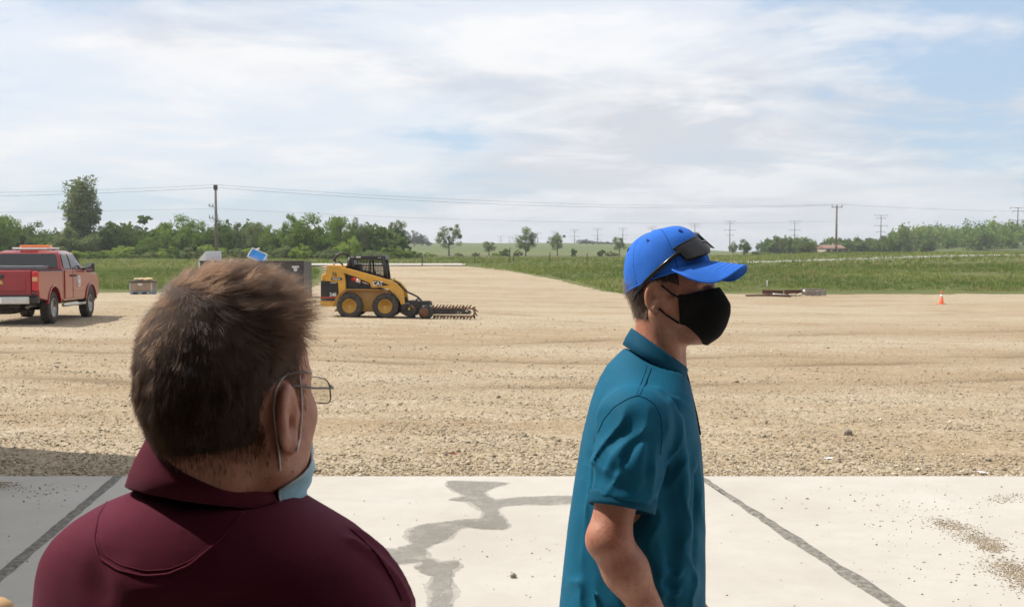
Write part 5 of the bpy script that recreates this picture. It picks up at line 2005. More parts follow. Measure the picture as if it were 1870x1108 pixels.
def cloth_mat(name, col, weave=900.0, sheen=.25, rough=.75, var=.12, bump=.25):
    m, t, b = mat(name)
    co = t.n('ShaderNodeTexCoord').outputs['Object']
    n1 = t.noise(co, 9, 5, .6)
    vo = t.n('ShaderNodeTexVoronoi', i_Vector=co, i_Scale=weave)
    c = t.mix(t.ramp(n1, [(.3, 0), (.7, 1)]), tuple(x * (1 - var) for x in col), tuple(x * (1 + var) for x in col))
    c = t.mix(t.math('MULTIPLY', t.ramp(t.noise(co, 220, 2, .5), [(.4, 0), (.65, 1)]), .18), c, tuple(x * .6 for x in col))
    t.set(b.inputs['Base Color'], c)
    b.inputs['Roughness'].default_value = rough
    b.inputs['Specular IOR Level'].default_value = .15
    b.inputs['Sheen Weight'].default_value = sheen
    b.inputs['Sheen Roughness'].default_value = .45
    b.inputs['Sheen Tint'].default_value = (*[min(1, x * 2.2 + .15) for x in col], 1)
    bp = t.n('ShaderNodeBump', i_Strength=bump, i_Distance=.0012, i_Height=vo.outputs['Distance'])
    bp2 = t.n('ShaderNodeBump', i_Strength=.06, i_Distance=.003, i_Height=t.noise(co, 30, 4, .6), i_Normal=bp.outputs[0])
    t.set(b.inputs['Normal'], bp2.outputs[0])
    return m


def hair_mat(name, c0, c1):
    m = bpy.data.materials.new(name)
    m.use_nodes = True
    t = NT(m.node_tree)
    m.node_tree.nodes.clear()
    hi = t.n('ShaderNodeHairInfo')
    c = t.mix(hi.outputs['Random'], c0, c1)
    hb = t.n('ShaderNodeBsdfHairPrincipled', parametrization='COLOR')
    t.set(hb.inputs['Color'], c)
    hb.inputs['Roughness'].default_value = .38
    hb.inputs['Radial Roughness'].default_value = .45
    hb.inputs['Random Roughness'].default_value = .2
    t.n('ShaderNodeOutputMaterial', i_Surface=hb.outputs[0])
    return m


M_SKIN2 = skin_mat("skin_tanned", (.52, .255, .170), (.44, .165, .105))
M_SKIN1 = skin_mat("skin_ruddy", (.50, .235, .160), (.40, .145, .095))
M_TEAL = cloth_mat("teal_polo_cloth", (.006, .116, .210), 1300, .05, .72, .10, .25)
M_TEALD = cloth_mat("teal_rib_cloth", (.005, .082, .152), 900, .05, .75, .10, .3)
M_MAROON = cloth_mat("maroon_pique_cloth", (.105, .0125, .030), 1500, .30, .85, .12, .25)
M_MAROOND = cloth_mat("maroon_rib_cloth", (.100, .0120, .028), 1200, .30, .85, .12, .3)
M_CAP = cloth_mat("blue_cap_cloth", (.036, .175, .700), 900, .15, .8, .06, .2)
M_CAPD = cloth_mat("blue_cap_under", (.020, .060, .270), 900, .15, .8, .06, .2)
M_BLKCLOTH = cloth_mat("black_mask_cloth", (.012, .011, .011), 900, .10, .85, .2, .2)
M_JEANS = cloth_mat("dark_trousers", (.030, .036, .055), 500, .1, .8, .2, .3)
M_KHAKI = cloth_mat("grey_trousers", (.12, .11, .10), 500, .1, .8, .2, .3)
M_SHOE = simple("shoe_leather", (.030, .022, .018), .5)
M_HAIR1 = hair_mat("brown_hair", (.0085, .0034, .0015), (.026, .0108, .0050))
M_HAIR2 = hair_mat("brown_short_hair", (.022, .011, .006), (.060, .032, .018))
M_SCALP = simple("hair_underlayer", (.050, .028, .018), .9, var=.3, scale=60)
M_LENS, _t, _b = mat("clear_lens")
_tp = _t.n('ShaderNodeBsdfTransparent', i_Color=(.90, .90, .86, 1))
_gl = _t.n('ShaderNodeBsdfGlossy', i_Color=(1, 1, 1, 1), i_Roughness=.03)
_mx = _t.n('ShaderNodeMixShader', i_0=.07, i_1=_tp.outputs[0], i_2=_gl.outputs[0])
_t.set(M_LENS.node_tree.nodes['Material Output'].inputs[0], _mx.outputs[0])
M_WIREF = simple("glasses_wire", (.06, .05, .045), .35, .8)
M_SUNG = simple("sunglass_black", (.010, .010, .011), .22, spec=.5)
M_SURG = cloth_mat("surgical_mask_blue", (.36, .60, .74), 1200, .1, .8, .06, .2)
M_SURGW = cloth_mat("surgical_mask_inside", (.62, .68, .70), 1200, .1, .8, .04, .2)
M_ELASTIC = simple("white_elastic", (.72, .68, .66), .8)


def head_field(h, neck_to, ear=1.0, jaw=1.0, high=0.0, chin=0.0, flare=15, chz=0.0):
    """head in its own frame: x his right, y forward, z up, origin between the ears"""
    F_ = Field((-.125, -.15, -.26), (.125, .16, .18), h)
    F_.ell((0, -.006, .036 + high * .4), (.0765, .1000, .0970 + high * .6), .02)
    F_.ell((0, .040, .042), (.062, .052, .062), .03)
    F_.ell((0, .042, -.035), (.057, .056, .075), .03)
    for s in (-1, 1):
        F_.ell((s * .037, .062, -.018), (.023, .026, .022), .025)
        F_.cap((s * .054, .008, -.050), (s * .024, .072 + chin, -.096 + chz), .021 * jaw, .018, .025)
        F_.ell((s * .056, .016, -.02), (.016, .032, .040), .03)
    F_.ell((0, .060 + chin, -.090 + chz), (.043, .040, .030), .025)
    F_.ell((0, .083, .026), (.048, .018, .012), .018)
    for s in (-1, 1):
        F_.ell((s * .032, .106, .004), (.019, .016, .011), .012, None, 'cut')
        F_.ell((s * .031, .080, .003), (.0125, .0125, .0125), .004)
        F_.cap((s * .018, .091, .011), (s * .043, .083, .008), .0035, .003, .005)
    F_.cap((0, .094, .012), (0, .121, -.026), .008, .0125, .014)
    for s in (-1, 1):
        F_.ell((s * .0115, .109, -.031), (.009, .011, .009), .008)
    F_.cap((-.018, .096, -.058), (.018, .096, -.058), .0065, .0065, .008)
    F_.cap((-.014, .094, -.068), (.014, .094, -.068), .007, .007, .008)
    F_.ell((0, .084 + chin, -.100 + chz), (.022, .020, .018), .02)
    # neck
    n0 = np.array((0, -.030, -.045)); n1 = np.array(neck_to)
    F_.cap(n0, n1, .056, .062, .03)
    for s in (-1, 1):
        F_.cap((s * .062, -.020, -.040), n1 + np.array((s * .020, .050, 0)), .012, .014, .03)
    # ears
    e = ear
    for s in (-1, 1):
        rot = Matrix.Rotation(s * R(flare), 3, 'Z') @ Matrix.Rotation(R(-12), 3, 'X')
        c = Vector((s * .0835, -.014, .006))
        F_.ell(c, (.0075, .0185 * e, .0325 * e), .008, rot)
        F_.ell(c + rot @ Vector((s * .0088, .0025, .001)), (.0095, .0138 * e, .0245 * e), .003, rot, 'cut')
        F_.cap(c + rot @ Vector((s * .001, -.007 * e, -.012 * e)), c + rot @ Vector((s * .002, -.0035 * e, .014 * e)), .0032, .0028, .003)
        F_.ell(c + rot @ Vector((s * .004, .004, -.004)), (.009, .0062 * e, .0090 * e), .003, rot, 'cut')
        F_.cap(c + rot @ Vector((s * -.004, .008 * e, -.020 * e)), c + rot @ Vector((s * .001, .006 * e, -.029 * e)), .0075, .0062, .006)
        F_.cap((s * .071, .012, -.004), (s * .076, .010, .002), .006, .005, .006)
    return F_


def np_xf(M, V):
    A = np.array(M)
    return V @ A[:3, :3].T + A[:3, 3]


def curves_obj(name, strands, radius, m, parent):
    """strands (n,k,3) -> hair curves object"""
    n, k, _ = strands.shape
    cv = bpy.data.hair_curves.new(name)
    cv.add_curves([k] * n)
    cv.attributes['position'].data.foreach_set('vector', np.ascontiguousarray(strands.reshape(-1), np.float32))
    r = cv.attributes.get('radius') or cv.attributes.new('radius', 'FLOAT', 'POINT')
    prof = np.linspace(1, .25, k)[None] * np.asarray(radius)[:, None]
    r.data.foreach_set('value', np.ascontiguousarray(prof.reshape(-1), np.float32))
    cv.materials.append(m)
    o = bpy.data.objects.new(name, cv)
    COL.objects.link(o)
    o.parent = parent
    return o


def sample_faces(V, F, keep, n, r):
    """n random points on the faces where keep(centre)"""
    C = V[F].mean(1)
    k = keep(C)
    Fk = F[k]
    e1, e2 = V[Fk[:, 1]] - V[Fk[:, 0]], V[Fk[:, 3]] - V[Fk[:, 0]]
    N = np.cross(e1, e2)
    A = np.linalg.norm(N, axis=1) + 1e-12
    i = r.choice(len(Fk), n, p=A / A.sum())
    a, b = r.random((n, 1)), r.random((n, 1))
    P = V[Fk[i, 0]] + a * e1[i] + b * e2[i]
    return P, N[i] / A[i][:, None]


def nrm(v):
    return v / (np.linalg.norm(v, axis=-1, keepdims=True) + 1e-9)


def shell(V, F, keep, off):
    """part of a surface lifted by off along its normals (closed underneath by the surface itself)"""
    N = np.zeros_like(V)
    fn = np.cross(V[F[:, 2]] - V[F[:, 0]], V[F[:, 3]] - V[F[:, 1]])
    for i in range(4):
        np.add.at(N, F[:, i], fn)
    N = nrm(N)
    k = keep(V[F].mean(1))
    Fk = F[k]
    used = np.unique(Fk)
    mp = np.full(len(V), -1); mp[used] = np.arange(len(used))
    o = off(V[used]) if callable(off) else off
    o = np.asarray(o).reshape(-1, 1) if not np.isscalar(o) else o
    return V[used] + N[used] * o, mp[Fk], N[used]


from mathutils.bvhtree import BVHTree


def bvh_of(V, F):
    return BVHTree.FromPolygons([tuple(p) for p in V], [tuple(int(i) for i in f) for f in F])


def seam(bvh, pts, r, name, m, parent, lift=.0005, sub=6, n=6):
    """a stitched seam running over a garment, given by photograph pixels"""
    dense = []
    for a, b in zip(pts[:-1], pts[1:]):
        for k in range(sub):
            dense.append((a[0] + (b[0] - a[0]) * k / sub, a[1] + (b[1] - a[1]) * k / sub))
    dense.append(pts[-1])
    P = []
    for (u, v) in dense:
        d = ray(u, v).normalized()
        hit_, nn, _, _ = bvh.ray_cast(CAM, d)
        if hit_ is not None:
            P.append(hit_ - d * 0 + nn * lift)
    if len(P) > 2:
        Q = [P[0]] + [(P[i - 1] + P[i] * 2 + P[i + 1]) / 4 for i in range(1, len(P) - 1)] + [P[-1]]
        return MB().tube(Q, r, n).build(name, m, parent, sm=True)


def smooth_obj(name, V, F, m, parent, sub=0):
    me = np_mesh(name, V, F, True)
    o = link(name, me, m, parent)
    if sub:
        s = o.modifiers.new('sub', 'SUBSURF'); s.levels = sub; s.render_levels = sub
    return o


def hand(F_, wrist, dirn, palm_n, s=1):
    """palm with five bent fingers added to a field"""
    d = Vector(dirn).normalized(); n = Vector(palm_n); n = (n - d * n.dot(d)).normalized(); w = d.cross(n)
    wv = Vector(wrist)
    F_.cap(wv, wv + d * .05, .028, .030, .02)
    for i, (o_, L) in enumerate(((-.030, .066), (-.010, .078), (.010, .074), (.030, .060))):
        a = wv + d * .075 + w * o_
        F_.cap(wv + d * .025 + w * o_ * .6, a, .015, .0115, .012)
        b = a + d * L * .45 + n * .012
        c = b + d * L * .30 + n * .022
        e = c + d * L * .12 + n * .022
        F_.cap(a, b, .0095, .0088, .004); F_.cap(b, c, .0088, .0080, .004); F_.cap(c, e, .0080, .0070, .004)
    t0 = wv + d * .020 - w * .026 * s
    t1 = t0 + d * .030 - w * .026 * s + n * .012
    t2 = t1 + d * .030 - w * .006 * s + n * .012
    F_.cap(t0, t1, .014, .0115, .01); F_.cap(t1, t2, .0110, .0085, .004)


def limbs(P, shoulders, elbows, wrists, hips, ankles, foot_dir, h=.007):
    """trunk, arms, hands and legs under the clothes"""
    allp = [Vector(p) for p in list(shoulders) + list(elbows) + list(wrists) + list(hips) + list(ankles)]
    lo = np.min([tuple(p) for p in allp], 0) - .26
    hi = np.max([tuple(p) for p in allp], 0) + .20
    F_ = Field(lo, hi, h)
    sh = (Vector(shoulders[0]) + Vector(shoulders[1])) / 2
    hp = (Vector(hips[0]) + Vector(hips[1])) / 2
    ax = (Vector(shoulders[0]) - Vector(shoulders[1])).normalized()
    for s in (-1, 1):
        F_.cap(sh + ax * s * .09 - Vector((0, 0, .05)), hp + ax * s * .06 + Vector((0, 0, .05)), .085, .085, .05)
    F_.cap(sh, P, .075, .058, .05)
    for i in range(2):
        s_, e_, w_ = Vector(shoulders[i]), Vector(elbows[i]), Vector(wrists[i])
        F_.cap(s_, s_.lerp(e_, .55), .036, .043, .03)
        F_.cap(s_.lerp(e_, .55), e_, .043, .041, .03)
        m_ = e_.lerp(w_, .3)
        F_.cap(e_, m_, .040, .042, .025)
        F_.cap(m_, w_, .042, .027, .03)
        fwd = Vector(foot_dir)
        hand(F_, w_, (w_ - e_), Vector((0, 0, 0)) - ax * (1 if i == 0 else -1) + fwd * .2, 1 if i == 0 else -1)
        h_, a_ = Vector(hips[i]), Vector(ankles[i])
        kn = h_.lerp(a_, .5) + fwd * .02
        F_.cap(h_, kn, .082, .056, .03)
        F_.cap(kn, kn.lerp(a_, .35), .054, .056, .03)
        F_.cap(kn.lerp(a_, .35), a_, .056, .038, .03)
        F_.cap(a_, a_ + fwd * .13 - Vector((0, 0, .05)), .038, .030, .02)
    return F_


def legwear(root, hips, ankles, fwd, waist, m, mshoe, wa, wb, yaw):
    hp = (Vector(hips[0]) + Vector(hips[1])) / 2
    lo = np.min([tuple(Vector(p)) for p in list(hips) + list(ankles)], 0) - .28
    hi = np.max([tuple(Vector(p)) for p in list(hips) + list(ankles)], 0) + .30
    F_ = Field(lo, hi, .011)
    F_.stack([(hp.z - .10, hp.x, hp.y, wa * .98, wb), (hp.z + .02, hp.x, hp.y, wa, wb), (waist, hp.x, hp.y, wa * .90, wb * .90)], .04, 2.4, yaw)
    fwd = Vector(fwd)
    for i in range(2):
        h_, a_ = Vector(hips[i]), Vector(ankles[i])
        kn = h_.lerp(a_, .5) + fwd * .02
        F_.cap(h_, kn, .100, .075, .04)
        F_.cap(kn, a_ + Vector((0, 0, -.02)), .075, .068, .04)
    V, F = F_.mesh(2)
    smooth_obj("trousers", V, F, m, root)
    for i in range(2):
        a_ = Vector(ankles[i])
        S_ = Field(tuple(a_ - Vector((.35, .35, .15))), tuple(a_ + Vector((.35, .35, .15))), .008)
        S_.cap(a_ + Vector((0, 0, -.02)) - fwd * .02, a_ - fwd * .03 - Vector((0, 0, .045)), .045, .042, .02)
        S_.cap(a_ - Vector((0, 0, .048)) - fwd * .03, a_ - Vector((0, 0, .055)) + fwd * .17, .040, .036, .03)
        V, F = S_.mesh(2)
        V[:, 2] = np.maximum(V[:, 2], .002)
        smooth_obj("shoe", V, F, mshoe, root)


# ================================================================== the man in the teal shirt and blue cap
Y2 = 2.25


def Q2(u, v, dy=0.0):
    return px(u, v, Y2 + dy)


def man_in_teal():
    root = empty("person", (0, 0, 0))
    hc = Q2(1225, 541)
    yaw = R(-118)
    HM = Matrix.Translation(hc) @ Matrix.Rotation(yaw, 4, 'Z') @ Matrix.Rotation(R(5), 4, 'X') @ Matrix.Scale(.935, 4)
    HI = HM.inverted()
    neck_base = Q2(1198, 672)
    F_ = head_field(.0028, HI @ neck_base, 1.08, chin=-.008, flare=16, chz=.008)
    V, F = F_.mesh(1)
    Vh, Fh = V.copy(), F
    Vw = np_xf(HM, V)
    # trunk and limbs below
    sh = [Q2(1152, 765, -.185), Q2(1168, 770, .185)]
    el = [Q2(1112, 985, -.235), Q2(1120, 960, .25)]
    wr = [Q2(1212, 1165, -.215), Q2(1230, 1080, .24)]
    hips = [Vector((Q2(1160, 1100).x, Y2 - .095, .90)), Vector((Q2(1160, 1100).x, Y2 + .095, .90))]
    ank = [Vector((hips[0].x - .03, Y2 - .13, .085)), Vector((hips[0].x + .05, Y2 + .12, .085))]
    B = limbs(neck_base, sh, el, wr, hips, ank, (1, 0, 0), .006)
    # elbow bone and forearm muscle of the near arm
    B.ell(el[0] + Vector((-.022, -.012, .004)), (.020, .020, .024), .02)
    Vb, Fb = B.mesh(2)
    me = np_mesh("body", np.concatenate([Vw, Vb]), np.concatenate([F, Fb + len(Vw)]), True)
    body = link("body", me, M_SKIN2, root)
    # fine hair on the near forearm
    r = np.random.default_rng(9)
    e0_, w0_ = np.array(el[0]), np.array(wr[0])

    def forearm(C):
        t_ = ((C - e0_) @ (w0_ - e0_)) / ((w0_ - e0_) ** 2).sum()
        dd = np.linalg.norm(C - e0_ - t_[:, None] * (w0_ - e0_), axis=1)
        return (t_ > -.35) & (t_ < 1) & (dd < .075)
    Pf, Nf = sample_faces(Vb, Fb, forearm, 2600, r)
    df = nrm((w0_ - e0_)[None] / .3 * .8 + Nf * .45 + r.normal(0, .35, Pf.shape))
    Lf = r.uniform(.005, .012, (len(Pf), 1, 1))
    T5 = np.linspace(0, 1, 4)[None, :, None]
    curves_obj("arm_hair", Pf[:, None] + df[:, None] * Lf * T5 - Nf[:, None] * Lf * T5 ** 2 * .3, np.full(len(Pf), .00006), M_HAIR2, body)
    # ---- hair under the cap
    r = np.random.default_rng(2)

    def hairzone(C, burn_=True):
        x, y, z = C[:, 0], C[:, 1], C[:, 2]
        back = (z > -.046 - .12 * (y + .06)) & (y < -.026 - .10 * np.clip(.03 - z, 0, 1))
        side = (z > .030 + .006 * np.sin(y * 90)) & (y < .050 - .1 * z)
        burn = (y > .020 + .08 * z) & (y < .040) & (z > -.004) & (np.abs(x) > .055)
        ear = (((y + .012) / .030) ** 2 + ((z - .006) / .040) ** 2 < 1) & (np.abs(x) > .066)
        return (back | side | (burn & burn_)) & ~ear & (z < .13)
    Vs, Fs, Ns = shell(Vh, Fh, lambda C: hairzone(C, False), .0018)
    hair = smooth_obj("hair", np_xf(HM, Vs), Fs, M_SCALP, root)
    P, N = sample_faces(Vh, Fh, hairzone, 7000, r)
    L = np.where(P[:, 2] > .02, .016, .011)[:, None] * r.uniform(.6, 1.3, (len(P), 1))
    comb = np.stack([0 * P[:, 0], np.where(P[:, 1] > .0, -.35, -.10), -np.ones(len(P))], 1)
    d = nrm(comb + N * .40 + r.normal(0, .22, P.shape))
    T_ = np.linspace(0, 1, 5)[None, :, None]
    st_ = P[:, None] + N[:, None] * .001 + d[:, None] * L[:, None] * T_ - np.array((0, 0, .25))[None, None] * L[:, None] * T_ ** 2
    curves_obj("hair_strands", np_xf(HM, st_.reshape(-1, 3)).reshape(st_.shape), r.uniform(.00016, .00026, len(P)), M_HAIR2, hair)
    # eyebrow (near)
    # ---- cap
    CM = HM @ Matrix.Translation((0, -.004, .047)) @ Matrix.Rotation(R(12), 4, 'X')
    capo = empty("cap", (0, 0, 0)); capo.parent = root
    NA, NR = 72, 16

    def dome(a, t, off=0.0):
        """a angle from forward, t 0 rim .. 1 top"""
        c, s = math.cos(a), math.sin(a)
        front = max(0.0, c)
        ry = (.107 if c > 0 else .105) + off
        rx = .0835 + off
        H = .112 + off
        f = math.cos(t * math.pi / 2) ** (.62 if c < 0 else .52)
        z = H * math.sin(t * math.pi / 2) ** (1.02)
        seamd = .0012 * math.exp(-((((math.degrees(a) % 60) + 30) % 60 - 30) / 3.0) ** 2)
        wob = .0018 * mnoise.noise((a * 1.7, t * 4, 1.3)) + .0012 * mnoise.noise((a * 4, t * 7, 5.3))
        q = f * (1 + (wob - seamd * (t > .02)) / .09)
        return Vector((-rx * s * q, ry * c * q, z - .010 * (1 - t) * max(0, -c)))
    rings = []
    for j in range(NR + 1):
        t = j / NR * .995
        rings.append([CM @ dome(2 * math.pi * i / NA, t) for i in range(NA)])
    mb = MB().loft(rings, cap=False)
    cr = mb.build("crown", M_CAP, capo, sm=True, solid=.0022, sub=1)
    # sweatband rim
    MB().tube([CM @ (dome(2 * math.pi * i / 60, 0.0, .0006)) for i in range(61)], .0024, 6, cap=False).build("rim_piping", M_CAP, cr, sm=True)
    for k in range(6):
        a = R(k * 60)
        MB().tube([CM @ dome(a, t, .0006) for t in np.linspace(.02, .98, 18)], .0011, 5).build("panel_seam", M_CAPD, cr, sm=True)
        a = R(k * 60 + 30)
        c0 = CM @ dome(a, .60, .0012)
        nn = (CM.to_3x3() @ (dome(a, .60) - Vector((0, 0, .02)))).normalized()
        u_ = nn.orthogonal().normalized(); w_ = nn.cross(u_)
        MB().tube([c0 + (u_ * math.cos(q) + w_ * math.sin(q)) * .0042 for q in np.linspace(0, 2 * math.pi, 13)], .0013, 5, cap=False).build("eyelet", M_CAPD, cr, sm=True)
    MB().ball((0, 0, 0), (.0085, .0085, .0045), 14, 8).build("button", M_CAP, cr, sm=True).matrix_world = CM @ Matrix.Translation((0, 0, .1125))
    # brim, arched
    bb, bt = [], []
    NS, NT_ = 36, 12
    grid = []
    for j in range(NT_ + 1):
        t = j / NT_
        row = []
        for i in range(NS + 1):
            s = -1 + 2 * i / NS
            a = s * R(66)
            base = dome(a, .03)
            ext = .079 * (1 - abs(s) ** 3.2) ** .55
            x = base.x * (1 + .12 * t)
            y = base.y + ext * t
            z = base.z - 6.0 * (x * x) * min(1.0, ext * t / .060) - .42 * ext * t + .001
            row.append(CM @ Vector((x, y, z)))
        grid.append(row)
    brim = MB().loft(grid, closed=False).build("brim", M_CAP, capo, sm=True, solid=.0032, sub=1)
    for k in range(6):
        j = 2 + k * 1.7
        f = j / NT_
        pts = []
        for i in range(2, NS - 1):
            j0 = int(j); w = j - j0
            p = grid[j0][i].lerp(grid[min(j0 + 1, NT_)][i], w)
            pts.append(p + CM.to_3x3() @ Vector((0, 0, .0019)))
        MB().tube(pts, .00055, 4).build("stitch_row", M_CAPD, brim, sm=True)
    edge = [grid[NT_][i] for i in range(0, NS + 1)]
    MB().tube(edge, .0023, 6).build("brim_edge", M_CAP, brim, sm=True)
    # ---- sunglasses pushed up on the cap
    sg = empty("sunglasses", (0, 0, 0)); sg.parent = root

    def lens_pt(x, h, off=0.0):
        """x across (right +), h up the lens; follows the front of the cap"""
        xn = x / .078
        y = .1095 - .058 * abs(xn) ** 2.2 + off
        zc = .050 - x * .24
        y -= h * .62
        return CM @ Vector((x, y, zc + h))
    for s in (1, -1):
        rows_ = []
        for j in range(9):
            hh = -1 + 2 * j / 8
            row = []
            for i in range(13):
                xx = i / 12
                x = s * (.008 + .062 * xx)
                half = .0225 * (1 - .45 * (xx - .35) ** 2) * (1 - .35 * (1 - min(1, xx * 4)) * (hh < 0))
                row.append(lens_pt(x, hh * half, .002))
            rows_.append(row)
        ln = MB().loft(rows_, closed=False).build("lens", M_SUNG, sg, sm=True, solid=.002)
        MB().tube(rows_[8], .0022, 6).build("frame_top", M_SUNG, sg, sm=True)
        # temple: from the lens corner back and down the side of the cap to the ear
        e0 = lens_pt(s * .070, .006, .0)
        pts = [e0]
        for q in np.linspace(.0, 1, 14):
            a = -s * R(52 + 80 * q)
            p = dome(a, 0.36 - .36 * q, .006 + .003 * (1 - q))
            p.z = .042 - .062 * q - .014 * q * q
            pts.append(CM @ p)
        MB().tube(pts, [.0050] + [.0046] * 10 + [.004] * 4, 8).build("temple", M_SUNG, sg, sm=True)
        MB().tube([p + Vector((0, -.0030 * s, .0018)) for p in pts[1:]], .0006, 5).build("temple_trim", M_INSUL, sg, sm=True)
    MB().tube([lens_pt(x, .004, .002) for x in np.linspace(-.010, .010, 5)], .0030, 6).build("bridge", M_SUNG, sg, sm=True)
    # ---- black face mask
    bh = bvh_of(Vh, Fh)
    prof = [(.0, .1180, .012), (.18, .1310, -.008), (.36, .1410, -.028), (.52, .1390, -.050), (.70, .1280, -.078), (.86, .1100, -.102), (1.0, .0820, -.118)]
    PA_ = np.array(prof)
    gridm = []
    for j in range(25):
        t = j / 24
        yc, zc = np.interp(t, PA_[:, 0], PA_[:, 1]), np.interp(t, PA_[:, 0], PA_[:, 2])
        row = []
        for i in range(33):
            a = (-1 + 2 * i / 32)
            A_ = a * R(70)
            ze = .002 - .066 * t
            w1 = math.sin(abs(a) * math.pi / 2) ** (1.6 + 1.6 * t)
            z_ = zc + (ze - zc) * w1
            dirv = Vector((math.sin(A_), math.cos(A_), 0))
            rc, rs = yc - .018, .0640
            rad = 1 / math.sqrt((math.cos(A_) / rc) ** 2 + (math.sin(A_) / rs) ** 2)
            hp_, _, _, dist = bh.ray_cast(Vector((0, .018, z_)) + dirv * .25, -dirv, .235)
            if hp_ is not None:
                rad = max(rad, .25 - dist + .0035)
            rad += .0008 * mnoise.noise((a * 5, t * 5, 3.0)) + .0014 * math.exp(-(a / .03) ** 2)
            row.append(Vector((0, .018, z_)) + dirv * rad)
        gridm.append(row)
    for _ in range(2):      # let the cloth span the hollows
        gm = [list(r_) for r_ in gridm]
        for j in range(1, 24):
            for i in range(1, 32):
                if abs(i - 16) > 1:
                    gm[j][i] = (gridm[j][i] * 2 + gridm[j - 1][i] + gridm[j + 1][i] + gridm[j][i - 1] + gridm[j][i + 1]) / 6
        gridm = gm
    gridm = [[HM @ p_ for p_ in r_] for r_ in gridm]
    mk = empty("face_mask", (0, 0, 0)); mk.parent = root
    MB().loft(gridm, closed=False).build("mask_cloth", M_BLKCLOTH, mk, sm=True, solid=.002, sub=1)
    for e_ in ([g[0] for g in gridm], [g[-1] for g in gridm], gridm[0], gridm[-1]):
        MB().tube(e_, .0017, 6).build("hem", M_BLKCLOTH, mk, sm=True)
    bw = bvh_of(Vw, Fh)
    seam(bw, [(1243, 545), (1230, 538), (1218, 529), (1208, 521)], .0022, "ear_loop", M_BLKCLOTH, mk, .001)
    seam(bw, [(1240, 590), (1228, 582), (1216, 574), (1203, 563)], .0024, "ear_loop", M_BLKCLOTH, mk, .001)
    a0, b0 = gridm[1][0], gridm[23][0]
    MB().tube([a0, HM @ Vector((-.078, .024, .010)), HM @ Vector((-.0845, .006, .030)), HM @ Vector((-.086, -.030, .010)), HM @ Vector((-.082, -.012, -.024)), HM @ Vector((-.078, .015, -.048)), b0], .0022, 6).build("ear_loop", M_BLKCLOTH, mk, sm=True)
    # ---- polo shirt
    rows = []
    for (v, ub, uf, w) in ((628, 1150, 1240, .055), (648, 1128, 1246, .072), (668, 1109, 1251, .096), (690, 1097, 1256, .132), (712, 1088, 1260, .165), (740, 1079, 1264, .186), (800, 1064, 1275, .190), (880, 1050, 1282, .182), (960, 1038, 1284, .178),
                           (1040, 1029, 1284, .178), (1108, 1022, 1284, .182), (1200, 1016, 1283, .188), (1270, 1014, 1282, .190)):
        b, f = Q2(ub, v), Q2(uf, v)
        rows.append((b.z, (b.x + f.x) / 2, Y2, (f.x - b.x) / 2, w))
    z0 = rows[-1][0]
    lo = (Q2(1000, 1270).x - .08, Y2 - .42, z0 - .03)
    hi = (Q2(1300, 600).x + .08, Y2 + .42, rows[0][0] + .05)
    G = Field(lo, hi, .0040)
    G.stack(rows, .02, 2.25)
    sa, sb = Q2(1158, 772, -.165), Q2(1136, 918, -.215)
    G.cap(Q2(1168, 752, -.10), sa, .048, .068, .04)
    G.cap(sa, Q2(1146, 850, -.20), .0740, .0690, .03)
    G.cap(Q2(1146, 850, -.20), sb + (sb - sa) * .35, .0690, .0665, .02)
    G.cap(Q2(1172, 755, .10), Q2(1168, 775, .165), .048, .068, .04)
    G.cap(Q2(1168, 775, .165), Q2(1150, 940, .225), .072, .066, .03)
    # pull-lines running down the sleeve, and slack folds round the trunk
    def drape(lo_, hi_, nvec, wav, amp, seed, wgt):
        sl, P_ = G.block(lo_, hi_)
        x, y, z = np.broadcast_arrays(*P_)
        warp = (np.sin(x * 31 + seed) * np.sin(z * 23 + seed * 2) + .6 * np.sin(z * 57 + y * 41 + seed))
        q = (x * nvec[0] + y * nvec[1] + z * nvec[2]) / wav + .22 * warp
        rdg = 1 - np.abs(np.sin(np.pi * q)) ** .8 - .42
        m = wgt(x, y, z) * (.65 + .35 * np.sin(q * 1.7 + seed))
        G.D[sl] -= (amp * rdg * m).astype(np.float32)
    mid_ = Q2(1140, 830, -.20)
    c0_ = Q2(1160, 950)
    sdir = (Q2(1095, 900, -.2) - Q2(1180, 750, -.2)).normalized()
    nv = Vector((-sdir.z, 0, sdir.x))
    drape((c0_.x - .22, Y2 - .28, c0_.z - .5), (c0_.x + .22, Y2 + .05, c0_.z + .3), (.55, .2, .80), .030, .0022, 2.7, lambda x, y, z: smooth(-.2, .7, np.sin(x * 21 + 1.0) * np.sin(z * 17 + 2.0)) * smooth(Y2 - .02, Y2 - .10, y))
    drape(tuple(mid_ - Vector((.14, .16, .13))), tuple(mid_ + Vector((.14, .05, .12))), tuple(nv), .044, .0110, 1.3,
          lambda x, y, z: smooth(Q2(0, 915, -.2).z, Q2(0, 860, -.2).z, z) * (1 - smooth(Q2(0, 770, -.2).z, Q2(0, 728, -.2).z, z)) * smooth(Y2 - .15, Y2 - .19, y))
    c2_ = Q2(1160, 1000)
    drape((c2_.x - .2, Y2 - .22, c2_.z - .35), (c2_.x + .2, Y2 + .22, c2_.z + .28), (.92, .35, .18), .075, .0115, 4.1,
          lambda x, y, z: (smooth(Q2(0, 760).z, Q2(0, 900).z, z) * .9 + .1) * smooth(Y2 - .03, Y2 - .13, y))
    # cut the sleeve flat below the cuff
    ad = (sb - sa).normalized()
    hemp = sb

    def below(x, y, z):
        along = (x - hemp.x) * ad.x + (y - hemp.y) * ad.y + (z - hemp.z) * ad.z
        rad = np.sqrt((x - hemp.x - along * ad.x) ** 2 + (y - hemp.y - along * ad.y) ** 2 + (z - hemp.z - along * ad.z) ** 2)
        return np.maximum(-along, rad - .080)
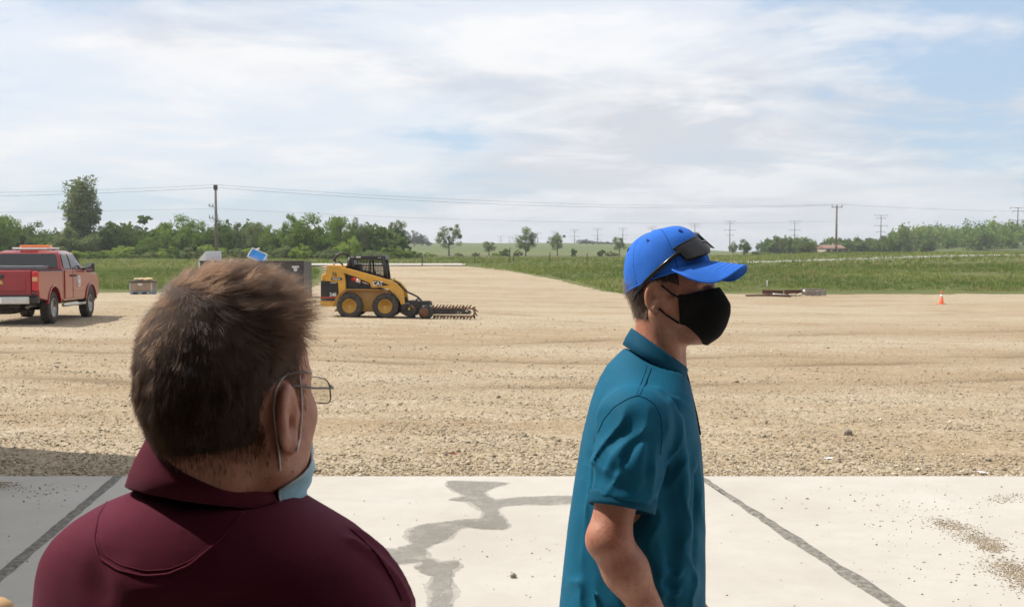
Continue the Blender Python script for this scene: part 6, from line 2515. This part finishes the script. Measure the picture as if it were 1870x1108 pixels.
    G.op(below, tuple(hemp - Vector((.1, .1, .2))), tuple(hemp + Vector((.1, .1, .02))), .004, 'cut')
    # neck opening
    nb, nf = Q2(1140, 634), Q2(1254, 694)
    sl_ = (nf.z - nb.z) / (nf.x - nb.x)
    ncx = (nb.x + nf.x) / 2

    def neckhole(x, y, z):
        return np.maximum((nb.z + (x - nb.x) * sl_) - z, (np.sqrt(((x - ncx) / .080) ** 2 + ((y - Y2) / .086) ** 2) - 1) * .08)
    G.op(neckhole, (ncx - .1, Y2 - .1, nf.z - .02), (ncx + .1, Y2 + .1, nb.z + .12), .006, 'cut')
    # folds of the sleeve and of the flank: lines over the photograph, at the depth of the cloth
    for pts, amp, w in (([(1160, 748), (1135, 800), (1095, 870), (1082, 900)], .010, .014), ([(1172, 745), (1160, 800), (1128, 860), (1112, 900)], -.009, .011),
                        ([(1185, 748), (1182, 800), (1160, 850), (1138, 900)], .011, .013), ([(1195, 755), (1196, 810), (1180, 860), (1160, 905)], -.010, .011),
                        ([(1202, 770), (1204, 830), (1196, 880), (1190, 905)], .008, .011), ([(1140, 755), (1112, 810), (1088, 850)], -.007, .010), ([(1122, 760), (1094, 810), (1080, 850)], .007, .012)):
        G.fold([Q2(u, v, -.262) for u, v in pts], amp * .7, w * .8)
    for pts, amp, w, dy in (([(1212, 740), (1206, 800), (1210, 870)], -.013, .014, -.17), ([(1228, 730), (1240, 800), (1250, 870), (1270, 940)], .010, .016, -.17),
                            ([(1245, 800), (1258, 870), (1268, 960), (1262, 1050)], -.008, .016, -.13), ([(1268, 850), (1250, 960), (1238, 1060), (1240, 1120)], .012, .018, -.14),
                            ([(1215, 880), (1232, 980), (1225, 1070), (1222, 1120)], -.010, .016, -.17), ([(1195, 960), (1210, 1040), (1240, 1050), (1262, 1035)], .009, .014, -.17),
                            ([(1200, 1075), (1230, 1085), (1255, 1078)], .010, .012, -.17), ([(1205, 1062), (1235, 1068), (1258, 1056)], -.008, .010, -.17),
                            ([(1085, 760), (1068, 850), (1058, 950), (1048, 1060)], .009, .016, -.12), ([(1072, 830), (1064, 930), (1062, 1040), (1072, 1110)], -.011, .014, -.14),
                            ([(1060, 990), (1078, 1060), (1090, 1120)], .009, .013, -.16), ([(1120, 690), (1105, 740), (1090, 800)], .006, .016, -.13),
                            ([(1200, 700), (1215, 740), (1228, 800)], .006, .012, -.15), ([(1232, 720), (1236, 790), (1228, 850)], -.006, .010, -.16)):
        G.fold([Q2(u, v, dy) for u, v in pts], amp * 1.6, w * .8)
        G.fold([Q2(u, v, -dy) for u, v in pts], amp, w)
    V, F = G.mesh(1)
    so = empty("polo_shirt", (0, 0, 0)); so.parent = root
    sh_o = smooth_obj("shirt_cloth", V, F, M_TEAL, so)
    bv = bvh_of(V, F)
    seam(bv, [(1200, 640), (1192, 665), (1176, 705), (1167, 722)], .0011, "shoulder_seam", M_TEALD, so, .0002)
    seam(bv, [(1184, 652), (1178, 680), (1168, 705), (1162, 722)], .0008, "shoulder_seam", M_TEALD, so, .0)
    seam(bv, [(1092, 790), (1102, 766), (1122, 742), (1150, 726), (1165, 722), (1180, 727), (1196, 738), (1207, 760), (1210, 790), (1206, 830)], .0012, "armhole_seam", M_TEALD, so, .0002)
    # cuff
    dirs = []
    u_ = ad.orthogonal().normalized(); w_ = ad.cross(u_)
    rg = []
    for (al, rr) in ((-.016, .0665), (-.0155, .0690), (-.008, .0692), (.006, .0690), (.012, .0680), (.0125, .0640), (-.004, .0630)):
        rg.append([hemp + ad * al + (u_ * math.cos(q) + w_ * math.sin(q)) * (rr + .0012 * math.sin(3 * q + 1)) for q in np.linspace(0, 2 * math.pi, 48, endpoint=False)])
    MB().loft(rg, cap=False).build("sleeve_cuff", M_TEALD, so, sm=True)
    # collar: stands round the neck and folds over, open in front
    def collar(cT, cB, rT, rB, tiltT, tiltB, gap, m, parent, name="collar", thick=.0035, front=0.0, drop=.0):
        rings_ = []
        N_ = 64
        for i in range(N_ + 1):
            a = gap + (2 * math.pi - 2 * gap) * i / N_          # measured from the front
            fr = math.cos(a)
            A = front + a
            dx, dy = math.cos(A), math.sin(A)
            top = Vector((cT.x + rT[0] * dx, cT.y + rT[1] * dy, cT.z - tiltT * fr))
            bot = Vector((cB.x + rB[0] * dx, cB.y + rB[1] * dy, cB.z - tiltB * fr - drop * max(0, fr) ** 3))
            inn = Vector((cB.x + (rT[0] - .002) * dx, cB.y + (rT[1] - .002) * dy, bot.z + .004))
            out_ = Vector((dx, dy, 0))
            wv_ = .0012 * math.sin(5 * a)
            rings_.append([inn, top.lerp(inn, .45) - out_ * .001, top - out_ * thick * .4, top + Vector((0, 0, .0028)) + out_ * thick * .5, top + out_ * thick * 1.5 - Vector((0, 0, .002)),
                           top.lerp(bot, .5) + out_ * (.0045 + wv_), bot + out_ * (.003 + wv_), bot + out_ * .0 - Vector((0, 0, .0022)), bot - out_ * .004 + Vector((0, 0, .002)), top.lerp(bot, .5) - out_ * .001])
        return MB().loft(rings_, cap=True).build(name, m, parent, sm=True)
    cT, cB = Q2(1203, 636), Q2(1196, 662)
    collar(cT, cB, (.0590, .0640), (.0685, .0840), .0430, .0400, R(9), M_TEALD, so, front=0.0, drop=.006)
    # dark inside of the open placket
    pp_ = [(1250, 676), (1256, 700), (1263, 730), (1270, 760), (1276, 792)]
    rg = []
    for (u, v) in pp_:
        f = Q2(u, v)
        rg.append([f + Vector((-.012, -.016, 0)), f + Vector((.004, -.012, 0)), f + Vector((.006, .010, 0)), f + Vector((-.012, .016, 0))])
    MB().loft(rg).build("placket", M_BLKCLOTH, so, sm=False, bevel=.002)
    legwear(root, hips, ank, (1, 0, 0), z0 + .05, M_JEANS, M_SHOE, .125, .165, 0.0)
    tag(root, "man in a teal polo shirt, blue cap and black face mask seen from the side", "person")
    return root


man_in_teal()

# ================================================================== the man in the maroon shirt, seen from behind
Y1 = 1.06


def Q1(u, v, dy=0.0):
    return px(u, v, Y1 + dy)


def man_in_maroon():
    root = empty("person", (0, 0, 0))
    hc = Q1(423, 757)
    yaw = R(-22)
    HM = Matrix.Translation(hc) @ Matrix.Rotation(yaw, 4, 'Z') @ Matrix.Rotation(R(9), 4, 'X') @ Matrix.Scale(.955, 4)
    HI = HM.inverted()
    neck_base = Q1(378, 930, .01)
    F_ = head_field(.0026, HI @ neck_base, 1.12, high=.024, flare=9, chin=-.016)
    V, F = F_.mesh(1)
    Vh, Fh = V.copy(), F
    Vw = np_xf(HM, V)
    by = R(-8)                                          # the body faces a little to the right
    fwd = Vector((math.sin(-by), math.cos(by), 0))
    rgt = Vector((fwd.y, -fwd.x, 0))
    cb = Q1(395, 1040)
    sh = [cb + rgt * .128 + Vector((0, .0, -.045)), cb - rgt * .106 + Vector((0, 0, -.018))]
    el = [Vector((sh[0].x + .05, sh[0].y - .02, 1.08)), Vector((sh[1].x - .04, sh[1].y - .02, 1.10))]
    wr = [Vector((el[0].x + .0, el[0].y + .07, .84)), Vector((el[1].x, el[1].y + .07, .86))]
    hips = [Vector((cb.x, cb.y + .02, .88)) + rgt * .09, Vector((cb.x, cb.y + .02, .88)) - rgt * .09]
    ank = [Vector((hips[0].x, hips[0].y, .085)) + rgt * .04, Vector((hips[1].x, hips[1].y, .085)) - rgt * .04]
    B = limbs(neck_base - Vector((0, 0, .02)), sh, el, wr, hips, ank, tuple(fwd), .007)
    Vb, Fb = B.mesh(2)
    me = np_mesh("body", np.concatenate([Vw, Vb]), np.concatenate([F, Fb + len(Vw)]), True)
    link("body", me, M_SKIN1, root)
    # ---- hair
    r = np.random.default_rng(4)

    fz = np.random.default_rng(8)

    def hairzone(C, sparse=True):
        x, y, z = C[:, 0], C[:, 1], C[:, 2]
        # strands thin out over the hairline, the dense underlayer stops short of it
        g = fz.exponential(.0070, len(C)) - .003 if sparse else -.007
        nape = z > -.020 - g
        behind = y < -.036 + .18 * np.clip(z, -.05, .03) + g
        over = z > .036 + .10 * np.clip(y, 0, .04) - g
        burn = (y > .012 + .1 * z - g) & (y < .038 + g) & (z > -.002 - g) & (np.abs(x) > .055)
        front = y < .064 - .20 * np.clip(.080 - z, 0, 1) - .012 * (np.abs(x) / .05) ** 2 + .004 * np.sin(x * 160) + g * .6
        ear = (((y + .014) / .031) ** 2 + ((z - .006) / .042) ** 2 < 1) & (np.abs(x) > .068)
        return ((nape & behind) | over | (burn & sparse)) & front & ~ear
    Vs, Fs, Ns = shell(Vh, Fh, lambda C: hairzone(C, False), lambda p: .0008 + .0035 * smooth(.03, .10, p[:, 2]))
    hair = smooth_obj("hair", np_xf(HM, Vs), Fs, M_SCALP, root)
    n = 56000
    P, N = sample_faces(Vh, Fh, hairzone, n, r)
    x, y, z = P.T
    top = (smooth(.060, .105, z) * smooth(-.075, -.015, y))[:, None]
    # sides and back lie down; the top is combed forward and to his right
    down = np.stack([np.sign(x) * .05, -.18 * np.ones(n), -np.ones(n)], 1)
    fw = np.stack([.40 + 0 * x, 1.0 + 0 * y, .05 + 0 * z], 1)
    wh = np.stack([x - .004, y + .062, 0 * z], 1)
    wfac = np.exp(-(wh ** 2).sum(1) / .0006)[:, None] * 0
    swirl = np.stack([-wh[:, 1], wh[:, 0], 0 * z], 1)
    comb = down * (1 - top) + fw * top
    comb = nrm(comb) * (1 - .8 * wfac) + nrm(wh + swirl * .8) * wfac
    clump = np.array([[mnoise.noise((a * 95, b * 95, c * 95)), mnoise.noise((a * 95 + 9, b * 95, c * 95)), mnoise.noise((a * 95, b * 95 + 9, c * 95))] for a, b, c in P])
    cn_ = (comb * N).sum(1, keepdims=True)
    comb = nrm(comb - N * np.minimum(cn_, 0))
    lift = .30 + .06 * top + .30 * top * smooth(.02, .07, y)[:, None]
    d = nrm(comb + N * lift + clump * (.14 + .30 * top) + r.normal(0, .13, P.shape))
    frontm = smooth(.02, .065, y) * smooth(.05, .09, z)
    L = (.0055 + .0035 * smooth(-.03, .03, z) + .004 * smooth(.0, .08, z) + .010 * top[:, 0] + .012 * frontm) * r.uniform(.65, 1.2, n)
    L = L * (1 - .60 * smooth(.048, .066, np.abs(x)) * (1 - smooth(.055, .085, z)) * smooth(-.05, .0, y))
    K = 7
    T_ = np.linspace(0, 1, K)[None, :, None]
    grav = np.array((0, 0, -.30))[None, None]
    st_ = P[:, None] + N[:, None] * (.001 + .003 * top[:, None]) + L[:, None, None] * (d[:, None] * T_ + (grav * (1 - .3 * top[:, None]) + clump[:, None] * .5 + fw[:, None] * .25 * top[:, None]) * T_ ** 2 * .6)
    curves_obj("hair_strands", np_xf(HM, st_.reshape(-1, 3)).reshape(st_.shape), r.uniform(.00010, .00019, n), M_HAIR1, hair)
    # ---- wire glasses
    gl = empty("eyeglasses", (0, 0, 0)); gl.parent = root

    def rrect(cx0, cz0, w, h_, y0, s, n_=40):
        pts = []
        for k in range(n_):
            a = 2 * math.pi * k / n_
            c, q = math.cos(a), math.sin(a)
            px_ = abs(c) ** .5 * math.copysign(1, c) * w
            pz_ = abs(q) ** .55 * math.copysign(1, q) * h_
            xx = cx0 + px_
            pts.append(Vector((xx, y0 - 1.8 * (abs(xx) - .03) ** 2 * 2.2 - .10 * max(0, abs(xx) - .02), cz0 + pz_)))
        return pts
    for s in (1, -1):
        rim = rrect(s * .0335, -.003, .0245, .0160, .117, s)
        MB().tube([HM @ p for p in rim + rim[:2]], .0008, 6, cap=False).build("rim", M_WIREF, gl, sm=True)
        mb = MB()
        k = len(rim)
        mb.add([HM @ p for p in rim], [tuple(range(k))])
        mb.build("lens", M_LENS, gl)
        hinge = Vector((s * .0600, .1105, .004))
        tp = [Vector((s * .057, .1125, .004)), hinge, Vector((s * .070, .098, .006)), Vector((s * .077, .050, .020)), Vector((s * .0805, .012, .034)), Vector((s * .0825, -.004, .038))]
        MB().tube([HM @ p for p in tp], [.0014, .0018, .0013, .0012, .0013, .0013], 6).build("temple", M_WIREF, gl, sm=True)
        MB().tube([HM @ p for p in (Vector((s * .012, .119, -.006)), Vector((s * .010, .113, -.012)))], .0018, 6).build("nose_pad", M_LENS, gl)
    MB().tube([HM @ p for p in (Vector((-.0095, .1195, .002)), Vector((0, .121, .006)), Vector((.0095, .1195, .002)))], .0011, 6).build("bridge", M_WIREF, gl, sm=True)
    # ---- surgical mask pulled down under the chin
    mk = empty("surgical_mask", (0, 0, 0)); mk.parent = root
    bh = bvh_of(Vh, Fh)
    grid = []
    for j in range(17):
        t = j / 16
        row = []
        for i in range(29):
            a = -1 + 2 * i / 28
            A = a * R(116)
            z_ = (-.050 - .080 * t) + (.030 * t - .026) * abs(a) ** 1.5
            dirv = Vector((math.sin(A), math.cos(A), 0))
            rc, rs = .080 - .002 * t - .024 * t * t, .064 - .006 * t
            rad = 1 / math.sqrt((math.cos(A) / rc) ** 2 + (math.sin(A) / rs) ** 2)
            hp_, _, _, dist = bh.ray_cast(Vector((0, .018, z_)) + dirv * .25, -dirv, .235)
            if hp_ is not None and t < .75:
                rad = max(rad, .25 - dist + .004)
            rad += .0022 * math.sin(t * 4 * 2 * math.pi) * math.cos(a * 1.3) + .004 * mnoise.noise((a * 2.5, t * 2.5, 2))
            row.append(Vector((0, .018, z_)) + dirv * rad)
        grid.append(row)
    grid = [[HM @ p_ for p_ in r_] for r_ in grid]
    MB().loft(grid, closed=False).build("mask_cloth", M_SURG, mk, sm=True, solid=.0016, sub=1)
    MB().tube(grid[0], .0014, 6).build("mask_edge", M_SURGW, mk, sm=True)
    MB().tube([g[-1] for g in grid], .0016, 6).build("mask_edge", M_SURGW, mk, sm=True)
    bw = bvh_of(Vw, Fh)
    seam(bw, [(511, 858), (508, 820), (502, 780), (499, 745), (502, 712), (512, 692), (524, 682)], .0010, "ear_loop", M_ELASTIC, mk, .0012)
    seam(bw, [(545, 686), (549, 720), (549, 760), (546, 800), (540, 824)], .0010, "ear_loop", M_ELASTIC, mk, .0012)
    s = -1
    lp = [grid[0][0], HM @ Vector((s * .075, .030, -.045)), HM @ Vector((s * .081, .016, .005)), HM @ Vector((s * .0835, .004, .034)), HM @ Vector((s * .085, -.012, .042)), HM @ Vector((s * .0875, -.028, .024)),
          HM @ Vector((s * .0870, -.034, .0)), HM @ Vector((s * .0820, -.030, -.030)), HM @ Vector((s * .0760, -.006, -.060)), grid[-1][0]]
    for _ in range(2):
        lp = [lp[0]] + [q for a, b in zip(lp[:-1], lp[1:]) for q in (a.lerp(b, .25), a.lerp(b, .75))] + [lp[-1]]
    MB().tube(lp, .0013, 6).build("ear_loop", M_ELASTIC, mk, sm=True)
    seam(bw, [(484, 712), (500, 697), (516, 686), (534, 680), (552, 679), (566, 681)], .0012, "temple_tip", M_WIREF, gl, .0016)
    # ---- polo shirt
    rows = []
    for (v, ul, ur, b) in ((858, 292, 492, .066), (885, 262, 512, .078), (908, 224, 535, .088), (930, 176, 562, .096), (955, 132, 606, .104), (980, 106, 650, .110), (1010, 90, 688, .114), (1050, 79, 716, .117), (1108, 71, 742, .120),
                           (1180, 68, 752, .122), (1300, 84, 735, .124), (1500, 110, 705, .124), (1800, 110, 700, .122), (2050, 108, 705, .125)):
        l, q = Q1(ul, v), Q1(ur, v)
        rows.append((l.z, (l.x + q.x) / 2, Y1 + .012, (q.x - l.x) / 2, b))
    z0 = rows[-1][0]
    G = Field((rows[-1][1] - .36, Y1 - .30, z0 - .03), (rows[-1][1] + .36, Y1 + .34, rows[0][0] + .04), .0048)
    G.stack(rows, .02, 2.2, 0.0)
    # shoulders and sleeves
    for i, (s0, ss) in enumerate(((sh[0], 1), (sh[1], -1))):
        a = s0 + Vector((0, 0, -.005)); e_ = Vector(el[i])
        G.cap(a - rgt * ss * .05 + Vector((0, 0, .012)), a + rgt * ss * .0, .058, .060, .05)
        G.cap(a, a.lerp(e_, .35), .062, .070, .03)
        G.cap(a.lerp(e_, .35), a.lerp(e_, .72), .070, .073, .03)
    # shoulder blades and spine hollow
    G.fold([Q1(405, 960, -.12), Q1(400, 1060, -.13), Q1(398, 1180, -.13), Q1(398, 1350, -.13)], -.003, .035)
    nl, nr_ = Q1(238, 882), Q1(545, 928)
    sl_ = (nr_.z - nl.z) / (nr_.x - nl.x)
    ncx = (nl.x + nr_.x) / 2 - .004

    def neckhole(x, y, z):
        return np.maximum((nl.z + (x - nl.x) * sl_ - .11 * (y - Y1)) - z, (np.sqrt(((x - ncx) / .081) ** 2 + ((y - Y1 - .012) / .088) ** 2) - 1) * .08)
    G.op(neckhole, (ncx - .1, Y1 - .1, nr_.z - .03), (ncx + .1, Y1 + .12, nl.z + .12), .006, 'cut')
    for pts, amp, w in (([(300, 905), (370, 925), (440, 930)], -.004, .012), ([(180, 905), (150, 960), (140, 1030)], .005, .016), ([(190, 1040), (260, 1075), (360, 1085), (470, 1060)], .005, .014),
                        ([(150, 1000), (170, 1060), (200, 1108)], -.006, .014), ([(560, 990), (610, 1040), (650, 1108)], -.006, .018), ([(600, 975), (660, 1020), (705, 1090)], .005, .014),
                        ([(300, 1090), (400, 1098), (520, 1085)], -.005, .014), ([(240, 900), (215, 950), (205, 1010)], -.004, .012)):
        G.fold([Q1(u, v, -.125) for u, v in pts], amp, w)
        G.fold([Q1(u, v, -.095) for u, v in pts], amp, w)
    # puckers along the right armhole seam
    for k, (u, v) in enumerate(((652, 973), (668, 984), (684, 999), (698, 1016), (712, 1036), (724, 1056), (734, 1078), (742, 1100))):
        for dy in (-.06, -.02, .02):
            G.fold([Q1(u - 10, v + 4, dy), Q1(u + 6, v - 3, dy)], .0055, .008, False)
    sl, P_ = G.block(G.lo, G.lo + G.h * (G.n - 1))
    x, y, z = P_
    wv = np.sin(x * 38 + 2.2 * np.sin(z * 17 + 1) + y * 9) * np.sin(z * 21 + 3.0 * np.sin(x * 9)) + .6 * np.sin(z * 47 + 3.5 * np.sin(x * 13 + 2))
    G.D[sl] -= (.0016 * wv * (1 - smooth(Q1(0, 930).z, Q1(0, 890).z, z))).astype(np.float32)
    V, F = G.mesh(1)
    so = empty("polo_shirt", (0, 0, 0)); so.parent = root
    smooth_obj("shirt_cloth", V, F, M_MAROON, so)
    bv = bvh_of(V, F)
    patch = [(203, 905), (180, 940), (172, 985), (182, 1018), (215, 1040), (262, 1051), (305, 1048), (345, 1032), (390, 995), (425, 958), (455, 924)]
    seam(bv, patch, .0012, "yoke_seam", M_MAROON, so, .0003)
    seam(bv, [(p[0] + 4, p[1] - 9) for p in patch[2:]], .0006, "yoke_stitch", M_MAROOND, so, .0002)
    seam(bv, [(640, 966), (662, 985), (690, 1014), (716, 1055), (734, 1095)], .0015, "armhole_seam", M_MAROOND, so, .0003)
    # collar
    N_ = 72
    rg = []
    cT, cB = Q1(390, 862, .012), Q1(388, 909, .014)
    for i in range(N_ + 1):
        gap = R(14)
        a = gap + (2 * math.pi - 2 * gap) * i / N_
        fr = math.cos(a)
        A = a + R(90) - R(6)                       # front of the collar, away and to the right
        dx, dy = math.cos(A), math.sin(A)
        o_ = Vector((dx, dy, 0))
        top = Vector((cT.x + .0645 * dx, cT.y + .070 * dy, cT.z - .011 * dx - .052 * fr))
        bot = Vector((cB.x + .083 * dx, cB.y + .090 * dy, cB.z - .011 * dx - .022 * fr))
        inn = Vector((cB.x + .060 * dx, cB.y + .066 * dy, bot.z + .006))
        w_ = .0016 * math.sin(4 * a + 1) + .001 * mnoise.noise((a * 3, 1, 1))
        rg.append([inn, top.lerp(inn, .4) - o_ * .001, top - o_ * .002, top + Vector((0, 0, .0030)) + o_ * .002, top + o_ * .0055 - Vector((0, 0, .0015)), top.lerp(bot, .35) + o_ * (.0065 + w_), top.lerp(bot, .7) + o_ * (.0055 + w_),
                   bot + o_ * (.0035 + w_), bot - Vector((0, 0, .0025)), bot - o_ * .004 + Vector((0, 0, .002)), top.lerp(bot, .5) - o_ * .001])
    MB().loft(rg).build("collar", M_MAROOND, so, sm=True)
    legwear(root, hips, ank, tuple(fwd), z0 + .04, M_KHAKI, M_SHOE, .175, .13, -by)
    tag(root, "man in a maroon polo shirt with short brown hair, seen from behind", "person")


man_in_maroon()

# unidentified tan object, built as a rounded post top, cut off by the lower left corner of the picture
p = px(4, 1094, 1.6)
tp_ = empty("tan_object", (p.x - .012, 1.6, 0))
h_ = p.z
MB().lathe([(.030, 0), (.030, h_ - .03), (.027, h_ - .010), (.016, h_ - .001)], 18, 'z').build("shaft", simple("tan_wood", (.48, .29, .13), .6, var=.2, scale=8), tp_, sm=True)
tag(tp_, "unidentified rounded tan object at the bottom left corner", "post")
